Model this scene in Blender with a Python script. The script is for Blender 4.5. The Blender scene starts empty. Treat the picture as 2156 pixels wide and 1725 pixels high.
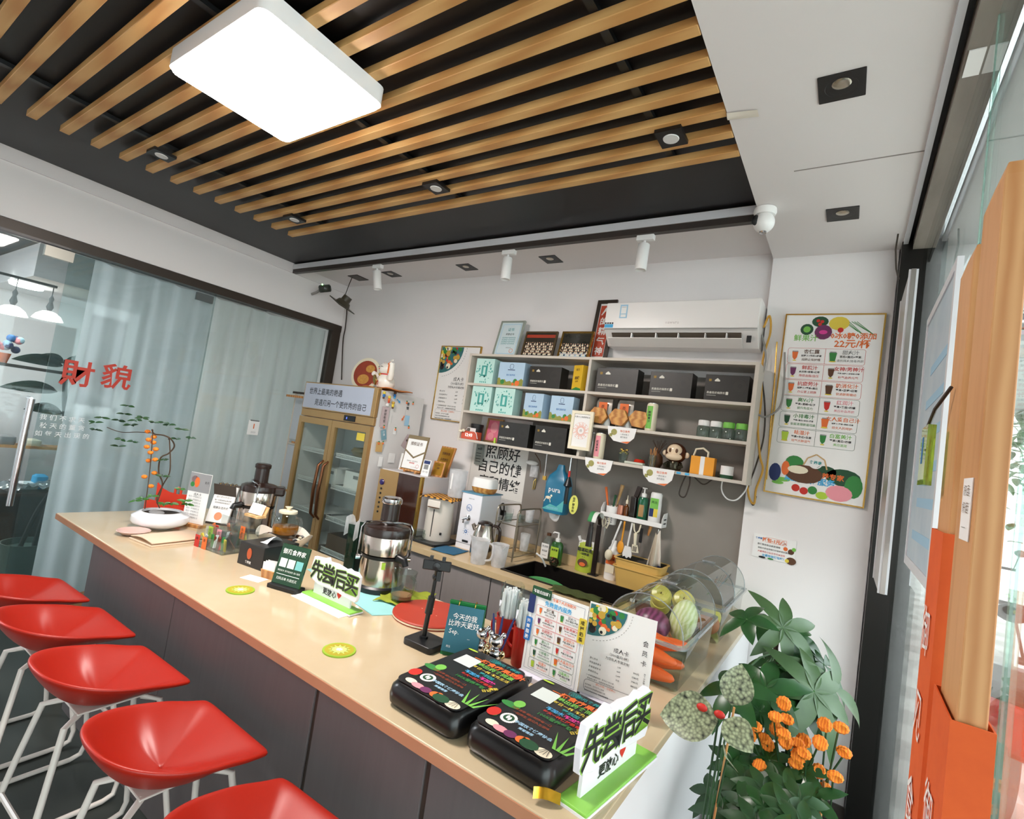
import bpy, bmesh, math, random
from mathutils import Vector as V, Matrix as Mx
S = bpy.context.scene; C = S.collection
rnd = random.Random(7)
PI = math.pi
# ---------------------------------------------------------------- camera
CAMZ = 1.63; F = 1063.9; CX, CY = 1078.0, 862.5
R = ((0.82404305, 0.54763889, 0.14506793), (0.08588469, 0.13234699, -0.98747562), (-0.55997935, 0.82618153, 0.06202582))
cam = bpy.data.cameras.new('camera'); camo = bpy.data.objects.new('camera', cam); C.objects.link(camo)
cam.sensor_width = 36; cam.lens = F * 36 / 2156; cam.clip_start = .02
rot = Mx(((R[0][0], -R[1][0], -R[2][0]), (R[0][1], -R[1][1], -R[2][1]), (R[0][2], -R[1][2], -R[2][2])))
camo.matrix_world = Mx.Translation((0, 0, CAMZ)) @ rot.to_4x4()
S.camera = camo
def ray(px, py):
    u, v = (px - CX) / F, (py - CY) / F
    return V([R[0][i] * u + R[1][i] * v + R[2][i] for i in range(3)])
def PZ(px, py, z): r = ray(px, py); return V((0, 0, CAMZ)) + r * ((z - CAMZ) / r.z)
def PY(px, py, y): r = ray(px, py); return V((0, 0, CAMZ)) + r * (y / r.y)
def PX(px, py, x): r = ray(px, py); return V((0, 0, CAMZ)) + r * (x / r.x)
# ---------------------------------------------------------------- world, exposure
w = bpy.data.worlds.new('sky'); S.world = w; w.use_nodes = True
bg = w.node_tree.nodes['Background']; bg.inputs[0].default_value = (.95, .975, 1, 1); bg.inputs[1].default_value = 3.4
S.view_settings.view_transform = 'Standard'; S.view_settings.look = 'None'
S.view_settings.exposure = 0.85; S.view_settings.gamma = 1; S.view_settings.use_curve_mapping = False
LAMP = 40.0
# ---------------------------------------------------------------- materials
def lin(c): return tuple(((x / 255) / 12.92 if x / 255 <= .04045 else ((x / 255 + .055) / 1.055) ** 2.4) for x in c)
MATS = {}
def M(name, rgb=(200, 200, 200), rough=.5, metal=0, var=.06, scale=8, bump=0, emit=0, trans=0, rgb2=None, kind='noise', stretch=(1, 1, 1), coat=0, alpha=1, spec=.5):
    if name in MATS: return MATS[name]
    m = bpy.data.materials.new(name); m.use_nodes = True; MATS[name] = m
    nt = m.node_tree; n = nt.nodes; l = nt.links
    b = n['Principled BSDF']; c = lin(rgb)
    b.inputs['Roughness'].default_value = rough; b.inputs['Metallic'].default_value = metal
    b.inputs['Specular IOR Level'].default_value = spec
    if coat: b.inputs['Coat Weight'].default_value = coat; b.inputs['Coat Roughness'].default_value = .08
    tc = n.new('ShaderNodeTexCoord'); mp = n.new('ShaderNodeMapping'); mp.inputs['Scale'].default_value = stretch
    l.new(tc.outputs['Object'], mp.inputs[0])
    if kind == 'wave':
        tx = n.new('ShaderNodeTexWave'); tx.inputs['Scale'].default_value = scale; tx.inputs['Distortion'].default_value = 6; tx.inputs['Detail'].default_value = 3
        fac = tx.outputs['Fac']
    elif kind == 'check':
        tx = n.new('ShaderNodeTexChecker'); tx.inputs['Scale'].default_value = scale; fac = tx.outputs['Fac']
    elif kind == 'voronoi':
        tx = n.new('ShaderNodeTexVoronoi'); tx.inputs['Scale'].default_value = scale; fac = tx.outputs['Distance']
    else:
        tx = n.new('ShaderNodeTexNoise'); tx.inputs['Scale'].default_value = scale; tx.inputs['Detail'].default_value = 5; fac = tx.outputs['Fac']
    l.new(mp.outputs[0], tx.inputs['Vector'])
    mx = n.new('ShaderNodeMix'); mx.data_type = 'RGBA'
    d = lin(rgb2) if rgb2 else tuple(max(0, x * (1 - 2 * var)) for x in c)
    mx.inputs[6].default_value = (*c, 1); mx.inputs[7].default_value = (*d, 1)
    l.new(fac, mx.inputs[0]); l.new(mx.outputs[2], b.inputs['Base Color'])
    if bump:
        bp = n.new('ShaderNodeBump'); bp.inputs['Strength'].default_value = bump; bp.inputs['Distance'].default_value = .004
        l.new(fac, bp.inputs['Height']); l.new(bp.outputs[0], b.inputs['Normal'])
    if emit:
        b.inputs['Emission Color'].default_value = (*c, 1); b.inputs['Emission Strength'].default_value = emit
    if trans: b.inputs['Transmission Weight'].default_value = trans
    if alpha < 1: b.inputs['Alpha'].default_value = alpha
    return m
def GLASS(name, tint=(235, 245, 242), refl=1.0, haze=0, hcol=(230, 235, 235), rough=.02):
    if name in MATS: return MATS[name]
    m = bpy.data.materials.new(name); m.use_nodes = True; MATS[name] = m
    nt = m.node_tree; n = nt.nodes; l = nt.links; n.remove(n['Principled BSDF'])
    t = n.new('ShaderNodeBsdfTransparent'); t.inputs[0].default_value = (*lin(tint), 1)
    g = n.new('ShaderNodeBsdfGlossy'); g.inputs['Roughness'].default_value = rough
    lw = n.new('ShaderNodeFresnel'); ge = n.new('ShaderNodeNewGeometry'); mi = n.new('ShaderNodeMix')
    mi.inputs[2].default_value = 1.45; mi.inputs[3].default_value = 1 / 1.45; l.new(ge.outputs['Backfacing'], mi.inputs[0]); l.new(mi.outputs[0], lw.inputs[0])
    mu = n.new('ShaderNodeMath'); mu.operation = 'MULTIPLY'; mu.inputs[1].default_value = refl; mu.use_clamp = True
    l.new(lw.outputs[0], mu.inputs[0])
    mix = n.new('ShaderNodeMixShader'); l.new(mu.outputs[0], mix.inputs[0]); l.new(g.outputs[0], mix.inputs[2])
    if haze:
        df = n.new('ShaderNodeBsdfDiffuse'); df.inputs[0].default_value = (*lin(hcol), 1)
        no = n.new('ShaderNodeTexNoise'); no.inputs['Scale'].default_value = 3
        m2 = n.new('ShaderNodeMath'); m2.operation = 'MULTIPLY'; m2.inputs[1].default_value = haze * 2
        l.new(no.outputs['Fac'], m2.inputs[0])
        mh = n.new('ShaderNodeMixShader'); l.new(m2.outputs[0], mh.inputs[0]); l.new(t.outputs[0], mh.inputs[1]); l.new(df.outputs[0], mh.inputs[2])
        l.new(mh.outputs[0], mix.inputs[1])
    else: l.new(t.outputs[0], mix.inputs[1])
    l.new(mix.outputs[0], n['Material Output'].inputs[0])
    return m
# ---------------------------------------------------------------- geometry builder
class G:
    def __init__(s, m=None): s.v = []; s.f = []; s.m = m
    def add(s, vs, fs):
        o = len(s.v); s.v += [tuple((s.m @ V(p)) if s.m else p) for p in vs]; s.f += [tuple(i + o for i in f) for f in fs]; return s
    def box(s, x0, y0, z0, x1, y1, z1):
        vs = [(x, y, z) for z in (z0, z1) for y in (y0, y1) for x in (x0, x1)]
        return s.add(vs, [(0, 2, 3, 1), (4, 5, 7, 6), (0, 1, 5, 4), (2, 6, 7, 3), (0, 4, 6, 2), (1, 3, 7, 5)])
    def ring(s, rings, cap=True, close=False):
        n = len(rings[0]); vs = [p for r in rings for p in r]; fs = []
        k = len(rings)
        for a in range(k if close else k - 1):
            b = (a + 1) % k
            for i in range(n):
                j = (i + 1) % n; fs.append((a * n + i, a * n + j, b * n + j, b * n + i))
        if cap and not close: fs.append(tuple(range(n))[::-1]); fs.append(tuple((k - 1) * n + i for i in range(n)))
        return s.add(vs, fs)
    def cyl(s, p0, p1, r0, r1=None, n=16, cap=True):
        return s.tube([p0, p1], [r0, r0 if r1 is None else r1], n, cap)
    def tube(s, pts, r, n=8, cap=True, close=False):
        pts = [V(p) for p in pts]; k = len(pts); rings = []
        rr = r if isinstance(r, (list, tuple)) else [r] * k
        up = None
        for i, p in enumerate(pts):
            if close: t = pts[(i + 1) % k] - pts[i - 1]
            else: t = pts[min(i + 1, k - 1)] - pts[max(i - 1, 0)]
            t = t.normalized() if t.length > 1e-9 else V((0, 0, 1))
            if up is None: up = t.orthogonal().normalized()
            else:
                up = up - t * up.dot(t)
                up = up.normalized() if up.length > 1e-6 else t.orthogonal().normalized()
            q = t.cross(up)
            rings.append([tuple(p + (up * math.cos(a) + q * math.sin(a)) * rr[i]) for a in [2 * PI * j / n for j in range(n)]])
        return s.ring(rings, cap, close)
    def lathe(s, prof, n=24, o=(0, 0, 0), sx=1, sy=1, cap=True):
        return s.ring([[(o[0] + r * sx * math.cos(2 * PI * j / n), o[1] + r * sy * math.sin(2 * PI * j / n), o[2] + z) for j in range(n)] for r, z in prof], cap)
    def sph(s, c, r, nu=14, nv=9):
        if not isinstance(r, (list, tuple)): r = (r, r, r)
        rings = []
        for i in range(1, nv):
            t = PI * i / nv
            rings.append([(c[0] + r[0] * math.sin(t) * math.cos(2 * PI * j / nu), c[1] + r[1] * math.sin(t) * math.sin(2 * PI * j / nu), c[2] - r[2] * math.cos(t)) for j in range(nu)])
        s.ring(rings, False); o = len(s.v) - len(rings) * nu
        s.v += [tuple((s.m @ V(p)) if s.m else p) for p in ((c[0], c[1], c[2] - r[2]), (c[0], c[1], c[2] + r[2]))]
        a = len(s.v) - 2
        for j in range(nu):
            k = (j + 1) % nu
            s.f.append((a, o + k, o + j)); s.f.append((a + 1, o + (nv - 2) * nu + j, o + (nv - 2) * nu + k))
        return s
    def prism(s, pts, z0, z1, ax='z'):
        mk = {'z': lambda p, h: (p[0], p[1], h), 'y': lambda p, h: (p[0], h, p[1]), 'x': lambda p, h: (h, p[0], p[1])}[ax]
        return s.ring([[mk(p, z0) for p in pts], [mk(p, z1) for p in pts]])
    def poly(s, pts): return s.add([tuple(p) for p in pts], [tuple(range(len(pts)))])
    def grid(s, f, nu, nv):
        vs = [tuple(f(i / nu, j / nv)) for j in range(nv + 1) for i in range(nu + 1)]
        fs = [(j * (nu + 1) + i, j * (nu + 1) + i + 1, (j + 1) * (nu + 1) + i + 1, (j + 1) * (nu + 1) + i) for j in range(nv) for i in range(nu)]
        return s.add(vs, fs)
    def obj(s, name, mat, parent=None, smooth=False, bevel=0, seg=2, solid=0, sub=0, loc=None):
        me = bpy.data.meshes.new(name); me.from_pydata(s.v, [], s.f)
        bm = bmesh.new(); bm.from_mesh(me)
        if not solid and len(bm.faces) < 40000: bmesh.ops.recalc_face_normals(bm, faces=bm.faces)
        bm.to_mesh(me); bm.free()
        me.materials.append(mat if not isinstance(mat, str) else MATS[mat])
        o = bpy.data.objects.new(name, me); C.objects.link(o)
        if smooth:
            for p in me.polygons: p.use_smooth = True
            me.set_sharp_from_angle(angle=math.radians(38))
        if solid: md = o.modifiers.new('solid', 'SOLIDIFY'); md.thickness = solid; md.offset = 0
        if bevel: md = o.modifiers.new('bevel', 'BEVEL'); md.width = bevel; md.segments = seg; md.limit_method = 'ANGLE'
        if sub: md = o.modifiers.new('sub', 'SUBSURF'); md.levels = sub; md.render_levels = sub
        if parent is not None: o.parent = parent
        if loc is not None: o.location = loc
        return o
def tag(o, label=None, cat=None, group=None, kind=None):
    if label: o['label'] = label
    if cat: o['category'] = cat
    if group: o['group'] = group
    if kind: o['kind'] = kind
    return o
def thing(name, label, cat, loc=(0, 0, 0), rz=0, group=None, rot=None):
    o = bpy.data.objects.new(name, None); C.objects.link(o); o.empty_display_size = .05
    o.location = loc; o.rotation_euler = rot if rot else (0, 0, rz)
    return tag(o, label, cat, group)
def struct(o): o['kind'] = 'structure'; return o
def kids(o): return [c for c in bpy.data.objects if c.parent == o]
CH = {}
def copy_tree(o, loc=None, rz=None, label=None, parent=None):
    c = o.copy(); C.objects.link(c); c.parent = parent
    if loc is not None: c.location = loc
    if rz is not None: c.rotation_euler = (0, 0, rz)
    if label: c['label'] = label
    for k in kids(o): copy_tree(k, parent=c)
    return c
# text -> mesh
TC = {}
def tmesh(s, bold=0):
    k = (s, bold)
    if k not in TC:
        c = bpy.data.curves.new('text', 'FONT'); c.body = s; c.size = 1; c.resolution_u = 1; c.offset = bold
        o = bpy.data.objects.new('text', c); me = bpy.data.meshes.new_from_object(o)
        vs = [v.co.copy() for v in me.vertices]; fs = [tuple(p.vertices) for p in me.polygons]
        bpy.data.objects.remove(o); bpy.data.curves.remove(c); bpy.data.meshes.remove(me)
        if vs:
            x0 = min(v.x for v in vs); x1 = max(v.x for v in vs)
        else: x0 = x1 = 0
        TC[k] = (vs, fs, x0, x1)
    return TC[k]
# local board frames: u right, v up, facing -Y
def FR(o=(0, 0, 0), tilt=0, rz=0): return Mx.Translation(o) @ Mx.Rotation(rz, 4, 'Z') @ Mx.Rotation(PI / 2 + tilt, 4, 'X')
FLAT = Mx.Identity(4)
def letters(parent, items, m, name='lettering'):
    """items: (text, u, v, size, material, align, bold, rot) drawn on the face whose frame is m (z = outwards)"""
    by = {}
    for it in items:
        s, u, v, size, mt = it[:5]; al = it[5] if len(it) > 5 else 'c'; bo = it[6] if len(it) > 6 else 0; ro = it[7] if len(it) > 7 else 0
        vs, fs, x0, x1 = tmesh(s, bo)
        off = {'c': -(x0 + x1) / 2, 'l': -x0, 'r': -x1}[al]
        g = by.setdefault(mt if isinstance(mt, str) else mt.name, G())
        a, b = math.cos(ro), math.sin(ro)
        g.add([tuple(m @ V((u + size * ((p.x + off) * a - (p.y - .35) * b), v + size * ((p.x + off) * b + (p.y - .35) * a), .0012))) for p in vs], fs)
    return [tag(g.obj(name, MATS[k], parent), kind='stuff') if len(g.f) else None for k, g in by.items()]
def vert_text(s, u, v, size, mt, step=1.1, bold=0): return [(ch, u, v - i * size * step, size, mt, 'c', bold) for i, ch in enumerate(s)]
def flat(parent, name, polys, mat, m, lift=.0008):
    g = G()
    for p in polys: g.poly([tuple(m @ V((a, b, lift))) for a, b in p])
    return tag(g.obj(name, mat, parent), kind='stuff' if len(polys) > 1 else None)
def rect(u0, v0, u1, v1): return [(u0, v0), (u1, v0), (u1, v1), (u0, v1)]
def disc(u, v, r, n=16, ry=None): return [(u + r * math.cos(2 * PI * i / n), v + (ry or r) * math.sin(2 * PI * i / n)) for i in range(n)]
def rrect(x0, y0, x1, y1, r, n=4):
    o = []
    for cx, cy, a in ((x1 - r, y1 - r, 0), (x0 + r, y1 - r, 90), (x0 + r, y0 + r, 180), (x1 - r, y0 + r, 270)):
        for i in range(n + 1):
            t = math.radians(a + 90 * i / n); o.append((cx + r * math.cos(t), cy + r * math.sin(t)))
    return o
def outline(pts, wd):
    q = []
    for i in range(len(pts)):
        a = V((*pts[i], 0)); b = V((*pts[(i + 1) % len(pts)], 0)); d = b - a
        if d.length < 1e-9: continue
        nn = V((-d.y, d.x, 0)).normalized() * wd / 2
        q.append([(p.x, p.y) for p in (a + nn, a - nn, b - nn, b + nn)])
    return q
def line(a, b, wd): return outline([a, b], wd)[0]
# palette
for k, c in dict(white=(238, 236, 234), black=(18, 18, 20), ink=(22, 22, 24), red=(200, 40, 30), orange=(228, 110, 45), green=(50, 130, 60), dgreen=(25, 75, 45),
                 blue=(40, 110, 180), teal=(40, 150, 150), yellow=(225, 200, 70), grey=(140, 140, 140), brown=(90, 55, 30), gold=(200, 160, 60), pink=(235, 150, 160),
                 lime=(175, 205, 60), purple=(110, 40, 90), cream=(236, 226, 200), lightblue=(160, 200, 225), navy=(25, 45, 100), ltgreen=(120, 190, 80), magenta=(220, 60, 150), cyan=(70, 170, 220)).items():
    M('p_' + k, c, .55, var=.02)
M('plastic_white', (240, 238, 236), .35, var=.02); M('plastic_black', (20, 20, 22), .35, var=.04)
M('chrome', (215, 215, 218), .12, 1, var=.03); M('steel', (190, 185, 180), .28, 1, var=.05, scale=40, stretch=(1, 1, .05)); M('gold_metal', (205, 165, 85), .25, 1, var=.04)
M('wood', (205, 150, 90), .5, rgb2=(170, 110, 58), kind='wave', scale=3, stretch=(3, 3, .5)); M('wood_light', (224, 186, 134), .5, rgb2=(205, 160, 105), kind='wave', scale=5, stretch=(1, 4, 4))
M('paper', (240, 238, 236), .7, var=.02); M('clear_rim', (205, 215, 215), .1, var=.02, alpha=.55)
GLASS('clear', (240, 245, 243), 1.0); GLASS('acrylic', (238, 243, 243), 1.3, haze=.03); 
def SHEER(name, col, tr, tl=.45):
    m = bpy.data.materials.new(name); m.use_nodes = True; MATS[name] = m; n = m.node_tree.nodes; l = m.node_tree.links; n.remove(n['Principled BSDF'])
    d = n.new('ShaderNodeBsdfDiffuse'); d.inputs[0].default_value = (*lin(col), 1); t = n.new('ShaderNodeBsdfTranslucent'); t.inputs[0].default_value = (*lin(col), 1); p = n.new('ShaderNodeBsdfTransparent')
    a = n.new('ShaderNodeMixShader'); a.inputs[0].default_value = tl; l.new(d.outputs[0], a.inputs[1]); l.new(t.outputs[0], a.inputs[2])
    no = n.new('ShaderNodeTexNoise'); no.inputs['Scale'].default_value = 2; mu = n.new('ShaderNodeMath'); mu.operation = 'MULTIPLY'; mu.inputs[1].default_value = tr * 2; l.new(no.outputs['Fac'], mu.inputs[0])
    b = n.new('ShaderNodeMixShader'); l.new(mu.outputs[0], b.inputs[0]); l.new(a.outputs[0], b.inputs[1]); l.new(p.outputs[0], b.inputs[2]); l.new(b.outputs[0], n['Material Output'].inputs[0]); return m
SHEER('frosted', (240, 240, 242), .38, .5)
# ================================================================ STRUCTURE
XL, YB, YP, ZC, ZB, XF = -4.5, 3.27, 3.22, .87, .84, .215
M('wall_paint', (236, 231, 230), .75, var=.02, scale=3)
M('soffit_paint', (232, 226, 225), .8, var=.025, scale=2)
M('ceiling_dark', (26, 24, 26), .45, var=.2, scale=4)
M('slat_wood', (222, 176, 112), .5, rgb2=(200, 146, 84), kind='wave', scale=2.0, stretch=(.4, 5, 5))
M('concrete_floor', (58, 63, 59), .42, rgb2=(36, 40, 38), scale=2.2, bump=.1)
M('grey_plaster', (150, 143, 136), .55, rgb2=(118, 110, 104), scale=2.6, bump=.05)
M('frame_dark', (62, 52, 44), .4, .3, var=.1)
M('grey_board', (100, 92, 92), .6, rgb2=(90, 83, 83), scale=14, stretch=(4, 1, .25))
M('stone_top', (206, 188, 158), .14, rgb2=(190, 168, 134), scale=5, coat=.3)
M('stone_edge', (196, 140, 108), .25, rgb2=(178, 122, 92), scale=6)
struct(G().box(-8, -2.4, -.1, .3, 3.4, 0).obj('floor', 'concrete_floor'))
o = struct(G().box(-4.62, YB, 0, .3, YB + .12, 3.3).obj('wall_back', 'wall_paint'))
G().box(-2.0, YB - .012, ZB, -.48, YB, 2.2).obj('stone_backsplash', 'grey_plaster', o)
o = struct(G().box(-.48, YP, 0, .12, YB, 3.3).obj('wall_pillar', 'wall_paint'))
struct(G().box(-.48, YP - .012, 0, .125, YP, .083).obj('baseboard_back', M('baseboard', (92, 84, 78), .5)))
struct(G().box(-8, -2.5, 0, .3, -2.4, 3.3).obj('wall_front', 'wall_paint'))
o = struct(G().box(XL - .1, -2.4, 2.56, XL, YB, 3.3).obj('wall_left', 'wall_paint'))
G().box(XL, -2.4, 2.90, XL + .014, YB, 2.99).obj('moulding', 'soffit_paint', o)
ceil = struct(G().box(XL, -2.4, 2.99, -.4, 2.66, 3.05).obj('ceiling', 'ceiling_dark'))
g = G().box(-3.67, 0, 0, -.483, .043, .034)
sl = None; k = 0
y = 2.105 - .043
while y > -1.0:
    if sl is None: o = sl = g.obj('slat', 'slat_wood', ceil, bevel=.002, seg=1)
    else: o = sl.copy(); C.objects.link(o); o.parent = ceil
    o.location = (0, y, 2.93); y -= .1346
M('rail_metal', (70, 74, 78), .4, .8)
for x in (-.78, -2.0, -3.3):
    G().box(x, -1.2, 2.966, x + .03, 2.15, 2.985).obj('hanging_rail', 'rail_metal', ceil)
struct(G().box(XL, 2.66, 2.98, -.48, YB, 3.3).obj('trim_1', 'soffit_paint'))
o = struct(G().box(-.48, -2.4, 2.93, .13, YB, 3.3).obj('trim_2', 'soffit_paint'))
G().box(-.30, 2.28, 2.928, .13, 2.285, 2.9305).obj('seam', M('seam_grey', (150, 142, 138), .8), o)
# header over the shop door: aluminium strip, dark slot, stone faced beam
o = struct(G().box(.13, -2.4, 2.915, .15, 3.27, 3.3).obj('trim_3', M('alu_white', (225, 224, 228), .35, .2)))
G().box(.15, -2.4, 2.95, .17, 3.27, 3.3).obj('dark_slot', 'plastic_black', o)
G().box(.17, -2.4, 2.885, .245, 3.27, 3.3).obj('stone_beam', M('stone_grey', (156, 146, 136), .6, rgb2=(110, 100, 92), scale=5, stretch=(3, .6, 3)), o)
G().box(.245, -2.4, 2.87, .255, 3.27, 3.3).obj('black_lip', 'plastic_black', o)
tag(G().box(.175, 1.72, 2.881, .212, 1.83, 2.8845).obj('paper_sheet', 'paper', None), 'small blank white sheet stuck under the stone door beam', 'paper')
# shop front glass (right side)
GLASS('front_glass', (236, 242, 241), 1.0, haze=.025, hcol=(215, 225, 228))
win = thing('window_2', None, None); struct(win)
def pane(y0, y1, z0, z1, x=XF, m='front_glass', par=win, t=.010): return G().box(x, y0, z0, x + t, y1, z1).obj('glass_pane', m, par)
pane(1.62, 3.14, .02, 2.90); 
G().box(.125, 3.12, 0, .23, 3.26, 2.93).obj('reflection_post', M('reflection_and_rail_dark', (34, 32, 30), .3, .4), win)  # dark post standing in for a dark reflection in the glass
G().box(XF - .01, 1.62, 0, XF + .02, 3.14, .035).obj('bottom_rail', 'reflection_and_rail_dark', win)
door = thing('door_1', None, None); struct(door)
pane(1.075, 1.60, .02, 2.88, par=door); pane(.02, 1.055, .02, 2.88, par=door); pane(-2.4, .0, .02, 2.88, par=win)
for y in (1.065, 1.61, .01): G().box(XF - .002, y - .006, .02, XF + .012, y + .006, 2.88).obj('edge_strip', GLASS('strip', (225, 238, 232), 1, haze=.15, hcol=(190, 225, 215)), door)
# left glass partition with dark frame
wl = thing('window_1', None, None); struct(wl)
GLASS('part_glass', (234, 241, 241), .8, haze=.03, hcol=(180, 205, 208))
G().box(XL - .06, -2.4, 2.49, XL + .012, YB, 2.555).obj('top_frame', 'frame_dark', wl)
G().box(XL - .06, 3.17, 0, XL + .012, YB - .004, 2.49).obj('post', 'frame_dark', wl)
pane(1.06, 2.02, .02, 2.49, XL - .012, 'part_glass', wl); pane(2.02, 3.17, .02, 2.49, XL - .03, 'clear', wl)
dl = thing('door_2', None, None); struct(dl)
pane(-.02, 1.2, .02, 2.47, XL - .035, 'part_glass', dl)
G().box(XL - .045, .93, 2.40, XL - .0, 1.08, 2.47).obj('patch_fitting', M('brushed', (170, 165, 155), .35, .7), dl)
G().box(XL - .02, 1.87, 2.40, XL + .004, 2.0, 2.46).obj('patch_fitting', M('clip_grey', (92, 98, 98), .4, .3), wl)
a = PX(66, 840, XL + .06); b = PX(38, 1000, XL + .06)
G().cyl((XL + .06, a.y, .75), (XL + .06, a.y, a.z), .02, n=14).obj('pull_handle', 'chrome', dl, True)
for z in (.9, 1.45): G().cyl((XL - .03, a.y, z), (XL + .06, a.y, z), .01, n=10).obj('handle_standoff', 'chrome', dl, True)
# writing on the glass
m = Mx.Translation((XL + .002, 0, 0)) @ Mx(((0, 0, 1, 0), (1, 0, 0, 0), (0, 1, 0, 0), (0, 0, 0, 1)))
M('vinyl_red', (196, 58, 40), .5); M('vinyl_white', (235, 238, 238), .5)
pa, pb = PX(163, 788, XL), PX(246, 795, XL)
letters(wl, [('財', pa.y, pa.z, .19, 'vinyl_red', 'c', .02), ('貌', pb.y, pb.z, .19, 'vinyl_red', 'c', .02)], m)
for i, s in enumerate(('我 们 不 求 天', '秋 天 的 董 贪', '如 每 天 出 现 的')):
    q = PX(132, 882 + i * 17, XL); letters(wl, [(s, q.y, q.z, .04, 'vinyl_white', 'c', .006)], m)
# sheer curtain behind the partition
def cur(u, v):
    y = 1.22 + 1.94 * u; return (XL - .11 + .022 * math.sin(u * 78) + .012 * math.sin(u * 33 + 1), y, .03 + 2.45 * v)
SHEER('sheer', (238, 240, 242), .1)
cu = G().grid(cur, 200, 1).obj('sheer_curtain', 'sheer', None, True)
tag(cu, 'white pleated sheer curtain hanging behind the glass partition', 'curtain')
# next room
struct(G().box(-8, -2.4, 0, -7.6, 3.4, 3.3).obj('wall_far', 'wall_paint')); struct(G().box(-7.6, YB, 0, XL - .12, YB + .1, 3.3).obj('wall_side', 'wall_paint'))
struct(G().box(-8, -2.4, 2.75, XL - .1, 3.4, 3.3).obj('trim_4', M('dark_ceiling_next', (60, 62, 66), .6)))
struct(G().box(-7.6, 1.2, 2.45, -6.0, YB, 2.75).obj('trim_5', 'wall_paint'))
# ================================================================ LIGHTS
lampo = thing('ceiling_lamp', 'large rectangular white LED panel lamp glowing under the slatted ceiling', 'lamp', (-1.97, .96, 2.85))
M('led', (255, 246, 240), .5, emit=LAMP); M('lamp_body', (240, 240, 242), .4, var=.01)
G().prism(rrect(-.335, -.255, .335, .255, .035), .012, .08).obj('housing', 'lamp_body', lampo, True)
G().prism(rrect(-.325, -.245, .325, .245, .03), 0, .0119).obj('diffuser', 'led', lampo)
# recessed square spots: right soffit and back soffit
M('spot_black', (14, 13, 14), .4); M('reflector', (190, 180, 165), .25, .9, kind='voronoi', scale=160)
def downlight(x, y, z, s, lab, grp=None):
    t = thing('recessed_downlight', lab, 'downlight', (x, y, z), group=grp)
    g = G(); s2 = s / 2; r = s * .36
    g.ring([[(a, b, -.004) for a, b in rrect(-s2, -s2, s2, s2, .002, 1)], [(a, b, .0) for a, b in rrect(-s2, -s2, s2, s2, .002, 1)]], True).obj('bezel', 'spot_black', t)
    G().lathe([(r, -.0045), (r * .95, -.003), (r * .75, -.0041)], 20, cap=False).obj('ring', M('spot_ring', (30, 28, 27), .3), t, True)
    G().sph((0, -s * .12, -.002), (r * .62, r * .62, .006), 16, 8).obj('reflector_bulb', 'reflector', t, True)
    return t
downlight(-.127, 1.81, 2.93, .132, 'large black square downlight with a visible silver bulb in the white soffit')
downlight(-.13, 2.73, 2.93, .132, 'black square downlight in the white soffit nearer the wall camera')
for x, l in ((-3.6, 'brown square downlight in the back soffit beside the track spotlight over the fridge'), (-2.71, 'brown square downlight in the back soffit between two track spotlights, over the wall card'), (-1.92, 'brown square downlight in the back soffit above the framed group photos')):
    downlight(x, 3.05, 2.98, .135, l)
# surface square spots among the slats
M('frost_lens', (225, 224, 222), .5, var=.01)
for px, py, l in ((1413, 292, 'black square spot with white round lens on the slats by the right soffit'), (918, 397, 'dark square spot with white round lens in the middle of the slats'), (620, 463, 'square spot with round lens at the slat ends above the fridge'), (340, 328, 'square spot with round lens at the slat ends near the glass partition')):
    p = PZ(px, py, 2.915); t = thing('slat_spotlight', l, 'spotlight', (p.x, p.y, 2.91))
    G().box(-.052, -.055, .004, .052, .055, .02).obj('plate', 'spot_black', t)
    G().lathe([(.03, .001), (.032, .0045)], 20).obj('lens', 'frost_lens', t, True)
# track rail + spotlights
tr = thing('track_rail', 'long dark lighting track with white lip along the back soffit', 'track', (0, 2.63, 2.90))
G().box(XL + .02, 0, -.005, -.49, .035, .08).obj('channel', M('track_dark', (66, 58, 54), .4, .3), tr)
G().box(XL + .02, -.006, .03, -.49, 0, .075).obj('lip', 'alu_white', tr)
def track_spot(px, py, lab, tilt):
    p = PY(px, py, 2.66); t = thing('track_spotlight', lab, 'spotlight', (p.x, 2.66, 2.895))
    G().box(-.05, -.018, -.03, .05, .018, 0).obj('adapter', 'plastic_white', t, bevel=.003)
    G().cyl((-.005, 0, -.055), (-.005, 0, -.028), .008).obj('stem', 'plastic_white', t, True)
    mm = Mx.Translation((-.005, 0, -.05)) @ Mx.Rotation(tilt[0], 4, 'X') @ Mx.Rotation(tilt[1], 4, 'Y')
    G(mm).lathe([(.030, 0), (.033, -.004), (.033, -.15), (.03, -.152), (.028, -.14)], 24).obj('can', 'plastic_white', t, True)
track_spot(797, 555, 'white cylindrical track spotlight above the fridge', (.12, -.16))
track_spot(1074, 520, 'white cylindrical track spotlight above the framed certificate', (0, -.03))
track_spot(1362, 486, 'white cylindrical track spotlight above the air conditioner', (0, .02))
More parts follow.
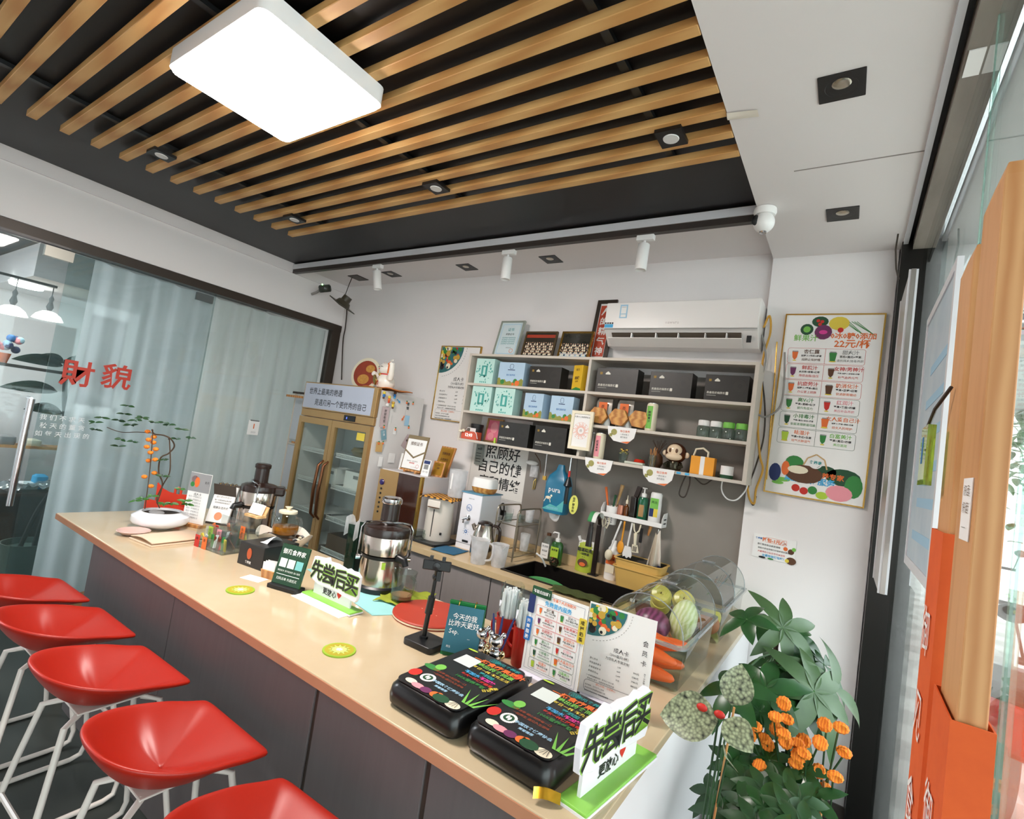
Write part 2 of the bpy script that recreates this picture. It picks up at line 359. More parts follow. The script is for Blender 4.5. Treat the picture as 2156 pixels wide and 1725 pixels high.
# ================================================================ BAR COUNTER
wt = thing('bar_worktop', 'long beige polished stone worktop of the bar counter', 'worktop', (0, 0, 0))
G().prism([(-3.61, 1.012), (-.365, 1.012), (-.365, 1.83), (-3.61, 1.83)], ZC - .03, ZC).obj('slab', 'stone_top', wt, bevel=.003)
G().prism([(-.85, 1.833), (-.365, 1.833), (-.365, YP - .002), (-.85, YP - .002)], ZC - .03, ZC).obj('return_slab', 'stone_top', wt, bevel=.003)
G().box(-3.61, 1.008, ZC - .032, -.365, 1.0115, ZC - .003).obj('front_edging', 'stone_edge', wt)
bb = thing('bar_cabinet', 'grey wood-grain bar front with white end panel under the stone top', 'bar', (0, 0, 0))
for x0, x1 in ((-3.11, -2.2), (-2.195, -1.262), (-1.243, -.808), (-.79, -.375)):
    G().box(x0, 1.04, 0, x1, 1.06, ZC - .033).obj('front_panel', 'grey_board', bb, bevel=.001, seg=1)
for x in (-1.2525, -.799): G().box(x - .0085, 1.046, 0, x + .0085, 1.062, ZC - .033).obj('joint_strip', M('joint_brown', (70, 56, 48), .6, rgb2=(40, 32, 28), scale=30), bb)
G().box(-.40, 1.063, 0, -.375, YP - .015, ZC - .033).obj('end_panel', M('panel_white', (228, 224, 226), .4, var=.03, scale=2), bb)
G().box(-3.10, 1.06, 0, -3.07, 1.7, ZC - .033).obj('end_panel', 'grey_board', bb)
G().box(-3.07, 1.68, 0, -.86, 1.70, ZC - .033).obj('back_panel', 'grey_board', bb)
# pink paper strip on the end panel
M('pink_paper', (235, 140, 155), .7)
a, b = PX(1370, 1592, -.372), PX(1352, 1725, -.372)
t = tag(G().box(-.3745, 1.10, .40, -.3725, 1.165, .775).obj('paper_strip', 'pink_paper'), 'pink paper strip with black brush characters on the bar end panel', 'paper strip')
m = Mx.Translation((-.3724, 1.1325, 0)) @ Mx(((0, 0, 1, 0), (1, 0, 0, 0), (0, 1, 0, 0), (0, 0, 0, 1)))
letters(t, vert_text('大吉大福', 0, .72, .07, 'p_ink', 1.2, .02), m)
# ================================================================ BACK COUNTER
bt = thing('back_worktop', 'beige worktop along the back wall with a cut-out for the black sink', 'worktop')
X0, X1 = -2.51, -.86; SX0, SX1, SY0, SY1 = -1.72, -.95, 2.66, 3.08
for q in ((X0, 2.56, SX0, YB - .015), (SX1, 2.56, X1, YB - .015), (SX0, 2.56, SX1, SY0), (SX0, SY1, SX1, YB - .015)):
    G().box(q[0], q[1], ZB - .035, q[2], q[3], ZB).obj('slab', M('back_top', (214, 190, 150), .3, rgb2=(200, 172, 130), scale=6), bt)
G().box(X0, YB - .03, ZB + .001, X1, YB - .0125, ZB + .07).obj('upstand', 'back_top', bpy.data.objects['wall_back'])
M('cab_grey', (150, 142, 140), .55, rgb2=(138, 130, 128), scale=14, stretch=(4, 1, .2))
cb = thing('base_cabinet', 'grey wood-grain base cabinet under the back worktop', 'cabinet')
G().box(X0, 2.62, 0, X1, 3.25, .55).obj('body', 'cab_grey', cb)
for i, (a, b) in enumerate(((-2.508, -2.1), (-2.093, -1.727), (-1.72, -1.402), (-1.395, -.862))):
    G().box(a, 2.585, .06, b, 2.605, ZB - .042).obj('door', 'cab_grey', cb, bevel=.0015, seg=1)
G().box(X0, 2.606, .04, X1, 2.62, ZB - .036).obj('frame', 'p_black', cb)
sk = thing('sink', 'black composite sink set into the back worktop', 'sink', (0, 0, ZB))
M('sink_black', (24, 20, 18), .3)
G().box(SX0 + .002, SY0 + .002, -.20, SX1 - .002, SY1 - .002, -.19).obj('basin_floor', 'sink_black', sk)
g = G(); e = .014
g.box(SX0 + .002, SY0 + .002, -.19, SX0 + e, SY1 - .002, .006); g.box(SX1 - e, SY0 + .002, -.19, SX1 - .002, SY1 - .002, .006)
g.box(SX0 + e, SY0 + .002, -.19, SX1 - e, SY0 + e, .006); g.box(SX0 + e, SY1 - e, -.19, SX1 - e, SY1 - .002, .006)
g.obj('basin_wall', 'sink_black', sk)
G().box(SX0 + .06, SY0 + .016, -.045, SX1 - .3, SY0 + .1, -.04).obj('drain_ledge', 'sink_black', sk)
# ================================================================ STOOLS
M('seat_red', (166, 28, 8), .42, var=.03); M('tube_cream', (222, 212, 204), .35, var=.02)
def make_stool():
    t = thing('bar_stool', '', 'stool', group='red bar stools along the counter')
    t0 = t; g = G(); NT = 44; NS = 12; vs = []; fs = []
    for i in range(NS + 1):
        q = i / NS
        for j in range(NT):
            an = 2 * PI * j / NT; c, sn = math.cos(an), math.sin(an)
            if sn > 0: e = .22; ox, oy = .205 * math.copysign(abs(c) ** e, c), .19 * abs(sn) ** (.35 if abs(c) < .72 else .9)
            else: ox, oy = .205 * math.copysign(abs(c) ** .85, c), -.205 * abs(sn) ** .95
            back = max(0, (.19 - oy) / .395)
            rim = .660 + .085 * back ** 1.3 - .012 * (1 - abs(c)) * (1 if sn > 0 else 0)
            zc = .604 + .0
            x, y = ox * q, -.02 + (oy + .02) * q
            k = 2.4 if sn <= 0 else 1.7
            z = zc + (rim - zc) * q ** k + .012 * math.exp(-(x / .05) ** 2) * max(0, y / .19) * (1 - q ** 4)
            if q > .9 and sn > .3: z -= .010 * (q - .9) / .1 * (1 - abs(c) ** 4)
            vs.append((x, y, z))
    for i in range(NS):
        for j in range(NT):
            k = (j + 1) % NT
            fs.append((i * NT + j, (i + 1) * NT + j, (i + 1) * NT + k, i * NT + k))
    g.add(vs, fs); g.obj('seat', 'seat_red', t0, True, solid=.014, sub=1)
    r = .0095
    G().box(-.075, -.095, .590, .075, .095, .596).obj('seat_plate', 'tube_cream', t, bevel=.003)
    for sx in (-1, 1):
        pts = [(sx * .06, .085, .588), (sx * .095, .13, .575), (sx * .125, .16, .40), (sx * .17, .215, .06), (sx * .174, .205, .022), (sx * .175, .17, .0105),
               (sx * .175, -.17, .0105), (sx * .174, -.205, .022), (sx * .17, -.215, .06), (sx * .125, -.16, .40), (sx * .095, -.13, .575), (sx * .06, -.085, .588)]
        G().tube(pts, r, 10).obj('leg_frame', 'tube_cream', t, True)
    for y in (.175, -.175): G().cyl((-.141, y * 1.02, .30), (.141, y * 1.02, .30), .0075, n=8).obj('footrest', 'tube_cream', t, True)
    return t
st = make_stool()
SL = [(-.99, .745, .05, 'red moulded bar stool at the phone-stand end of the counter, fifth from the glass partition'), (-1.48, .765, 0, 'red moulded bar stool, fourth from the glass partition'),
      (-1.985, .775, .03, 'red moulded bar stool, third from the glass partition'), (-2.46, .78, .02, 'red moulded bar stool, second from the glass partition'), (-2.93, .765, .04, 'red moulded bar stool nearest the glass partition, beside the cardboard box')]
for i, (x, y, a, l) in enumerate(SL):
    if i == 0: st.location = (x, y, 0); st.rotation_euler = (0, 0, a); st['label'] = l
    else: copy_tree(st, (x, y, 0), a, l)
# ================================================================ FRIDGE
M('fridge_white', (214, 210, 208), .4, var=.02); M('fridge_gold', (188, 150, 100), .3, .6, var=.05); M('fridge_in', (225, 228, 230), .4, var=.02)
M('wire_white', (235, 235, 235), .4)
fr = thing('display_fridge', 'two-door glass display fridge with gold frames and a lettered header', 'fridge', (-3.10, 2.68, 0), -.05)
W_, D_, H_ = 1.03, .5, 1.90
G().box(-.02, .03, .08, 0, D_, 1.88).obj('side_panel', 'fridge_white', fr); G().box(-W_, .03, .08, -W_ + .02, D_, 1.88).obj('side_panel', 'fridge_white', fr)
G().box(-W_ + .02, D_ - .02, .08, -.02, D_, 1.60).obj('back_panel', 'fridge_in', fr); G().box(-W_ + .02, .04, .08, -.02, D_ - .02, .22).obj('plinth', 'fridge_gold', fr)
G().box(-W_ + .02, .04, 1.58, -.02, D_, 1.88).obj('top_box', 'fridge_white', fr)
hd = G().box(-W_, 0, 1.655, 0, .04, 1.895).obj('header', 'fridge_gold', fr, bevel=.004)
G().box(-W_ + .015, -.003, 1.665, -.045, 0, 1.885).obj('header_panel', M('header_print', (196, 200, 214), .35, rgb2=(170, 178, 196), scale=2), hd)
letters(hd, [('世界上最美的艳遇', -.94, 1.815, .062, 'p_ink', 'l', .004), ('是遇见另一个更优秀的自己', -.83, 1.72, .061, 'p_ink', 'l', .004)], FR((0, -.003, 0)))
G().box(-W_, .005, 1.59, 0, .04, 1.653).obj('control_band', 'fridge_gold', fr, bevel=.003)
d_ = G().box(-.38, .0, 1.598, -.23, .006, 1.645).obj('display', 'p_black', fr); letters(d_, [('8', -.34, 1.622, .03, M('led_blue', (90, 110, 255), .5, emit=2))], FR((0, 0, 0)))
for x0, x1, hx in ((-1.03, -.522, -.555), (-.518, -.01, -.485)):
    df = thing('door', None, None); df.parent = fr; del_ = None
    g = G()
    for q in ((x0, .24, x0 + .045, 1.585), (x1 - .045, .24, x1, 1.585), (x0 + .045, 1.53, x1 - .045, 1.585), (x0 + .045, .24, x1 - .045, .31)): g.box(q[0], -.005, q[1], q[2], .028, q[3])
    g.obj('door_frame', 'fridge_gold', df)
    G().box(x0 + .045, .010, .31, x1 - .045, .014, 1.53).obj('door_glass', 'clear', df)
    G().tube([(hx, -.005, 1.24), (hx, -.045, 1.2), (hx, -.055, 1.0), (hx, -.045, .8), (hx, -.005, .76)], [.008, .012, .014, .012, .008], 10).obj('handle', M('bronze', (120, 78, 52), .3, .8), df, True)
    for z in (.52, .78, 1.04, 1.30):
        sh = G().box(x0 + .05, .055, z, x1 - .05, .44, z + .006).obj('wire_shelf', 'wire_white', fr)
        g = G().box(x0 + .05, .045, z - .02, x1 - .05, .05, z - .012).box(x0 + .05, .045, z + .014, x1 - .05, .05, z + .022)
        for i in range(26): g.box(x0 + .055 + i * .0158, .046, z - .012, x0 + .059 + i * .0158, .049, z + .014)
        tag(g.obj('shelf_rail', 'wire_white', sh), kind='stuff')
G().box(-.16, -.008, 1.46, -.06, -.0055, 1.52).obj('yellow_label', 'p_yellow', fr)
# things inside the fridge
def infr(x, y, z): return fr.matrix_basis @ V((x, y, z))
def box_open(t, w, d, h, mat, th=.006):
    g = G(); g.box(-w / 2, -d / 2, 0, w / 2, d / 2, th); g.box(-w / 2, -d / 2, th, -w / 2 + th, d / 2, h); g.box(w / 2 - th, -d / 2, th, w / 2, d / 2, h)
    g.box(-w / 2 + th, -d / 2, th, w / 2 - th, -d / 2 + th, h); g.box(-w / 2 + th, d / 2 - th, th, w / 2 - th, d / 2, h); return g.obj('tub', mat, t)
for x, z, wd, h, l in ((-.60, 1.046, .13, .13, 'white handled plastic tub on the fridge shelf behind the left glass door'), (-.26, 1.046, .28, .14, 'pale storage tub on the fridge shelf behind the right glass door')):
    t = thing('storage_tub', l, 'tub', infr(x, .22, z)); box_open(t, wd, .2, h, 'plastic_white')
    G().box(-.03, -.102, h * .6, .03, -.1005, h * .8).obj('grip_slot', 'p_grey', t)
t = tag(G().lathe([(.0, 0), (.11, .01), (.14, .05), (.12, .08), (0, .085)], 20).obj('storage_bowl', M('olive', (120, 105, 60), .4), None, True), 'olive green bowl on the top shelf of the fridge', 'bowl'); t.location = infr(-.28, .22, 1.307)
t = thing('storage_basket', 'dark woven basket low in the fridge behind the right glass door', 'basket', infr(-.26, .2, .527)); box_open(t, .34, .26, .13, M('basket', (96, 70, 48), .7, kind='check', scale=60))
# ---- on top of the fridge: picture plate, lucky cat, cloth
p = PY(775, 790, 3.0)
t = thing('picture_plate', 'round plate with a printed red soup picture leaning on top of the fridge', 'plate', (p.x, 2.98, 1.897), .08)
mm = Mx.Translation((0, 0, .135)) @ Mx.Rotation(PI / 2 - .1, 4, 'X')
G(mm).lathe([(0, 0), (.135, 0), (.15, .006), (.15, .012), (.14, .014), (0, .010)], 40, sx=1.15).obj('plate', 'p_cream', t, True)
m2 = mm @ Mx.Translation((0, 0, .0145))
flat(t, 'soup_print', [disc(0, 0, .14, 32, .122)], M('soup', (176, 62, 24), .5, rgb2=(120, 40, 16), scale=18), m2)
flat(t, 'noodle_print', [disc(-.01, -.05, .07, 20, .045), disc(.05, .05, .055, 18, .035)], M('noodle', (230, 180, 80), .5, rgb2=(170, 90, 30), scale=60), m2, .0016)
p = PY(806, 812, 2.82)
cat = thing('lucky_cat', 'white beckoning lucky cat ornament with gold coin on the fridge', 'figurine', (p.x, 2.84, 1.91), -.35)
M('cat_white', (240, 234, 224), .2, var=.02)
G().lathe([(0, 0), (.075, 0), (.092, .03), (.085, .075), (.06, .105), (.04, .115), (0, .116)], 24, sy=.85).obj('body', 'cat_white', cat, True)
hd2 = G().sph((0, -.005, .155), (.078, .062, .056), 20, 12).obj('head', 'cat_white', cat, True)
for sx in (-1, 1):
    G().tube([(sx * .045, 0, .185), (sx * .06, 0, .222)], [.026, .002], 10).obj('ear', 'cat_white', hd2, True); G().tube([(sx * .046, -.012, .188), (sx * .058, -.010, .214)], [.016, .002], 8).obj('inner_ear', 'p_orange', hd2, True)
    G().tube([(sx * .045, -.057, .165), (sx * .03, -.064, .172), (sx * .015, -.064, .164)], .002, 6).obj('eye', 'p_ink', hd2, True)
G().sph((0, -.068, .150), .005, 8, 6).obj('nose', 'p_red', hd2, True)
G().tube([(.06, 0, .08), (.115, -.01, .085), (.125, -.01, .11), (.12, -.015, .20)], [.028, .026, .024, .022], 12).obj('raised_arm', 'cat_white', cat, True)
G().box(.111, -.042, .115, .129, -.036, .185).obj('arm_patch', 'p_orange', cat)
for i in range(4): G().sph((.105 + .01 * i, -.018, .222), .008, 8, 6).obj('finger', 'cat_white', cat, True)
G().tube([(-.065, -.02, .08), (-.085, -.05, .10), (-.07, -.085, .11)], [.026, .024, .02], 12).obj('arm', 'cat_white', cat, True)
G().lathe([(.05, .108), (.06, .104), (.06, .114), (.05, .118)], 24, sy=.85).obj('collar', 'p_red', cat, True); G().sph((0, -.056, .105), .012, 12, 8).obj('bell', 'gold_metal', cat, True)
G(Mx.Translation((-.005, -.084, .055)) @ Mx.Rotation(PI / 2 + .2, 4, 'X')).lathe([(0, 0), (.032, 0), (.032, .01), (0, .01)], 20, sy=1.3).obj('coin', 'gold_metal', cat, True)
flat(cat, 'painted_flower', [disc(-.05, .03, .012, 8), disc(.05, .04, .012, 8), disc(.055, .02, .009, 8)], 'p_red', FR((0, -.083, 0)))
clo = tag(G().grid(lambda u, v: (-.17 + .34 * u, -.13 + .24 * v, .004 + .004 * math.sin(u * 9 + v * 6)), 14, 8).obj('cushion_cloth', M('cloth_orange', (196, 84, 34), .8, rgb2=(220, 150, 70), scale=40), None, True, solid=.006), 'orange patterned cloth under the lucky cat', 'cloth')
clo.location = (p.x + .03, 2.86, 1.897)
# magnets and notes on the fridge side
XS = -3.085
def side(px, py): q = PX(px, py, XS); return q.y, q.z
mside = Mx.Translation((XS + .006, 0, 0)) @ Mx(((0, 0, 1, 0), (1, 0, 0, 0), (0, 1, 0, 0), (0, 0, 0, 1)))
def note(px0, py0, px1, py1, mt, lab, text=None, tm='p_ink', cat_='note', rz=0, sz=.03):
    (y0, z0), (y1, z1) = side(px0, py1), side(px1, py0); yc, zc = (y0 + y1) / 2, (z0 + z1) / 2; wy, wz = abs(y1 - y0) / 2, abs(z1 - z0) / 2
    t = thing('fridge_note', lab, cat_, (XS + .004, yc, zc)); mm = Mx.Rotation(rz, 4, 'X')
    G(mm).box(0, -wy, -wz, .0016, wy, wz).obj('sheet', mt, t)
    if text: letters(t, vert_text(text, 0, wz * .6, sz, tm, 1.15, .01), mm @ Mx.Translation((.0018, 0, 0)) @ Mx(((0, 0, 1, 0), (1, 0, 0, 0), (0, 1, 0, 0), (0, 0, 0, 1))))
    return t
note(798, 858, 820, 899, M('mauve', (196, 176, 178), .7), 'mauve card with brush writing on the fridge side', '好好吃饭', sz=.024)
note(820, 872, 824, 893, 'paper', 'narrow lined white slip beside the mauve card on the fridge', None)
note(800, 906, 814, 926, M('bluecard', (120, 160, 175), .6), 'blue printed card tilted on the fridge side', '小满', 'p_white', sz=.02, rz=.25)
note(826, 902, 834, 914, 'paper', 'tiny white tag with a carrot magnet on the fridge', None)
note(789, 932, 806, 951, M('kraft', (205, 165, 105), .7), 'kraft paper note with carrot clip on the fridge side', None)
note(815, 955, 832, 974, 'paper', 'white sketch card low on the fridge side', None)
note(850, 876, 862, 896, 'p_lightblue', 'pale blue packet hanging on the fridge side', None)
note(847, 916, 862, 944, 'mauve', 'mauve card tilted behind the certificate stand', '心静', sz=.022, rz=-.5)
note(852, 846, 862, 874, 'fridge_white', 'white slip with brush strokes between two carrot magnets on the fridge', '慢慢', sz=.03)
note(794, 962, 806, 982, 'paper', 'lined white memo with a gold clip near the fridge corner', None)
def magnet(px, py, parts, lab):
    y_, z_ = side(px, py); t = thing('fridge_magnet', lab, 'magnet', (XS + .004, y_, z_))
    for nm, c, r, mt in parts: G().sph(c, r, 10, 7).obj(nm, mt, t, True)
def doll(px, py, a, b, c, lab): magnet(px, py, (('head', (.010, 0, .018), .013, a), ('body', (.010, 0, -.003), (.010, .013, .016), b), ('feet', (.010, 0, -.022), (.008, .011, .007), c)), lab)
doll(806, 832, 'p_yellow', 'p_blue', 'p_brown', 'small doll magnet in blue on the fridge'); doll(829, 832, 'p_brown', 'p_blue', 'p_cyan', 'small dark-haired doll magnet with blue legs on the fridge')
doll(817, 841, 'p_yellow', 'p_orange', 'p_red', 'small blond doll magnet in orange on the fridge'); doll(825, 853, 'p_gold', 'p_yellow', 'p_brown', 'small golden doll magnet on the fridge')
magnet(814, 853, (('paw', (.006, 0, 0), (.006, .018, .014), 'p_white'),), 'white paw magnet on the fridge')
for i, (px, py) in enumerate(((855, 847), (868, 849), (807, 898), (831, 903), (859, 899), (796, 932), (805, 932))):
    magnet(px, py, (('root', (.006, 0, -.006), (.006, .007, .010), 'p_orange'), ('leaf', (.006, 0, .008), (.004, .008, .005), 'p_green')), 'small orange carrot magnet ' + ['at one top corner of the white brush slip', 'at the other top corner of the white brush slip', 'under the mauve card', 'on the tiny white tag', 'below the pale blue packet', 'on the kraft note corner', 'at the middle of the kraft note clip'][i])
for px, py, rz_, mt, l in ((838, 844, -.6, 'p_cyan', 'blue arrow magnet pointing down on the fridge'), (848, 880, -2.0, 'p_orange', 'orange arrow magnet pointing down on the fridge')):
    y_, z_ = side(px, py); t = thing('arrow_magnet', l, 'magnet', (XS + .004, y_, z_)); mm = Mx.Rotation(rz_, 4, 'X')
    G(mm).box(0, -.02, -.003, .004, .012, .003).obj('shaft', mt, t); G(mm).prism([(.01, -.011), (.028, 0), (.01, .011)], 0, .004, 'x').obj('tip', mt, t)
# trellis rack + calendar between partition and fridge
M('rack_beige', (214, 204, 190), .5)
rk = thing('folding_rack', 'pale metal panel rack with wooden top arm beside the fridge', 'rack', (-4.33, 2.85, 0))
for z in (.35, .85, 1.30): 
    G().box(-.11, 0, z, .11, .012, z + .012).obj('crossbar', 'rack_beige', rk); G().box(-.03, -.01, z + .015, .03, .0, z + .03).obj('wooden_knob', 'wood', rk)
    G().box(-.1, .004, z + .05, .1, .008, z + .44).obj('panel', M('panel_grey', (190, 196, 202), .4), rk)
for x in (-.115, .105): G().box(x, 0, 0, x + .01, .015, 1.80).obj('upright', 'rack_beige', rk)
G().box(-.13, -.08, 1.74, .11, -.06, 1.76).obj('wooden_arm', 'wood', rk); G().box(-.13, -.02, 1.78, .11, .0, 1.80).obj('top_arm', 'frame_dark', rk)
for i in range(4): G().cyl((-.1 + i * .06, -.06, 1.75), (-.08 + i * .06, 0, 1.79), .003, n=6).obj('strut', 'rack_beige', rk)
q = PX(535, 900, XL + .02)
t = thing('tear_calendar', 'small white tear-off calendar showing 1 on the glass partition', 'calendar', (XL + .004, q.y, q.z))
G().box(0, -.05, -.07, .008, .05, .06).obj('pad', 'paper', t); G().cyl((.008, -.04, .06), (.008, .04, .06), .006, n=8).obj('ring_bar', 'chrome', t, True)
letters(t, [('1', 0, .01, .06, 'p_orange', 'c', .03), ('2023', 0, -.045, .022, 'p_grey')], Mx.Translation((.009, 0, 0)) @ Mx(((0, 0, 1, 0), (1, 0, 0, 0), (0, 1, 0, 0), (0, 0, 0, 1))))
# ================================================================ WALL SHELF
YF = 3.02
zz = [PY(1200, 750.6, YF).z, PY(1200, 821, YF).z, PY(1241, 893, YF).z, PY(1220, 961, YF).z]
xa, xb = PY(990, 745, YF).x, PY(1597, 790, YF).x; xd = PY(1239, 790, YF).x
M('shelf_board', (206, 196, 184), .5, var=.03)
sf = thing('wall_shelf', 'pale grey open wall shelf with two bays and three rows', 'shelf')
for z in zz: G().box(xa, YF, z - .018, xb, YB - .001, z).obj('board', 'shelf_board', sf, bevel=.001, seg=1)
g = zz[3] - .018
for x0 in (xa, xb - .02): G().box(x0 - .0005, YF - .002, g - .001, x0 + .0205, YB - .001, zz[0] + .001).obj('side_board', 'shelf_board', sf)
for i in range(3): G().box(xd - .009, YF + .001, zz[i + 1], xd + .009, YB - .001, zz[i] - .018).obj('divider', 'shelf_board', sf)
# ---- boxes on the shelf
M('mint_box', (190, 226, 218), .45, var=.02); M('mint_ink', (70, 165, 155), .5); M('sky_box', (178, 204, 226), .45, var=.03); M('sky_side', (70, 120, 170), .5); M('black_box', (34, 32, 28), .4, var=.1); M('white_ink', (226, 222, 210), .5); M('yellow_box', (226, 182, 40), .45, var=.03)
def shbox(name, px0, px1, pyt, row, lab, grp, mt, d=.1, y=None, rz=0):
    y = y or YF + .012; z = zz[row + 1]
    x0, x1 = PY(px0, pyt + 40, y).x, PY(px1, pyt + 40, y).x; h = PY((px0 + px1) / 2, pyt, y).z - z; wd = x1 - x0
    t = thing(name, lab, 'box', ((x0 + x1) / 2, y, z), rz, grp); G().box(-wd / 2, 0, 0, wd / 2, d, h).obj('carton', mt, t, bevel=.001, seg=1)
    return t, wd, h
def mint(px0, px1, pyt, row, lab):
    t, wd, h = shbox('mint_carton', px0, px1, pyt, row, lab, 'mint cartons', 'mint_box', .1)
    f = FR(); P = [rect(-.16 * wd, h * .3, .16 * wd, h * .72)]; rr = random.Random(px0)
    for i in range(26):
        a = rr.random() * 2 * PI; r0 = .26 + .2 * rr.random(); cx_, cy_ = r0 * wd * math.cos(a), h * .52 + r0 * h * .85 * math.sin(a); P.append(disc(cx_, cy_, .02 * wd + .03 * wd * rr.random(), 6, .05 * wd * rr.random() + .01 * wd))
    for i in range(4): P.append(disc(-.15 * wd + i * .1 * wd, h * .07, .035 * wd, 8))
    flat(t, 'splash_print', P, 'mint_ink', f); flat(t, 'bottle_print', [rect(-.06 * wd, h * .36, .06 * wd, h * .66)], 'mint_box', f, .0014)
mint(999, 1037, 755, 0, 'mint green carton with splash print on the upper shelf row'); mint(990, 1031, 813, 1, 'mint green carton with splash print, first on the middle row'); mint(1038, 1080, 817, 1, 'mint green carton with splash print, second on the middle row')
def sky(px0, px1, pyt, row, lab, rz=0):
    t, wd, h = shbox('blue_carton', px0, px1, pyt, row, lab, 'blue landscape cartons', 'sky_box', .09, rz=rz)
    f = FR(); rr = random.Random(px0)
    hill = [(-wd / 2, 0)] + [(-wd / 2 + wd * i / 14, h * (.16 + .14 * abs(i / 7 - 1) + .05 * math.sin(i * 2.1))) for i in range(15)] + [(wd / 2, 0)]
    flat(t, 'hill_print', [hill], M('hill_green', (96, 128, 60), .5, rgb2=(170, 150, 60), scale=60), f)
    flat(t, 'fruit_print', [disc(wd * .28, h * .12, wd * .09), disc(wd * .12, h * .07, wd * .05)], 'p_orange', f, .0012); flat(t, 'leaf_print', [disc(wd * .2, h * .2, wd * .08), disc(-wd * .3, h * .15, wd * .08)], 'p_green', f, .001)
    flat(t, 'logo_print', outline(rrect(-.07 * wd, h * .72, .07 * wd, h * .92, .05 * wd), .012 * wd), 'p_navy', f); flat(t, 'caption_print', [rect(-.14 * wd, h * .66, .14 * wd, h * .69)], 'p_navy', f); letters(t, [('御见食养家', 0, h * .45, h * .09, 'p_blue')], f)
sky(1047, 1101, 763, 0, 'large sky-blue carton with hill print on the upper shelf row'); sky(1099, 1142, 828, 1, 'sky-blue carton with hill print beside the mint cartons', -.12); sky(1156, 1204, 834, 1, 'sky-blue carton with hill and fruit print by the shelf divider')
def blackbox(px0, px1, pyt, row, lab):
    t, wd, h = shbox('black_gift_box', px0, px1, pyt, row, lab, 'black gift boxes', 'black_box', .11)
    f = FR(); letters(t, [('黑番茄浓缩原浆', -wd * .44, h * .3, wd * .062, 'white_ink', 'l', .006), ('御', -wd * .42, h * .78, wd * .07, 'p_gold', 'l', .004)], f)
    flat(t, 'badge_print', [rrect(wd * .0, h * .24, wd * .06, h * .36, .003), rect(-wd * .44, h * .19, -wd * .22, h * .2)] + [[(-wd * .28, h * .74), (-wd * .16, h * .74), (-wd * .16, h * .79), (-wd * .22, h * .87), (-wd * .28, h * .79)]], 'white_ink', f)
    flat(t, 'tomato_line', [q for r in (.07, .1, .13) for q in outline(disc(wd * .3, h * .6, r * wd, 18), .0012)], M('dim_line', (62, 58, 52), .5), f)
for q in ((1111, 1178, 772, 0, 'black gift box between the large blue and yellow cartons'), (1253, 1340, 776, 0, 'black gift box in the right bay next to the divider'), (1366, 1455, 784, 0, 'black gift box in the middle of the right bay'), (1482, 1575, 790, 0, 'black gift box at the right end of the upper row'),
          (1046, 1111, 890, 2, 'black gift box on the lowest row beside the pink picture'), (1122, 1190, 898, 2, 'black gift box on the lowest row behind the white framed print')): blackbox(*q)
t, wd, h = shbox('yellow_carton', 1199, 1224, 768, 0, 'yellow carton standing askew by the shelf divider', None, 'yellow_box', .085, rz=-.35); t.location.y += .015
letters(t, [('御见', 0, h * .82, .018, 'p_brown'), ('面膜', 0, h * .5, .022, 'p_brown', 'c', .02), ('轻养', 0, h * .36, .014, 'p_brown')], FR()); flat(t, 'leaf_print', [[(-wd / 2, 0), (wd / 2, 0), (wd / 2, h * .08), (0, h * .14), (-wd / 2, h * .05)]], 'p_green', FR())
# hexagonal wooden coasters, foil pouches
M('hexwood', (214, 158, 84), .5, rgb2=(176, 112, 50), kind='wave', scale=22, stretch=(.3, 1, 1))
for i, (px, py, l) in enumerate(((1257, 872, 'first hexagonal wooden block beside the shelf divider'), (1300, 877, 'second hexagonal wooden block from the shelf divider'), (1343, 882, 'third hexagonal wooden block, partly behind the green can'))):
    p = PY(px, py, YF + .02); t = tag(G(Mx.Rotation(.09, 4, 'Y')).prism([(.068 * math.cos(PI / 3 * k), .059 * math.sin(PI / 3 * k)) for k in range(6)], 0, .03, 'y').obj('hexagon_block', 'hexwood', None, bevel=.002), l, 'block', 'hexagonal blocks')
    t.location = (p.x, YF + .03, zz[1 + 1] + .066)
M('foil', (190, 184, 176), .3, .5, var=.1, scale=12)
for i, (px, l) in enumerate(((1272, 'silver foil pouch with orange label behind the first hexagonal block'), (1317, 'silver foil pouch with orange label behind the second hexagonal block'))):
    p = PY(px, 860, YF + .1); t = thing('foil_pouch', l, 'pouch', (p.x, YF + .1, zz[2]), 0, 'foil pouches')
    G().grid(lambda u, v: (-.055 + .11 * u, .02 * math.cos(v * PI / 2) * math.sin(u * PI) * -1, .185 * v), 8, 8).grid(lambda u, v: (-.055 + .11 * u, .02 * math.cos(v * PI / 2) * math.sin(u * PI), .185 * v), 8, 8).obj('bag', 'foil', t, True)
    flat(t, 'label', [rect(-.03, .05, .03, .16)], 'p_orange', FR((0, -.022, 0))); letters(t, [('茶', 0, .13, .025, 'p_brown'), ('八宝', 0, .10, .02, 'p_brown')], FR((0, -.0235, 0)))
def can(px, row, r, h, y, mt, band, lab, txt_=None, cat_='can'):
    p = PY(px, 900, y); t = thing('drink_can', lab, cat_, (p.x, y, zz[row]))
    G().lathe([(r * .85, 0), (r, .008), (r, h - .012), (r * .86, h - .002), (r * .86, h), (0, h - .003)], 24).obj('body', mt, t, True)
    G().lathe([(r * .87, h - .004), (r * .88, h), (r * .84, h)], 24, cap=False).obj('rim', 'chrome', t, True)
    if band:
        a0 = -PI / 2; g = G().grid(lambda u, v: ((r + .0008) * math.cos(a0 - .7 + 1.1 * u), (r + .0008) * math.sin(a0 - .7 + 1.1 * u), .015 + (h - .035) * v), 8, 1).obj('label', band, t, True)
        if txt_: letters(t, vert_text(txt_, -.003, h * .66, r * .5, 'p_ink', 1.1, .02), Mx.Translation((0, -r - .0005, 0)) @ FR())
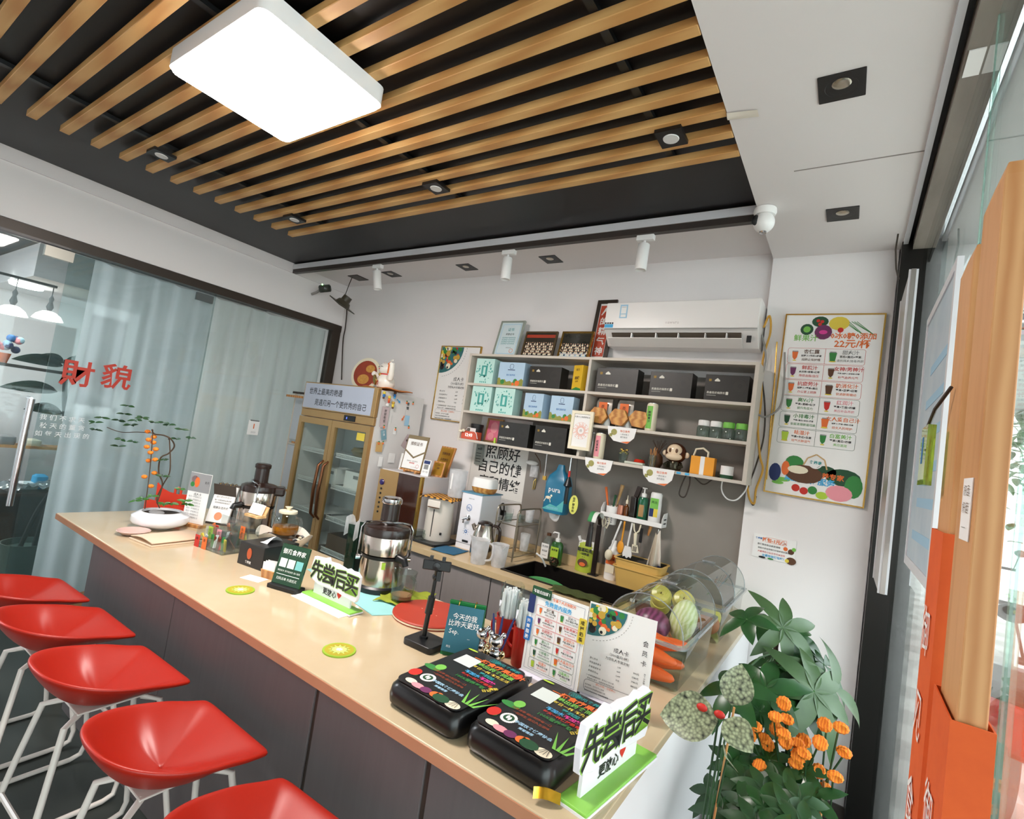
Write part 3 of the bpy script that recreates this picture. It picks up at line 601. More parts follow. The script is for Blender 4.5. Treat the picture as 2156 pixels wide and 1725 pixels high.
can(1369, 2, .034, .175, YF + .06, 'p_cream', 'p_ltgreen', 'tall green and white drink can on the middle shelf row', '鲜榨青汁')
can(1268, 3, .034, .17, YF + .045, 'p_cream', 'p_pink', 'pink and cream drink can on the lowest row beside the white frame', '红豆薏米')
can(1252, 3, .034, .17, YF + .12, 'foil', None, 'grey metal can behind the pink can')
# jars
for px, cap_, l in ((1481, 'p_white', 'small glass jar with white lid, nearer the green can'), (1507, 'p_white', 'small glass jar with white lid beside the green-lidded jar'), (1534, 'p_ltgreen', 'small glass jar with green lid beside the white-lidded jar'), (1562, 'p_ltgreen', 'small glass jar with green lid at the right end of the shelf')):
    p = PY(px, 905, YF + .05); t = thing('glass_jar', l, 'jar', (p.x, YF + .05, zz[2]), 0, 'small lidded jars')
    G().lathe([(.034, 0), (.037, .006), (.037, .055), (.028, .068)], 20, cap=False).lathe([(.034, .002), (0, .002)], 20, cap=False).obj('glass', GLASS('jar_glass', (196, 214, 206), 1.2, haze=.05), t, True)
    G().lathe([(.031, .066), (.032, .07), (.032, .094), (.029, .099), (0, .099)], 20).obj('lid', cap_, t, True)
# lowest row left: clock, jar, pink picture
p = PY(987, 915, YF + .01)
t = thing('digital_clock', 'small red wooden clock showing 12 03 with a bow', 'clock', (p.x, YF + .012, zz[3])); G().box(-.075, 0, 0, .075, .06, .062).obj('case', M('clock_red', (206, 84, 56), .4), t, bevel=.003)
letters(t, [('12:03', 0, .034, .034, M('clock_led', (255, 245, 235), .5, emit=1.2), 'c', .01)], FR((0, -.0005, 0)))
G().sph((-.078, -.01, .055), (.018, .008, .010), 10, 6).sph((-.05, -.012, .062), (.016, .008, .012), 10, 6).obj('bow', 'p_cream', t, True)
G().tube([(-.06, .03, .064), (-.02, .0, .09), (.03, -.008, .085), (.075, -.008, .05), (.09, -.005, .01)], .003, 6).obj('cable', 'wire_white', t, True)
p = PY(1004, 905, YF + .12)
t = thing('black_jar', 'black jar with white label behind the red clock', 'jar', (p.x, YF + .12, zz[3])); G().lathe([(.045, 0), (.048, .01), (.048, .10), (.05, .102), (.05, .125), (0, .127)], 22).obj('body', 'p_black', t, True); flat(t, 'label', [rect(-.028, .04, .028, .09)], 'paper', FR((0, -.0485, 0)))
def frame(name, lab, loc, w_, h_, fm, pm, fw=.018, rz=0, tilt=0, d=.018, cat_='picture frame'):
    t = thing(name, lab, cat_, loc, 0); t.rotation_euler = (tilt, 0, rz); g = G()
    for q in ((-w_ / 2, 0, w_ / 2, fw), (-w_ / 2, h_ - fw, w_ / 2, h_), (-w_ / 2, fw, -w_ / 2 + fw, h_ - fw), (w_ / 2 - fw, fw, w_ / 2, h_ - fw)): g.box(q[0], 0, q[1], q[2], d, q[3])
    g.obj('moulding', fm, t); G().box(-w_ / 2 + fw, d * .35, fw, w_ / 2 - fw, d * .9, h_ - fw).obj('print', pm, t); return t
FMAT = lambda d=.018: FR((0, d * .35, 0))
p = PY(1030, 930, YF + .15)
t = frame('pink_picture', 'framed pink cartoon picture leaning at the back of the lowest row', (p.x, YF + .17, zz[3]), .15, .19, 'fridge_gold', M('pinkprint', (226, 130, 150), .4, rgb2=(210, 80, 110), scale=14), .014, tilt=-.12); flat(t, 'red_shape', [disc(-.02, .05, .03, 12), disc(.0, .12, .035, 12, .045)], 'p_pink', FMAT())
t = tag(G().cyl((0, 0, 0), (0, 0, .04), .009, n=12).obj('lipstick_tube', 'p_lime', None, True), 'tiny lime green tube beside the black gift box on the lowest row', 'tube'); p = PY(1041, 922, YF + .02); t.location = (p.x, YF + .03, zz[3])
# white framed print on the front of the shelf
p = PY(1216, 947, YF - .03)
t = frame('white_framed_print', 'cream framed sun-dial print hanging on the shelf divider', (p.x, YF - .028, p.z), .155, .255, 'p_cream', 'paper', .02, d=.02)
P = []
for i in range(36):
    a = 2 * PI * i / 36; P.append(line((.022 * math.cos(a), .125 + .022 * math.sin(a)), ((.036 + .01 * (i % 3)) * math.cos(a), .125 + (.036 + .01 * (i % 3)) * math.sin(a)), .002))
flat(t, 'dial_print', P + outline(disc(0, .125, .055, 30), .0008), 'p_orange', FMAT(.02)); letters(t, [('人体十二时辰养生法', 0, .215, .0125, 'p_ink'), ('印', 0, .125, .018, 'p_brown')], FMAT(.02))
# small things on the bottom board, right bay
def onsh(px, y, z=3): p = PY(px, 980, y); return (p.x, y, zz[z])
t = thing('crystal_cup', 'ribbed glass cup with dried gold flowers on the lowest row', 'cup', onsh(1310, YF + .06)); G().lathe([(.02, 0), (.024, .002), (.034, .07)], 12, cap=False).obj('glass', 'jar_glass', t); 
for i in range(9): a = i * 2.4; G().sph((.02 * math.cos(a), .02 * math.sin(a), .06 + .008 * (i % 4)), (.012, .012, .006), 8, 5).obj('petal', 'gold_metal', t, True)
t = thing('tomato_box', 'small red tomato-shaped trinket box on a pale case', 'trinket', onsh(1345, YF + .09)); G().lathe([(.0, 0), (.03, .002), (.036, .02), (.028, .036), (0, .038)], 18).obj('body', M('tomato', (200, 50, 30), .25), t, True); G().cyl((0, 0, .038), (.004, 0, .046), .003, n=6).obj('stalk', 'p_green', t)
t = tag(G().box(-.06, -.02, 0, .06, .03, .016).obj('pale_case', M('palegreen', (200, 205, 190), .4), None, bevel=.005), 'flat pale green case on the edge of the lowest shelf board', 'case'); t.location = onsh(1335, YF + .03)
t = thing('stick_holder', 'clear holder of brown sticks beside the monkey figurine', 'holder', onsh(1372, YF + .05)); G().lathe([(.022, 0), (.024, .075)], 12, cap=False).obj('glass', 'jar_glass', t, True)
for i in range(7): G().cyl((.012 * math.cos(i), .012 * math.sin(i), .002), (.02 * math.cos(i * 1.3), .02 * math.sin(i * 1.3), .10 + .004 * i), .0025, n=6).obj('stick', 'wood', t)
t = thing('dried_bouquet', 'dark brown vase of dried twigs behind the monkey figurine', 'vase', onsh(1383, YF + .14)); G().lathe([(.02, 0), (.035, .03), (.03, .07), (.015, .09)], 14, cap=False).obj('vase', 'p_brown', t, True)
for i in range(10): a = i * 1.9; G().tube([(0, 0, .08), (.015 * math.cos(a), .015 * math.sin(a), .12), (.045 * math.cos(a), .03 * math.sin(a), .16 + .006 * (i % 4))], .0015, 5).obj('twig', 'p_brown', t)
mk = thing('monkey_figurine', 'glossy brown monkey figurine with a pale face and bronze body', 'figurine', onsh(1420, YF + .07)); M('glossbrown', (74, 36, 22), .12, var=.03); M('face_cream', (232, 208, 178), .12, var=.02)
G().lathe([(0, 0), (.036, .002), (.042, .025), (.034, .055), (0, .065)], 20).obj('body', M('bronze_green', (70, 66, 52), .2, .7), mk, True)
h_ = G().sph((0, 0, .105), (.062, .056, .062), 22, 14).obj('head', 'glossbrown', mk, True)
G().sph((0, -.03, .118), (.046, .032, .04), 18, 10).obj('face', 'face_cream', h_, True); G().sph((0, -.038, .083), (.05, .03, .024), 18, 10).obj('muzzle', 'face_cream', h_, True)
for sx in (-1, 1):
    G().sph((sx * .019, -.058, .118), (.008, .005, .013), 12, 8).obj('eye', 'p_brown', h_, True); G().sph((sx * .064, 0, .10), (.016, .01, .018), 12, 8).obj('ear', 'face_cream', h_, True); G().tube([(sx * .035, -.01, .045), (sx * .05, -.03, .03), (sx * .03, -.042, .02)], .011, 8).obj('arm', 'bronze_green', mk, True)
t = thing('orange_gift_box', 'orange box with white belly band and paper handle on the lowest row', 'box', onsh(1478, YF + .035), .05); M('box_orange', (240, 160, 40), .5, var=.03)
G().box(-.065, 0, 0, .065, .08, .105).obj('carton', 'box_orange', t, bevel=.002); G().box(-.012, -.001, -.0005, .012, .081, .106).obj('band', 'paper', t); G().tube([(-.06, .04, .105), (-.05, .04, .145), (-.01, .04, .155), (.02, .04, .135), (.02, .04, .105)], .006, 6).obj('paper_handle', 'p_cream', t, True)
t = thing('paper_cup', 'white cup with a green base at the right end of the lowest row', 'cup', onsh(1532, YF + .05)); G().lathe([(.035, .02), (.034, .07), (0, .071)], 22).obj('body', 'paper', t, True); G().lathe([(0, 0), (.034, 0), (.036, .02)], 22).obj('base', 'p_dgreen', t, True)
# paper notes clipped to the shelf edges
def note_sh(px0, px1, py0, row, lab, seed):
    z = zz[row]; x0, x1 = PY(px0, py0, YF - .004).x, PY(px1, py0, YF - .004).x; wd = x1 - x0; h = .10; t = thing('shelf_note', lab, 'note', ((x0 + x1) / 2, YF - .006, z + .002), 0, 'white paper notes on the shelf edge')
    pts = [(-wd / 2, 0), (wd / 2, 0), (wd / 2 - .01, -h * .6), (wd / 2 - .05, -h), (-wd / 2 + .05, -h * .9), (-wd / 2 + .01, -h * .5)]
    G().prism(pts, -.0012, 0, 'y').obj('sheet', 'paper', t); f = FR((0, -.0014, 0)); rr = random.Random(seed)
    flat(t, 'orange_corner', [[(0, -h * .93), (wd / 2 - .05, -h * .99), (wd / 2 - .03, -h * .83)]], 'p_orange', f); flat(t, 'picture_print', [disc(-wd * .25, -h * .35, .02, 14), rect(-wd * .4, -h * .65, -wd * .3, -h * .45)], M('noteprint', (190, 150, 90), .6, rgb2=(120, 160, 90), scale=90), f)
    letters(t, [('每日食养', wd * .12, -h * .25, .016, 'p_orange'), ('一杯好果汁', wd * .12, -h * .45, .012, 'p_grey'), ('温热服用', wd * .1, -h * .62, .012, 'p_grey')], f)
note_sh(1280, 1342, 897, 2, 'white paper note hung on the board above the crystal cup', 1); note_sh(1232, 1292, 965, 3, 'white paper note hung on the lowest board under the pink can', 2); note_sh(1353, 1422, 985, 3, 'white paper note hung on the lowest board under the monkey figurine', 3)
for px in (1428, 1446): p = PY(px, 1001, YF - .003); tag(G().box(p.x - .012, YF - .0035, zz[3] - .014, p.x + .012, YF - .0021, zz[3] - .002).obj('blue_sticker', 'p_cyan'), 'small blue sticker on the lowest shelf edge nearer the ' + ('monkey figurine' if px < 1440 else 'orange gift box'), 'sticker')
# ---- frames on top of the shelf
p = PY(1060, 745, 3.15)
def ptop(px, y): p = PY(px, 745, y); return (p.x, y, zz[0] + .002)
t = frame('framed_certificate', 'silver framed pale blue certificate leaning on top of the shelf', ptop(1060, 3.12), .225, .31, M('silver_green', (176, 184, 172), .35, .4), M('certprint', (208, 222, 226), .4, var=.03), .014, tilt=-.22)
flat(t, 'border_print', outline(rrect(-.085, .03, .085, .28, .01), .004), 'p_lightblue', FMAT()); letters(t, [('证书', 0, .235, .03, 'p_teal'), ('荣誉证书', 0, .195, .02, 'p_ink')] + [('兹证明该产品符合标准', 0, .165 - i * .017, .0125, 'p_teal') for i in range(4)] + [('特发此证', .02, .08, .012, 'p_grey')], FMAT())
flat(t, 'seal_print', outline(disc(.05, .055, .016, 18), .003), 'p_orange', FMAT())
def crowd(t, w_, h_, sd):
    rr = random.Random(sd); A, B = [], []
    for r in range(5):
        n = 13 + r
        for i in range(n):
            u = -w_ * .42 + w_ * .84 * i / (n - 1) + rr.uniform(-.002, .002); v = h_ * (.62 - .1 * r) + rr.uniform(-.002, .002); A.append(disc(u, v, .0045, 8)); B.append(rect(u - .006, v - .017, u + .006, v - .005))
    flat(t, 'clothes_print', [b for i, b in enumerate(B) if (i * 7 + sd) % 3], 'p_cream', FMAT(), .001); flat(t, 'dark_clothes_print', [b for i, b in enumerate(B) if not (i * 7 + sd) % 3], 'p_ink', FMAT(), .001); flat(t, 'faces_print', A, M('skin', (206, 160, 130), .6), FMAT(), .0014)
t = frame('group_photo', 'unlit dark framed group photo with a red banner on the shelf top', ptop(1128, 3.12), .275, .215, M('brown_frame', (84, 66, 40), .4), M('photo_dark', (60, 54, 46), .3, var=.2, scale=20), .012, tilt=-.2); flat(t, 'banner_print', [rect(-.125, .165, .125, .19)], M('bannerred', (170, 60, 36), .5), FMAT()); crowd(t, .27, .2, 3)
t = frame('group_photo', 'gold framed group photo with bright glare on the shelf top', ptop(1205, 3.12), .25, .215, 'gold_metal', 'photo_dark', .014, tilt=-.2); t.children[1].data.materials[0] = M('photo_gloss', (60, 58, 52), .06, var=.2, scale=20, coat=1); crowd(t, .27, .19, 5)
flat(t, 'caption_print', [rect(-.12, .02, .1, .05)], 'p_lightblue', FMAT()); letters(t, [('合影留念', 0, .035, .022, 'p_white')], FMAT())
t = frame('red_scroll_frame', 'tall dark framed red print with white brush characters beside the air conditioner', ptop(1256, 3.19), .15, .47, 'frame_dark', 'paper', .028, tilt=-.14); flat(t, 'red_print', [rect(-.042, .042, .042, .428)], M('scrollred', (190, 72, 44), .5), FMAT()); letters(t, vert_text('人的精气神', 0, .38, .062, 'p_white', 1.2, .02), FMAT(), )
# ---- wall card between fridge and shelf
p0, p1 = PY(927, 728, YB - .02), PY(906, 882, YB - .02); pw = .44
def member_card(t, w_, h_, f, full=True):
    s = h_ / 1.02
    pic = [(-w_ / 2, h_)] + [(-w_ / 2 + w_ * .58, h_)] + [(-w_ / 2 + w_ * (.58 * math.cos(a)) * 1.0, h_ - h_ * .36 * math.sin(a)) for a in [PI / 2 * i / 10 for i in range(11)]]
    flat(t, 'photo_print', [pic], M('vegphoto', (30, 80, 70), .5, rgb2=(60, 130, 140), scale=12), f, .0008)
    rr = random.Random(4); cols = ['p_orange', 'p_yellow', 'p_red', 'p_green', 'p_cream', 'p_ink', 'p_gold']; by = {}
    for i in range(46):
        a, r = rr.random() * PI / 2, rr.random() ** .6 * .93; by.setdefault(cols[i % 7], []).append(disc(-w_ / 2 + w_ * .54 * r * math.cos(a) + .004, h_ - .004 - h_ * .33 * r * math.sin(a), w_ * .04 * (.6 + rr.random()), 10))
    for i, (k, v) in enumerate(by.items()): flat(t, 'fruit_print', v, k, f, .0010 + .00012 * i)
    flat(t, 'dash_print', [line((-w_ / 2 + w_ * .66 * math.cos(a), h_ - h_ * .41 * math.sin(a)), (-w_ / 2 + w_ * .66 * math.cos(a + .04), h_ - h_ * .41 * math.sin(a + .04)), .004 * s) for a in [.02 + i * .085 for i in range(17)]], 'p_ink', f)
    L = [('成人卡', w_ * .06, h_ * .565, .062 * s, 'p_ink'), ('（300毫升/杯）', w_ * .04, h_ * .505, .042 * s, 'p_ink'), ('为您私人专属定制', w_ * .02, h_ * .455, .036 * s, 'p_ink')]
    for i, (a, b, c) in enumerate((('舒心月卡', '25杯', '500元'), ('平安温养季卡', '88杯', '1580元'), ('万事顺遂年卡', '228杯', '3980元'), ('终极定龙vip', '不限', '8800元'))):
        v = h_ * (.395 - .048 * i); L += [(a, -w_ * .40, v, .025 * s, 'p_ink', 'l'), (b, w_ * .06, v, .022 * s, 'p_ink'), (c, w_ * .36, v, .027 * s, 'p_ink', 'r', .01)]
    L += [('（一份果蔬套餐体验！早市买几份水果，', -w_ * .42, h_ * .198, .021 * s, 'p_ink', 'l'), ('养生的心得下，加食养家享受更优惠', -w_ * .40, h_ * .165, .021 * s, 'p_ink', 'l'), ('舒心为你，日常养心', -w_ * .1, h_ * .125, .027 * s, 'p_orange')]
    L += [(x, -w_ * .42, h_ * (.09 - .033 * i), .020 * s, 'p_ink', 'l') for i, x in enumerate(('每天两杯，元气元气上班族', '养成好的饮食睡眠规律和习惯', '食用方式每日饭前，饮食细嚼慢咽'))]
    flat(t, 'rule_print', outline(rrect(-w_ * .44, h_ * .025, w_ * .3, h_ * .145, .01), .0015) , 'p_grey', f)
    if full: L += vert_text('会员卡', w_ * .40, h_ * .74, .07 * s, 'p_ink', 1.55, .004) + vert_text('放下对食物是一切享用的', w_ * .44, h_ * .42, .022 * s, 'p_ink', 1.1) + vert_text('自律更自由', w_ * .37, h_ * .2, .022 * s, 'p_ink', 1.1)
    letters(t, L, f)
t = frame('wall_card', 'gold framed membership card poster on the back wall by the fridge', (p1.x + pw / 2, YB - .02, p1.z), pw, p0.z - p1.z, 'gold_metal', 'paper', .008, d=.018); member_card(t, pw - .02, p0.z - p1.z - .01, FMAT(), False)
# ---- air conditioner
ac = thing('air_conditioner', 'white wall-mounted split air conditioner over the shelf', 'air conditioner', (-.96, 3.05, 2.365)); aw = .47
prof = [(.215, .0), (.10, 0), (.02, .085), (.0, .11), (.0, .26), (.015, .275), (.215, .275)]
G().ring([[(x, a, b) for a, b in prof] for x in (-aw, aw)]).obj('casing', M('ac_white', (236, 231, 228), .28, var=.01, coat=.3), ac, bevel=.004)
G().box(-aw + .004, -.003, .098, aw - .004, .0, .268).obj('front_panel', 'ac_white', ac, bevel=.0015); G().box(-aw + .004, -.0035, .09, aw - .004, -.0005, .093).obj('gap_line', 'p_grey', ac)
mm = Mx.Translation((0, .095, -.002)) @ Mx.Rotation(-.82, 4, 'X')
G().add([(-aw + .05, .022, .075), (aw - .09, .022, .075), (aw - .09, .09, .002), (-aw + .05, .09, .002)], [(0, 1, 2, 3)]).obj('outlet', M('vent_dark', (92, 80, 68), .7), ac, solid=.002)
G().add([(-aw + .04, -.002, .035), (aw - .08, -.002, .035), (aw - .08, .075, -.004), (-aw + .04, .075, -.004)], [(0, 1, 2, 3)]).obj('flap', 'ac_white', ac, solid=.006)
for x in (-.28, -.12, .02, .18, .3): G().box(x, .01, .03, x + .006, .05, .07).obj('vane', 'ac_white', ac)
f = FR((0, -.0032, 0)); flat(ac, 'energy_label', [rect(-.37, .165, -.318, .255)], 'p_lightblue', f); flat(ac, 'label_paper', [rect(-.362, .195, -.326, .245), rect(-.362, .172, -.326, .190)], 'paper', f, .0012); flat(ac, 'feature_label', [rect(-.465, .102, -.405, .125)], 'p_cyan', f); flat(ac, 'feature_marks', [rect(-.465 + i * .016, .127, -.453 + i * .016, .137) for i in range(4)], 'p_ink', f)
letters(ac, [('oaweru', -.02, .135, .028, M('logo_silver', (176, 170, 168), .3, .5), 'c', .01), ('中国能效标识', -.344, .238, .0062, 'p_ink')], f)
G().box(aw - .06, .03, .02, aw - .035, .034, .06).obj('sensor', 'p_black', ac)
# ---- cables beside the shelf
M('cable_yellow', (214, 160, 60), .5); M('cable_grey', (150, 146, 142), .5); M('cable_dark', (60, 48, 40), .5)
def cable(name, pts, y, r, mt, lab, ys=None):
    P = [PY(px, py, (ys[i] if ys else y)) for i, (px, py) in enumerate(pts)]; Q = []
    for i in range(len(P) - 1):
        a, b, c, d = P[max(i - 1, 0)], P[i], P[i + 1], P[min(i + 2, len(P) - 1)]
        for k in range(6):
            t_ = k / 6; Q.append(.5 * ((2 * b) + (c - a) * t_ + (2 * a - 5 * b + 4 * c - d) * t_ ** 2 + (3 * b - a - 3 * c + d) * t_ ** 3))
    Q.append(P[-1]); return tag(G().tube(Q, r, 7).obj(name, mt, None, True), lab, 'cable')
cable('cable', [(1608, 690), (1620, 665), (1622, 700), (1606, 760), (1602, 850), (1596, 900), (1600, 960), (1606, 990), (1592, 1030), (1588, 1060), (1578, 1050), (1573, 1020)], 3.19, .006, 'cable_yellow', 'yellow cable looping down from the air conditioner beside the pillar')
cable('cable', [(1604, 705), (1612, 760), (1590, 830), (1592, 865), (1610, 878), (1640, 860), (1650, 820), (1652, 760), (1652, 742)], 3.18, .0055, 'cable_grey', 'grey hose looping from the air conditioner across the pillar')
cable('cable', [(1600, 770), (1610, 850), (1608, 920), (1590, 985), (1575, 1030), (1585, 1064), (1592, 1045)], 3.195, .0045, 'cable_dark', 'thin dark cable hanging beside the shelf end')
cable('cable', [(1636, 720), (1630, 810), (1622, 900), (1614, 1010)], 3.205, .004, 'gold_metal', 'straight brass-coloured cable down the pillar edge')
cable('cable', [(1455, 985), (1440, 1010), (1430, 1040), (1442, 1046), (1452, 1020), (1455, 1000), (1480, 1020), (1500, 1010), (1520, 1003)], 3.12, .004, 'cable_dark', 'black cable looping under the lowest shelf board')
cable('cable', [(1523, 1004), (1519, 1030), (1530, 1050), (1550, 1053), (1568, 1035), (1574, 1020)], 3.12, .004, 'wire_white', 'white cable hanging under the shelf end')
# ---- menu board and small sign on the pillar
YM = YP - .012
mw, mh = .47, 1.03
mb = frame('menu_board', 'tall gold framed juice menu board hanging on the white pillar', (-.155, YP - .018, 1.553), mw, mh, 'gold_metal', 'paper', .007, d=.016); mb.rotation_euler = (0, .012, 0)
f = FMAT(.016)
def cup(kind, u, v, s, c):
    """little drink glasses of the menus: list of (polys, material)"""
    if kind == 0: b = [(u - s * .3, v + s), (u + s * .3, v + s), (u + s * .22, v + s * .35), (u + s * .05, v + s * .12), (u - s * .05, v + s * .12), (u - s * .22, v + s * .35)]; st_ = [disc(u, v + .03 * s, s * .2, 12, s * .07)]
    else: b = [(u - s * .36, v + s), (u + s * .36, v + s), (u + s * .24, v + s * .08), (u - s * .24, v + s * .08)]; st_ = [disc(u, v + .05 * s, s * .33, 12, s * .09)]
    top = [[(u - s * .3, v + s * 1.0), (u + s * .3, v + s * 1.0), (u + s * .28, v + s * 1.12), (u - s * .28, v + s * 1.12)]]
    return b, st_, top
ROWS = [(('杏仁露', '胡萝卜+牛奶+蜂蜜', '润肺止咳护嗓', 'orange', 'brown'), ('甜火汁', '苦瓜+黄瓜+苹果', '清热降火排毒养颜', 'green', 'grey')),
        (('鲜蔬汁', '火龙果+香蕉+红枣', '降低血脂/血压', 'purple', 'red'), ('女神/男神汁', '苹果+胡萝卜+甜菜根+柠檬', '补气血养元气', 'brown', 'red')),
        (('抗疲劳汁', '胡萝卜+苹果+黄瓜', '办公室上班族', 'orange', 'red'), ('助消化汁', '苹果+菠萝+红枣', '促进肠胃蠕动', 'brown', 'orange')),
        (('高Vc汁', '苹果+青椒+桔子', '提升免疫力', 'green', 'green'), ('红润汁', '苹果+番茄+柠檬', '美白补血养颜', 'red', 'pink')),
        (('小排毒汁', '苹果+黄瓜+苦瓜+芹菜', '全面清理肠道垃圾', 'dgreen', 'green'), ('女人爱自己汁', '胡萝卜+苹果+青椒+生姜', '给女人的呵护', 'orange', 'orange')),
        (('祛湿汁', '苹果+冬瓜+生姜', '祛气水肿湿气', 'lime', 'orange'), ('白富美汁', '苹果+黄瓜+柠檬', '美白滋润', 'green', 'ltgreen'))]
def menu_grid(t, f, u0, v0, u1, v1, ts, rule):
    rh = (v1 - v0) / 6; cw = (u1 - u0) / 2; by = {}; L = []; rules = {}
    for r, row in enumerate(ROWS):
        vb = v1 - rh * (r + 1); rc = 'p_red' if r < 3 else 'p_dgreen'
        rules.setdefault(rc, []).extend(outline(rrect(u0, vb + rh * .03, u1, vb + rh * .97, rh * .12), rule) + [line((u0 + cw, vb + rh * .03), (u0 + cw, vb + rh * .97), rule)])
        for c, (nm, ing, eff, col, tc_) in enumerate(row):
            u = u0 + cw * c + cw * .2; v = vb + rh * .18; s = rh * .55; b, st_, top = cup((r + c) % 2 if c else 0 if r < 5 else 1, u, v, s, col)
            by.setdefault('p_' + col, []).append(b); by.setdefault('p_yellow', []).extend(st_); by.setdefault('p_grey', []).extend(top)
            uc = u0 + cw * c + cw * .64; L += [(nm, uc, vb + rh * .76, ts * 1.25, 'p_' + tc_, 'c', .01), (ing, uc, vb + rh * .5, min(ts * .95, cw * .6 / len(ing)), 'p_ink', 'c', .015), (eff, uc, vb + rh * .26, ts * .75, 'p_' + tc_)]
    for i, (k, v) in enumerate(by.items()): flat(t, 'drink_print', v, k, f, .0008 + .0001 * i)
    for k, v in rules.items(): flat(t, 'rule_print', v, k, f)
    letters(t, L, f)
menu_grid(mb, f, -.20, .285, .165, .835, .0205, .0014)
letters(mb, [('0冰0糖0添加', .10, .905, .038, 'p_orange', 'c', .02), ('22元/杯', .10, .862, .05, 'p_orange', 'c', .02), ('鲜果汁', -.12, .89, .04, 'p_ltgreen', 'c', .01), ('御见健康食养专家', .0, .135, .034, 'p_orange', 'c', .02), ('果蔬鲜榨服务', -.02, .10, .04, 'p_cyan', 'c', .03), ('食养家', .0, .20, .02, 'p_teal', 'c', .02)], f)
def veg(t, f, items):
    by = {}
    for (u, v, r, c, *ry) in items: by.setdefault(c, []).append(disc(u, v, r, 14, ry[0] if ry else None))
    for i, (k, v) in enumerate(by.items()): flat(t, 'vegetable_print', v, k, f, .0008 + .00012 * i)
veg(mb, f, [(-.06, .985, .04, 'p_dgreen', .03), (-.12, .94, .032, 'p_dgreen'), (-.04, .925, .042, 'p_purple'), (.03, .975, .048, 'p_yellow', .038), (-.12, .94, .018, 'p_ltgreen'), (-.07, .99, .009, 'p_red'), (-.05, .985, .009, 'p_red'), (-.06, .97, .009, 'p_red'), (.04, .938, .014, 'p_red'), (-.04, .925, .02, 'p_magenta', .012),
            (-.10, .185, .045, 'p_green', .04), (-.05, .13, .09, 'p_brown', .05), (.05, .16, .05, 'p_dgreen', .03), (.13, .14, .08, 'p_dgreen', .045), (-.19, .12, .03, 'p_navy', .05), (-.15, .085, .04, 'p_ltgreen', .012), (-.17, .065, .03, 'p_ltgreen', .01), (-.08, .05, .02, 'p_red'), (-.04, .04, .02, 'p_red'), (.0, .05, .022, 'p_green'), (.045, .03, .028, 'p_lime', .02), (.12, .055, .06, 'p_pink', .042), (.18, .1, .04, 'p_green', .06), (-.14, .15, .02, 'p_orange', .04), (-.08, .15, .05, 'p_cream', .022)])
flat(mb, 'chive_print', [line((.05 + .012 * i, .985), (.12 + .016 * i, .93 - .012 * (i % 3)), .003) for i in range(6)], 'p_green', f); flat(mb, 'basket_handle', outline([(-.06, .17), (-.04, .22), (.0, .245), (.04, .22), (.055, .17)], .007)[:-1], M('wicker', (205, 170, 120), .6), f, .0016); flat(mb, 'logo_ring', outline(disc(.0, .2, .03, 24), .006), 'paper', f, .0018)
p0, p1 = PY(1588, 1122, YP - .004), PY(1672, 1190, YP - .004)
sg = thing('packing_sign', 'small white printed takeaway-packing sign on the pillar', 'sign', ((p0.x + p1.x) / 2, YP - .005, p1.z)); sw, sh_ = p1.x - p0.x, p0.z - p1.z
G().box(-sw / 2, 0, 0, sw / 2, .004, sh_).obj('plate', 'paper', sg); f = FR()
letters(sg, [('打包-1元/瓶', .0, sh_ * .8, .024, 'p_orange', 'c', .03), ('我们使用食品级玻璃瓶', -sw * .12, sh_ * .58, .0115, 'p_ink'), ('鼓励大家自带随行环保杯更优惠哦', -.0, sh_ * .42, .0105, 'p_ink'), ('大暖男和小仙女也可以自带', -.01, sh_ * .27, .0115, 'p_red'), ('食养家', -sw * .37, sh_ * .82, .012, 'p_blue', 'c', .02), ('支暖杯的打包哦！', -.0, sh_ * .13, .015, 'p_cyan', 'c', .02)], f)
veg(sg, f, [(sw * .27, sh_ * .58, .011, 'p_orange'), (sw * .4, sh_ * .5, .015, 'p_brown'), (sw * .42, sh_ * .12, .025, 'p_brown', .02), (sw * .33, sh_ * .1, .01, 'p_yellow'), (sw * .46, sh_ * .62, .01, 'p_ltgreen'), (-sw * .05, .004, .015, 'p_green', .005), (-sw * .25, .004, .018, 'p_ink', .006)]); flat(sg, 'rule_print', outline(rrect(-.045, sh_ * .7, .06, sh_ * .92, .004), .0012), 'p_orange', f)
# ---- camera dome on the right soffit, tape scrap
p = PZ(1612, 440, 2.93)
cm = thing('security_camera', 'white dome security camera hanging from the soffit corner', 'camera', (p.x, p.y, 2.93))
G().lathe([(.05, -.002), (.052, -.02), (.046, -.035)], 24).obj('mount', 'plastic_white', cm, True); G().sph((0, 0, -.07), (.048, .048, .05), 24, 14).obj('ball', 'plastic_white', cm, True)
G().sph((-.034, -.03, -.066), (.018, .015, .026), 16, 10).obj('lens', 'p_black', cm, True); G().lathe([(.018, -.112), (.016, -.124), (0, -.126)], 16).obj('sensor_tip', 'chrome', cm, True)
p = PZ(1563, 236, 2.93); t = tag(G().grid(lambda u, v: (-.05 + .1 * u, -.02 + .04 * v + .02 * u, -.004 - .012 * (1 - u) * math.sin(v * 3)), 6, 3).obj('tape_scrap', M('tape', (224, 214, 200), .4), None, True), 'scrap of clear tape peeling off the white soffit', 'tape'); t.location = (p.x, p.y, 2.93)
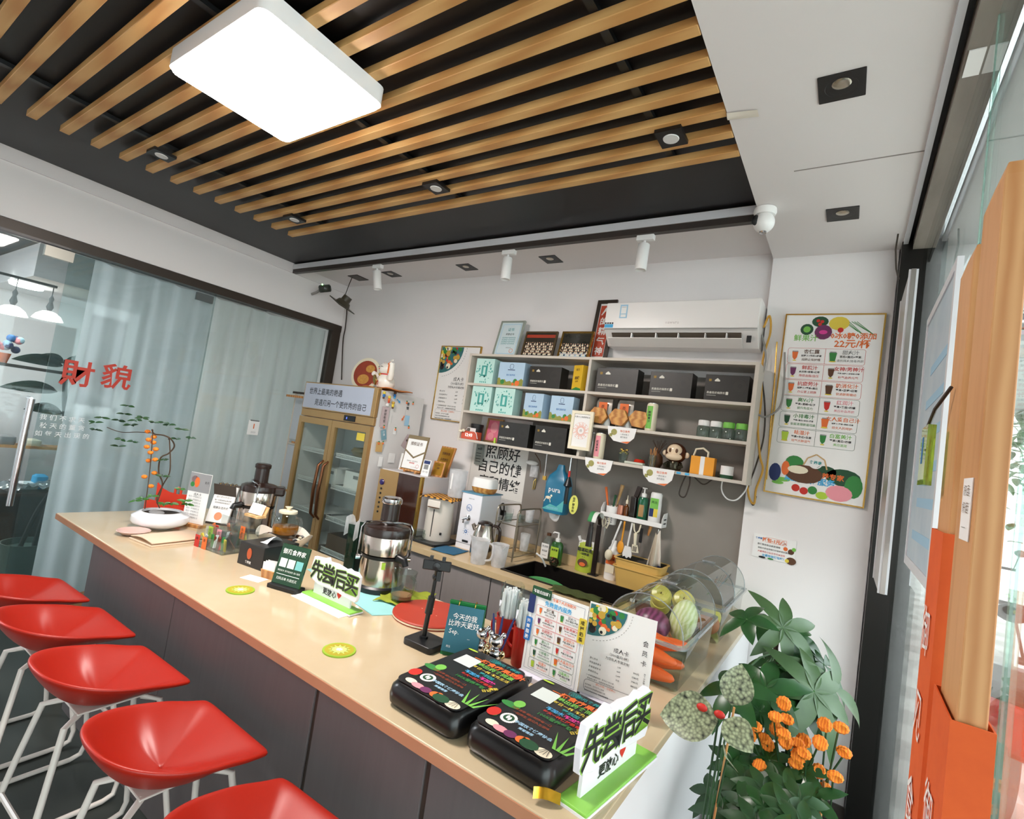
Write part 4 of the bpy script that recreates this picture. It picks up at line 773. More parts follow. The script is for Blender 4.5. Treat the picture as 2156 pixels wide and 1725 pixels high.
# ---- spot cluster in the far corner
p = PY(700, 600, 3.0)
hs = thing('pulled_downlight', 'dark square downlight pulled out and dangling on its wire in the corner', 'downlight', (-4.08, 3.06, 2.98))
G().box(-.07, -.07, -.006, .07, .07, 0).obj('socket_plate', 'frame_dark', hs); G().tube([(-.05, -.03, 0), (-.07, -.04, -.09), (-.10, -.04, -.19)], .004, 6).obj('wire', 'cable_dark', hs, True)
mm = Mx.Translation((-.12, -.04, -.28)) @ Mx.Rotation(.5, 4, 'Y') @ Mx.Rotation(-.2, 4, 'X'); G(mm).box(-.1, -.1, -.004, .1, .1, .004).obj('bezel', M('olive_dark', (66, 60, 46), .4), hs); G(mm).lathe([(.075, .004), (.06, .04), (.045, .05), (.042, .10), (0, .102)], 20).obj('can', 'olive_dark', hs, True)
bx = thing('small_black_camera', 'small black round camera with cable on the left wall corner', 'camera', (-4.34, 2.9, 2.83)); G(Mx.Rotation(.4, 4, 'X')).lathe([(.05, -.035), (.058, -.02), (.058, .02), (.048, .035)], 20).obj('body', M('box_green', (46, 52, 44), .3), bx, True); G().sph((0.03, -.055, .02), .008, 8, 6).obj('indicator', M('ledgreen', (150, 255, 140), .5, emit=3), bx, True)
G().tube([(-.05, 0, -.0), (-.09, -.02, -.04), (-.15, -.03, -.06)], .012, 8).obj('bracket', 'cable_grey', bx, True)
cable('wall_cable', [(658, 612), (672, 625), (685, 631), (705, 627), (722, 632), (730, 650), (727, 690), (722, 720), (719, 800)], 3.2, .006, 'cable_dark', 'dark cable running from the corner camera down behind the fridge', [2.98, 3.05, 3.12, 3.2, 3.24, 3.255, 3.255, 3.255, 3.255])
# ================================================================ THINGS ON THE BAR
def at(px, py, z=ZC): p = PZ(px, py, z); return (p.x, p.y, z)
Z0 = ZC + .0005
# placemats, flower bowl, red holder
M('beige_pad', (224, 196, 168), .6, var=.05)
t = thing('placemat_stack', 'small stack of beige leather placemats under the flower bowl', 'placemats', (-2.86, 1.275, ZC), .12)
G().box(-.10, -.14, 0, .10, .14, .008).obj('mat', 'beige_pad', t, bevel=.002)
G().grid(lambda u, v: (-.095 + .19 * u, -.135 + .27 * v, .016 + .012 * math.sin(u * PI) ), 10, 2).obj('mat', 'beige_pad', t, True, solid=.006)
t = thing('glass_saucer', 'shallow pinkish saucer between the placemats and the flower bowl', 'saucer', (-3.02, 1.17, ZC)); G().lathe([(.03, 0), (.05, .004), (.075, .022), (.072, .024), (.045, .008), (0, .006)], 22).obj('dish', M('saucer', (214, 180, 170), .25), t, True)
M('ceramic', (238, 236, 240), .12, var=.01, coat=.5); M('soil', (50, 40, 32), .9, var=.2, scale=60); M('leaf_dark', (38, 78, 36), .45, rgb2=(24, 54, 26), scale=20); M('leaf_mid', (70, 122, 50), .45, rgb2=(44, 88, 36), scale=20); M('stem_brown', (70, 52, 34), .7); M('flower_orange', (240, 146, 40), .8, rgb2=(214, 104, 22), kind='wave', scale=40); M('leaf_backlit', (74, 102, 60), .4, rgb2=(52, 80, 46), scale=18)
fb = thing('flower_bowl', 'low white ceramic bowl planted with a curly branch and orange blooms', 'plant', (-3.14, 1.335, ZC))
fb.scale = (.88,) * 3
G().lathe([(.075, 0), (.085, .006), (.15, .035), (.158, .05), (.155, .078), (.115, .105), (.105, .105), (.105, .09), (0, .088)], 40).obj('bowl', 'ceramic', fb, True)
G().lathe([(0, .089), (.104, .091)], 24, cap=False).obj('soil', 'soil', fb)
G().sph((-.02, -.02, .093), (.06, .04, .012), 12, 6).obj('pebble', 'p_grey', fb, True)
def leaflet(g, p, d, L, wd, droop=.25, nrm=V((0, 0, 1))):
    p = V(p); d = V(d).normalized(); s_ = d.cross(nrm)
    s_ = s_.normalized() if s_.length > 1e-3 else V((1, 0, 0)); n = s_.cross(d)
    vs = []; N = 6 if wd < .05 else 9
    for i in range(N + 1):
        q = i / N; k = math.sin(PI * q ** .85) ** .8 if 0 < i < N else 0; c = p + d * (L * q) - n * (droop * L * q * q)
        vs += [tuple(c - s_ * (wd / 2 * k) + n * (wd * .12 * k)), tuple(c), tuple(c + s_ * (wd / 2 * k) + n * (wd * .12 * k))]
    fs = []
    for i in range(N): a = i * 3; fs += [(a, a + 1, a + 4, a + 3), (a + 1, a + 2, a + 5, a + 4)]
    g.add(vs, fs)
def cr(P, k=6):
    P = [V(p) for p in P]; Q = []
    for i in range(len(P) - 1):
        a, b, c, d = P[max(i - 1, 0)], P[i], P[i + 1], P[min(i + 2, len(P) - 1)]
        for j in range(k):
            t_ = j / k; Q.append(.5 * ((2 * b) + (c - a) * t_ + (2 * a - 5 * b + 4 * c - d) * t_ ** 2 + (3 * b - a - 3 * c + d) * t_ ** 3))
    return Q + [P[-1]]
# plane through the bowl that faces the camera, to lay the branches out
CR = V((R[0][0], R[0][1], R[0][2])); CU = -V((R[1][0], R[1][1], R[1][2])); CF = V((R[2][0], R[2][1], R[2][2]))
BS = .88
def bp(px, py, base, off=0):
    r = ray(px, py); n = V((CF.x, CF.y, 0)).normalized(); b = V(base) - V((0, 0, CAMZ)); k = (b.dot(n) + off) / r.dot(n); return (V((0, 0, CAMZ)) + r * k - V(base)) / BS
FB = V((-3.14, 1.335, ZC))
br = lambda *a: [bp(x, y, FB, (i % 3 - 1) * .01) for i, (x, y) in enumerate(a)]
pts = br((336, 1070), (330, 1050), (345, 1018), (358, 990), (357, 930), (355, 925)); G().tube(cr(pts), [.004] * len(cr(pts)), 6).obj('branch', 'stem_brown', fb, True)
pts = br((330, 1060), (342, 1020), (334, 995), (338, 965), (355, 955), (367, 940), (360, 925), (345, 917), (325, 914), (320, 905)); G().tube(cr(pts), .0045, 6).obj('branch', 'stem_brown', fb, True)
pts = br((305, 1072), (312, 1020), (316, 985), (320, 935), (322, 905)); G().tube(cr(pts), .003, 6).obj('branch', 'stem_brown', fb, True)
pts = br((322, 912), (290, 910), (255, 910), (225, 900)); G().tube(cr(pts), .0025, 6).obj('branch', 'stem_brown', fb, True)
for i, (x, y) in enumerate(((311, 909), (324, 920), (313, 926), (323, 932), (309, 941), (328, 946), (317, 953), (313, 970), (327, 968), (325, 996), (304, 1004), (318, 1024))):
    c = bp(x, y, FB, .02 * (i % 2)); G().sph(c, (.017, .017, .013), 10, 7).obj('bloom', 'flower_orange', fb, True)
rr = random.Random(3)
SPR = [(270, 855, 5), (262, 872, 5), (215, 880, 6), (200, 890, 5), (200, 905, 5), (250, 885, 7), (275, 895, 7), (285, 885, 7), (300, 880, 6), (325, 890, 6), (355, 895, 5), (382, 905, 5), (370, 925, 4), (402, 922, 4), (255, 925, 6), (280, 930, 6), (250, 940, 5), (345, 968, 4), (342, 1003, 3), (345, 890, 4), (300, 1050, 6), (285, 1055, 4), (380, 1030, 6), (390, 1055, 7), (360, 1060, 8), (345, 1062, 7), (395, 1062, 6), (320, 1045, 4)]
for i, (x, y, n) in enumerate(SPR):
    c = bp(x, y, FB, rr.uniform(-.04, .04)); g = G()
    for k in range(n):
        a = 2 * PI * k / n + rr.random(); d = V((math.cos(a), math.sin(a), rr.uniform(-.15, .3))); leaflet(g, c, d, .034 + .014 * rr.random(), .017, .15, (-CF * .8 + V((0, 0, .7))).normalized())
    tag(g.obj('leaf_spray', 'leaf_dark' if i < 20 else 'leaf_mid', fb), kind='stuff')
M('felt_red', (214, 52, 20), .7, var=.05)
t = thing('red_holder', 'bright red felt holder with two peaked corners behind the flower bowl', 'holder', (-3.44, 1.53, ZC), .45)
G().prism([(-.14, 0), (.14, 0), (.15, .16), (.11, .14), (.04, .135), (0, .13), (-.06, .135), (-.11, .15), (-.15, .18)], 0, .008, 'y').obj('back', 'felt_red', t); G().prism([(-.14, 0), (.14, 0), (.14, .075), (-.14, .09)], -.08, -.072, 'y').obj('front', 'felt_red', t); G().box(-.14, -.072, 0, .14, 0, .006).obj('bottom', 'felt_red', t)
G().tube([(-.02, .004, .13), (-.02, .004, .16), (0, .004, .17), (.02, .004, .16), (.02, .004, .13)], .007, 6).obj('ring', 'felt_red', t, True)
def acrylic_stand(name, lab, loc, rz, w_, h_, base_mat, card=True, tilt=-.04, bd=.05):
    t = thing(name, lab, 'menu stand', loc, rz); t.rotation_euler = (0, 0, rz)
    G().box(-w_ / 2 - .004, -bd / 2, 0, w_ / 2 + .004, bd / 2, .018).obj('wooden_base', base_mat, t, bevel=.002)
    mm = Mx.Translation((0, 0, .019)) @ Mx.Rotation(tilt, 4, 'X')
    G(mm).box(-w_ / 2, -.0015, 0, w_ / 2, .0015, h_).obj('sheet', 'paper', t)
    return t, mm @ Mx.Translation((0, -.0017, 0)) @ FR()
t, f = acrylic_stand('menu_stand', 'acrylic menu stand with wooden base beside the flower bowl', (-3.13, 1.50, ZC), .35, .15, .29, 'wood', tilt=-.03)
flat(t, 'header_print', [rect(-.075, .18, .075, .288)], M('grey_print', (150, 150, 152), .5), f); veg(t, f, [(-.04, .25, .022, 'p_red'), (-.02, .235, .018, 'p_orange', .03), (-.05, .22, .015, 'p_green')])
letters(t, [('会员', .05, .24, .016, 'p_ink'), ('成人卡', 0, .165, .018, 'p_ink')] + [('每日一杯健康生活', -.06, .15 - i * .017, .0115, 'p_grey', 'l') for i in range(8)], f)
def flip(name, lab, loc, rz, w_, h_, mt, back, ring_x, rm):
    t = thing(name, lab, 'calendar', loc, rz); a = .28; mm = Mx.Translation((0, -.035, 0)) @ Mx.Rotation(-a, 4, 'X'); mb_ = Mx.Translation((0, .055, 0)) @ Mx.Rotation(a, 4, 'X')
    G(mm).box(-w_ / 2, 0, 0, w_ / 2, .003, h_ + .015).obj('front_board', back, t); G(mb_).box(-w_ / 2, -.003, 0, w_ / 2, 0, h_ + .015).obj('back_board', back, t)
    G(mm).box(-w_ / 2 + .002, -.012, .012, w_ / 2 - .002, -.0005, h_).obj('pages', mt, t, bevel=.001)
    for x in ring_x:
        c = mm @ V((x, 0, h_)); G().tube([c + V((0, .016 * math.cos(k * PI / 6) + .004, .014 * math.sin(k * PI / 6) + .006)) for k in range(12)], .0016, 6, close=True).obj('ring', rm, t, True)
    return t, mm @ Mx.Translation((0, -.0122, 0)) @ FR()
t, f = flip('flip_card_stand', 'dark flip-card stand with gold rings and a white page beside the juicer', (-3.15, 1.67, ZC), .55, .14, .235, 'paper', M('board_brown', (74, 66, 60), .5), (-.05, -.02, .015, .04), 'gold_metal')
letters(t, [('食养家', -.03, .20, .016, 'p_grey'), ('遇见更好的自己', 0, .165, .014, 'p_grey'), ('每一天都值得认真对待', 0, .145, .0105, 'p_ink'), ('好好吃饭好好爱自己', 0, .13, .0105, 'p_ink'), ('健康生活方式', 0, .10, .016, 'p_ink')], f); flat(t, 'orange_print', [disc(0, .05, .024, 16)], M('peach', (224, 150, 110), .6), f)
# ---- juicers
M('steel_shiny', (206, 196, 186), .16, 1, var=.04, scale=30, stretch=(1, 1, .02)); M('dark_brown_plastic', (40, 28, 24), .22, var=.05)
def juicer(lab, loc, rz, k, cap_m):
    t = thing('juicer', lab, 'juicer', loc, rz); s_ = k; L = lambda pr: [(r * s_, z * s_) for r, z in pr]
    G().lathe(L([(.115, 0), (.118, .01), (.118, .022), (.108, .03)]), 32).obj('foot', 'plastic_black', t, True)
    G().lathe(L([(.106, .03), (.104, .15)]), 36, cap=False).obj('motor_housing', 'steel_shiny', t, True); G().lathe(L([(.106, .15), (.108, .165)]), 36, cap=False).obj('band', 'plastic_black', t, True)
    G().lathe(L([(.102, .165), (.108, .17), (.112, .25), (.11, .255)]), 36, cap=False).obj('bowl', 'steel_shiny', t, True)
    G().lathe(L([(.111, .252), (.112, .275), (.108, .29), (.09, .298), (.05, .305), (.045, .31)]), 36, cap=False).obj('lid', 'dark_brown_plastic', t, True)
    G().lathe(L([(.043, .30), (.042, .40), (.047, .402), (.047, .425), (.04, .43), (0, .43)]), 28).obj('pusher', 'dark_brown_plastic', t, True); G().lathe(L([(.0475, .402), (.0485, .406), (.0485, .424), (.04, .431), (0, .431)]), 28).obj('pusher_cap', cap_m, t, True)
    for sx in (-1, 1):
        G().tube([V(p) * s_ for p in ((sx * .112, 0, .13), (sx * .122, 0, .16), (sx * .12, 0, .28), (sx * .105, 0, .305))], .0045, 8).obj('clamp_arm', 'chrome', t, True); G().cyl(V((sx * .108, 0, .14)) * s_, V((sx * .128, 0, .14)) * s_, .012 * s_, n=12).obj('clamp_pivot', 'chrome', t, True)
    G().tube([V(p) * s_ for p in ((-.105, 0, .305), (-.06, -.04, .318), (0, -.052, .32), (.06, -.04, .318), (.105, 0, .305))], .0045, 8).obj('locking_bar', 'chrome', t, True)
    G().tube([V(p) * s_ for p in ((.06, -.09, .165), (.085, -.12, .162), (.092, -.13, .14))], [.02, .016, .014], 12).obj('spout', 'plastic_black', t, True)
    G().box(-.05 * s_, .08 * s_, .235 * s_, .05 * s_, .155 * s_, .29 * s_).obj('pulp_chute', 'dark_brown_plastic', t, bevel=.012); return t
juicer('tall brown and steel juicer standing behind the acrylic organizer', (-2.95, 1.765, ZC), -.6, .94, 'dark_brown_plastic')
t = juicer('steel juicer with chrome pusher standing on the pale blue mat', (-1.745, 1.70, ZC + .003), .9, .97, 'chrome'); flat(t, 'green_sticker', [rect(-.012, .11, .004, .14)], 'p_lime', FR((0, -.1035, 0)))
t = thing('pulp_bin', 'tall smoky green pulp container beside the steel juicer', 'container', (-1.955, 1.71, ZC + .003), .3)
G().ring([[(x * k, y * k, z) for x, y in rrect(-.035, -.045, .035, .045, .012)] for k, z in ((.85, 0), (1, .25))], cap=False).obj('body', GLASS('smoky', (60, 84, 70), .8, haze=.12, hcol=(70, 110, 90)), t, True); G().ring([[(x * .84, y * .84, z) for x, y in rrect(-.035, -.045, .035, .045, .012)] for z in (.001, .10)]).obj('juice', M('juice_green', (40, 90, 60), .3), t, True)
G().grid(lambda u, v: (-.045 + .09 * u, -.05 + .02 * math.sin(u * 5), .19 + .09 * v + .015 * math.sin(u * 7)), 8, 4).obj('bag_liner', 'frosted', t, True)
# ---- acrylic organizer with sticks and labels
ao = thing('acrylic_organizer', 'clear acrylic organizer with coloured tags and small sachets', 'organizer', (-2.62, 1.44, ZC), .12)
g = G(); w_, d_ = .115, .095
g.box(-w_, -d_, 0, w_, d_, .004)
for y_, h_ in ((-d_, .06), (-.03, .10), (.03, .15), (d_ - .004, .17)): g.box(-w_, y_, .004, w_, y_ + .003, h_)
for x_ in (-w_, -.04, .04, w_ - .003): g.box(x_, -d_ + .003, .004, x_ + .003, d_ - .004, .10)
g.obj('box', 'acrylic', ao)
for x_, y_, z_, mt, s in ((-.09, -.034, .06, 'p_lime', '红枣'), (-.02, -.034, .06, 'p_pink', '玫瑰茶'), (.075, .026, .09, 'p_orange', '陈皮茶'), (-.09, -d_ - .002, .025, 'p_red', '糖'), (-.03, -d_ - .002, .025, 'p_orange', '茶')):
    tg = G().box(x_ - .018, y_ - .0016, z_ - .03, x_ + .018, y_, z_ + .035).obj('tag_card', mt, ao); letters(tg, vert_text(s, x_, z_ + .018, .016, 'p_ink', 1.15), FR((0, y_ - .0017, 0)))
rr = random.Random(9)
for i in range(18):
    x_, y_ = rr.uniform(-.09, .095), rr.choice((-.065, -.06, -.0, .06)); a = rr.uniform(-.7, .7); hh = .035 + .05 * (y_ > -.05) * rr.random(); mt = rr.choice(['p_green', 'p_red', 'p_orange', 'p_yellow', 'brown_sachet', 'paper'])
    M('brown_sachet', (130, 60, 36), .5)
    G(Mx.Translation((x_, y_, .008)) @ Mx.Rotation(a, 4, 'Y') @ Mx.Rotation(rr.uniform(-.3, .3), 4, 'X')).box(-.008, -.003, 0, .008, .003, hh + .03).obj('sachet', mt, ao)
t = thing('card_rest', 'small wooden card rest of white name cards on the acrylic organizer', 'card holder', (-2.555, 1.53, ZC + .1705), .15); G().box(-.05, -.025, 0, .05, .03, .012).obj('base', 'wood_light', t); G(Mx.Translation((0, .02, .01)) @ Mx.Rotation(-.35, 4, 'X')).box(-.05, 0, 0, .05, .006, .05).obj('backrest', 'wood_light', t); G(Mx.Translation((-.004, .004, .012)) @ Mx.Rotation(-.35, 4, 'X')).box(-.042, -.012, 0, .04, .008, .056).obj('cards', 'paper', t)
# ---- teapot on its bowl
tb = thing('tea_tray_bowl', 'white wavy-rimmed tray bowl filled with dark pebbles under the teapot', 'bowl', (-2.57, 1.73, ZC), .2)
g = G(); nn = 48; rings = []
for r, z, wv in ((.09, 0, 0), (.10, .004, 0), (.135, .04, .004), (.152, .07, .016), (.148, .07, .016), (.128, .042, .004), (.09, .02, 0)): rings.append([(r * 1.05 * math.cos(2 * PI * j / nn), r * .9 * math.sin(2 * PI * j / nn), z + wv * math.sin(2 * PI * j / nn * 4 + .8)) for j in range(nn)])
g.ring(rings).obj('bowl', M('bowl_cream', (232, 222, 208), .35, var=.02), tb, True)
G().lathe([(0, .05), (.128, .046)], 24, sy=.86, cap=False).obj('pebble_bed', M('pebbles', (40, 34, 30), .3, rgb2=(90, 76, 60), kind='voronoi', scale=70), tb, True)
rr = random.Random(2)
for i in range(26):
    a, r = rr.random() * 2 * PI, .075 + .04 * rr.random(); G().sph((r * math.cos(a), r * .85 * math.sin(a), .052), (.012, .009, .007), 8, 5).obj('pebble', rr.choice(['p_ink', 'p_cream', 'p_brown', 'p_grey']), tb, True)
tp = thing('glass_teapot', 'clear ribbed glass teapot half full of amber tea', 'teapot', (-2.57, 1.73, ZC + .06), .3)
G().lathe([(.055, 0), (.068, .01), (.07, .04), (.066, .075), (.05, .105), (.042, .115), (.046, .12)], 32, cap=False).obj('body', 'clear', tp, True); G().lathe([(.054, .004), (.066, .012), (.068, .04), (.067, .05), (0, .05)], 28).obj('tea', M('tea', (206, 130, 30), .1, trans=.6), tp, True)
G().lathe([(.048, .12), (.05, .124), (.048, .134), (.03, .136), (0, .137)], 28).obj('lid', 'p_cream', tp, True); G().lathe([(.012, .137), (.01, .145), (.02, .155), (0, .156)], 16).obj('lid_knob', 'p_cream', tp, True)
G().tube(cr([(.055, 0, .10), (.085, 0, .105), (.10, 0, .08), (.09, 0, .04), (.068, 0, .03)]), .006, 8).obj('handle', 'acrylic', tp, True); G().tube([(-.062, 0, .06), (-.085, 0, .085), (-.10, 0, .105)], [.014, .010, .008], 10).obj('spout', 'clear', tp, True)
# ---- tissue box, card holder, green code sign
tx = thing('tissue_box', 'black square tissue box with a white tissue showing', 'tissue box', (-2.29, 1.475, ZC), .15)
G().box(-.085, -.1, 0, .085, .1, .105).obj('box', 'plastic_black', tx, bevel=.003); flat(tx, 'slot', [disc(0, 0, .03, 16, .06)], 'p_ink', Mx.Translation((0, 0, .105))); G().grid(lambda u, v: (-.02 + .05 * u, -.045 + .09 * v, .106 + .03 * math.sin(u * 1.6) * math.sin(v * 3)), 6, 6).obj('tissue', 'paper', tx, True)
f = FR((0, -.1006, 0)); flat(tx, 'emblem_print', [disc(-.01, .06, .016, 16, .026)], M('emblem', (190, 84, 40), .5), f); letters(tx, [('食养家', -.01, .02, .014, 'p_white', 'c', .02)], f)
t = thing('card_holder', 'little wooden holder packed with white cards', 'card holder', (-2.095, 1.375, ZC), .25); G().ring([[(x * k, y * k, z) for x, y in rrect(-.04, -.025, .04, .025, .008)] for k, z in ((.85, 0), (1, .035))]).obj('holder', 'wood', t, True)
for i in range(7): G(Mx.Translation((-.0, -.018 + i * .006, .02)) @ Mx.Rotation(-.1 + .03 * i, 4, 'X') @ Mx.Rotation(.08 * ((i * 5) % 3 - 1), 4, 'Y')).box(-.034, 0, 0, .034, .0015, .05).obj('card', 'paper', t)
t = tag(G().box(-.05, -.03, 0, .05, .03, .0012).obj('paper_sheet', 'paper'), 'white slip of paper under the wooden card holder', 'paper'); t.location = (-2.11, 1.31, ZC + .0003); t.rotation_euler = (0, 0, .3)
gs = thing('code_sign', 'dark green glossy counter sign with three code squares', 'sign', (-1.925, 1.345, ZC), .27); M('sign_green', (10, 62, 34), .12, var=.05, coat=.6); M('code_blank', (212, 220, 216), .5, var=.02)
G().box(-.075, -.03, 0, .075, .03, .018).obj('foot', 'p_black', gs, bevel=.003); mm = Mx.Translation((0, -.01, .018)) @ Mx.Rotation(-.22, 4, 'X'); G(mm).box(-.073, 0, 0, .073, .01, .165).obj('plate', 'sign_green', gs, bevel=.002); f = mm @ FR()
flat(gs, 'blank_code_panel', [rect(-.06 + .042 * i, .07, -.024 + .042 * i, .106) for i in range(2)], 'code_blank', f); flat(gs, 'blank_code_panel', [rect(.024, .07, .06, .106)], M('code_teal', (120, 190, 190), .5), f)
letters(gs, [('御见食养家', 0, .135, .024, 'p_white', 'c', .01), ('微信支付', -.042, .056, .0085, 'p_white'), ('支付宝支付', 0, .056, .0085, 'p_white'), ('加入会员', .042, .056, .0085, 'p_white'), ('扫码点单 先尝后买', 0, .024, .013, 'p_white')], f); flat(gs, 'rule_print', [rect(-.06, .04, .06, .042)], 'p_white', f)
# ---- taste first signs
M('sign_lime', (150, 200, 80), .4, var=.03); M('sign_white', (236, 234, 240), .35, var=.01); M('sign_base_green', (150, 205, 90), .4, rgb2=(110, 180, 60), scale=6)
def taste_sign(lab, loc, rz, s_):
    t = thing('taste_sign', lab, 'sign', loc, rz, 'taste-first counter signs'); w_ = .16 * s_
    G().box(-w_, -.035 * s_, 0, w_, .035 * s_, .012 * s_).obj('base', 'sign_base_green', t, bevel=.003); G().box(-w_ - .001, -.036 * s_, 0, w_ + .001, .036 * s_, .006 * s_).obj('base_rim', 'sign_white', t)
    G().box(-w_ * .8, .0, .012 * s_, w_ * .72, .008 * s_, .07 * s_).obj('stem', 'sign_white', t)
    pts = [(-.155, .07), (-.10, .055), (.0, .06), (.08, .05), (.145, .045), (.155, .06), (.152, .15), (.13, .165), (.10, .162), (.08, .168), (.06, .16), (.0, .168), (-.05, .165), (-.06, .18), (-.09, .17), (-.15, .165), (-.16, .12)]
    G().prism([(x * s_, y * s_) for x, y in pts], -.006 * s_, .010 * s_, 'y').obj('cloud', 'sign_white', t, bevel=.002); f = FR((0, -.0062 * s_, 0))
    letters(t, [(c, (-.113 + .076 * i) * s_, .111 * s_, .085 * s_, 'sign_lime', 'c', .05) for i, c in enumerate('先尝后买')], f); letters(t, [(c, (-.113 + .076 * i) * s_, .111 * s_, .085 * s_, 'p_ink', 'c', .022) for i, c in enumerate('先尝后买')], Mx.Translation((0, -.0008 * s_, 0)) @ f)
    f2 = FR((0, -.0003, 0)); letters(t, [('更放心', -.02 * s_, .038 * s_, .03 * s_, 'p_ink', 'c', .02)], f2); flat(t, 'heart_print', [[(.042 * s_ + .015 * s_ * 16 * math.sin(a) ** 3 / 17, .045 * s_ + .016 * s_ * (13 * math.cos(a) - 5 * math.cos(2 * a) - 2 * math.cos(3 * a) - math.cos(4 * a)) / 17) for a in [2 * PI * i / 20 for i in range(20)]]], 'p_red', f2)
    return t
taste_sign('green and black four-character counter sign standing by the pale blue mat', (-1.69, 1.40, ZC + .002), .02, .95); taste_sign('green and black four-character counter sign at the bar corner beside the black bag', (-.405, 1.24, ZC), 1.45, 1.08)
t = tag(G().box(-.15, -.04, 0, .15, .04, .0016).obj('white_board', 'paper'), 'thin white board lying under the counter sign by the blue mat', 'board'); t.location = (-1.70, 1.365, ZC); t.rotation_euler = (0, 0, .03)
# ---- kiwi coasters
M('kiwi_rim', (150, 185, 45), .6); M('kiwi_flesh', (176, 160, 30), .6); M('kiwi_pale', (200, 222, 120), .6)
for px, py, l in ((506, 1244, 'kiwi slice coaster near the tissue box'), (714, 1371, 'kiwi slice coaster alone in the middle of the bar')):
    t = thing('kiwi_coaster', l, 'coaster', at(px, py), .3, 'kiwi coasters'); G().lathe([(.053, 0), (.0535, .002), (.053, .0045), (0, .0046)], 36).obj('disc', 'kiwi_rim', t, True); f = Mx.Translation((0, 0, .0047))
    flat(t, 'flesh', [disc(0, 0, .047, 32)], 'kiwi_flesh', f, .0002)
    star = lambda r0, r1, n: [((r0 if i % 2 else r1) * math.cos(PI * i / n), (r0 if i % 2 else r1) * math.sin(PI * i / n)) for i in range(2 * n)]
    flat(t, 'rays', [star(.022, .036, 12)], 'kiwi_pale', f, .0004); flat(t, 'core', [star(.008, .013, 7)], 'p_white', f, .0008); flat(t, 'seeds', [disc(.025 * math.cos(2 * PI * i / 30), .025 * math.sin(2 * PI * i / 30), .0013, 6) for i in range(30)] , 'p_ink', f, .0008)
# ---- pale blue mat, cloth, glass jug, cutting board
t = tag(G().prism([(-2.13, 1.585), (-1.50, 1.452), (-1.42, 1.60), (-1.56, 1.80), (-2.10, 1.815)], ZC + .0004, ZC + .0024).obj('blue_mat', M('aqua', (150, 208, 208), .55, var=.03)), 'pale aqua mat lying under the steel juicer', 'mat')
t = tag(G().grid(lambda u, v: (-.11 + .22 * u + .015 * math.sin(v * 7), -.1 + .2 * v + .012 * math.sin(u * 9), .004 + .006 * math.sin(u * 12 + v * 5) ** 2 + .004 * math.sin(v * 14)), 22, 20).obj('lime_cloth', M('lime_cloth', (150, 160, 40), .85, var=.15, scale=30), None, True, solid=.002), 'crumpled lime green cloth under the glass jug', 'cloth'); t.location = (-1.57, 1.695, ZC + .003); t.rotation_euler = (0, 0, .5)
jg = thing('glass_jug', 'clear glass measuring jug with a little juice left', 'jug', (-1.545, 1.645, ZC + .014), -.2); G().lathe([(.0, .0), (.042, .002), (.046, .01), (.055, .12), (.057, .122), (.053, .12), (.044, .012), (0, .008)], 30).obj('body', 'clear', jg, True); G().lathe([(0, .009), (.0435, .012), (.045, .025), (0, .026)], 24).obj('juice', M('juice_brown', (150, 110, 70), .3), jg, True); G().tube(cr([(.055, 0, .11), (.085, 0, .105), (.085, 0, .06), (.05, 0, .03)]), .006, 8).obj('handle', 'clear', jg, True); G().tube([(-.05, 0, .11), (-.065, 0, .121)], [.016, .012], 10).obj('lip', 'clear', jg, True)
cbx = PZ(906, 1299, ZC); t = thing('cutting_board', 'round red cutting board with a pale side stripe', 'cutting board', (cbx.x, cbx.y, ZC)); G().lathe([(.152, 0), (.155, .004), (.155, .014), (.151, .018), (0, .018)], 48).obj('disc', M('board_red', (176, 56, 36), .5, var=.04), t, True); G().lathe([(.1553, .005), (.1553, .011)], 48, cap=False).obj('stripe', 'p_cream', t, True); flat(t, 'crumb', [disc(.03 * i - .05, .04 * math.sin(i * 2), .004, 6, .002) for i in range(5)], 'p_cream', Mx.Translation((0, 0, .0182)))
# ---- phone stand
ps = thing('phone_stand', 'black telescopic phone stand on a square weighted base', 'phone stand', (-1.185, 1.425, ZC), .02)
G().prism(rrect(-.065, -.055, .065, .055, .015), 0, .022).obj('base', 'plastic_black', ps, True, bevel=.003); G().cyl((-.015, 0, .022), (-.015, 0, .03), .016).obj('collar', 'plastic_black', ps, True)
G().cyl((-.015, 0, .03), (-.01, .0, .11), .009, .009).obj('lower_rod', 'plastic_black', ps, True); G().cyl((-.01, 0, .11), (-.005, 0, .17), .014, .013).obj('clamp_sleeve', 'plastic_black', ps, True); G().cyl((-.005, 0, .17), (-.002, 0, .235), .007).obj('upper_rod', 'plastic_black', ps, True)
G().sph((-.002, 0, .24), .013, 12, 8).obj('ball_joint', 'plastic_black', ps, True); G().cyl((-.002, 0, .24), (.008, -.012, .28), .007).obj('neck', 'plastic_black', ps, True)
mm = Mx.Translation((.012, -.02, .285)) @ Mx.Rotation(.6, 4, 'Z'); c_ = G(mm).box(-.05, -.006, -.016, .05, .008, .02).obj('clamp', 'plastic_black', ps, bevel=.004)
for x_ in (-.022, .022): G(mm).box(x_ - .006, -.012, .02, x_ + .006, .006, .034).obj('jaw', 'plastic_black', ps)
G(mm).box(.005, -.008, -.05, .02, .004, -.016).obj('lower_jaw', 'plastic_black', ps); G(mm @ Mx.Rotation(PI / 2, 4, 'X')).lathe([(.012, .0), (.014, .006), (.014, .012), (0, .014)], 16).obj('knob', 'plastic_black', ps, True)
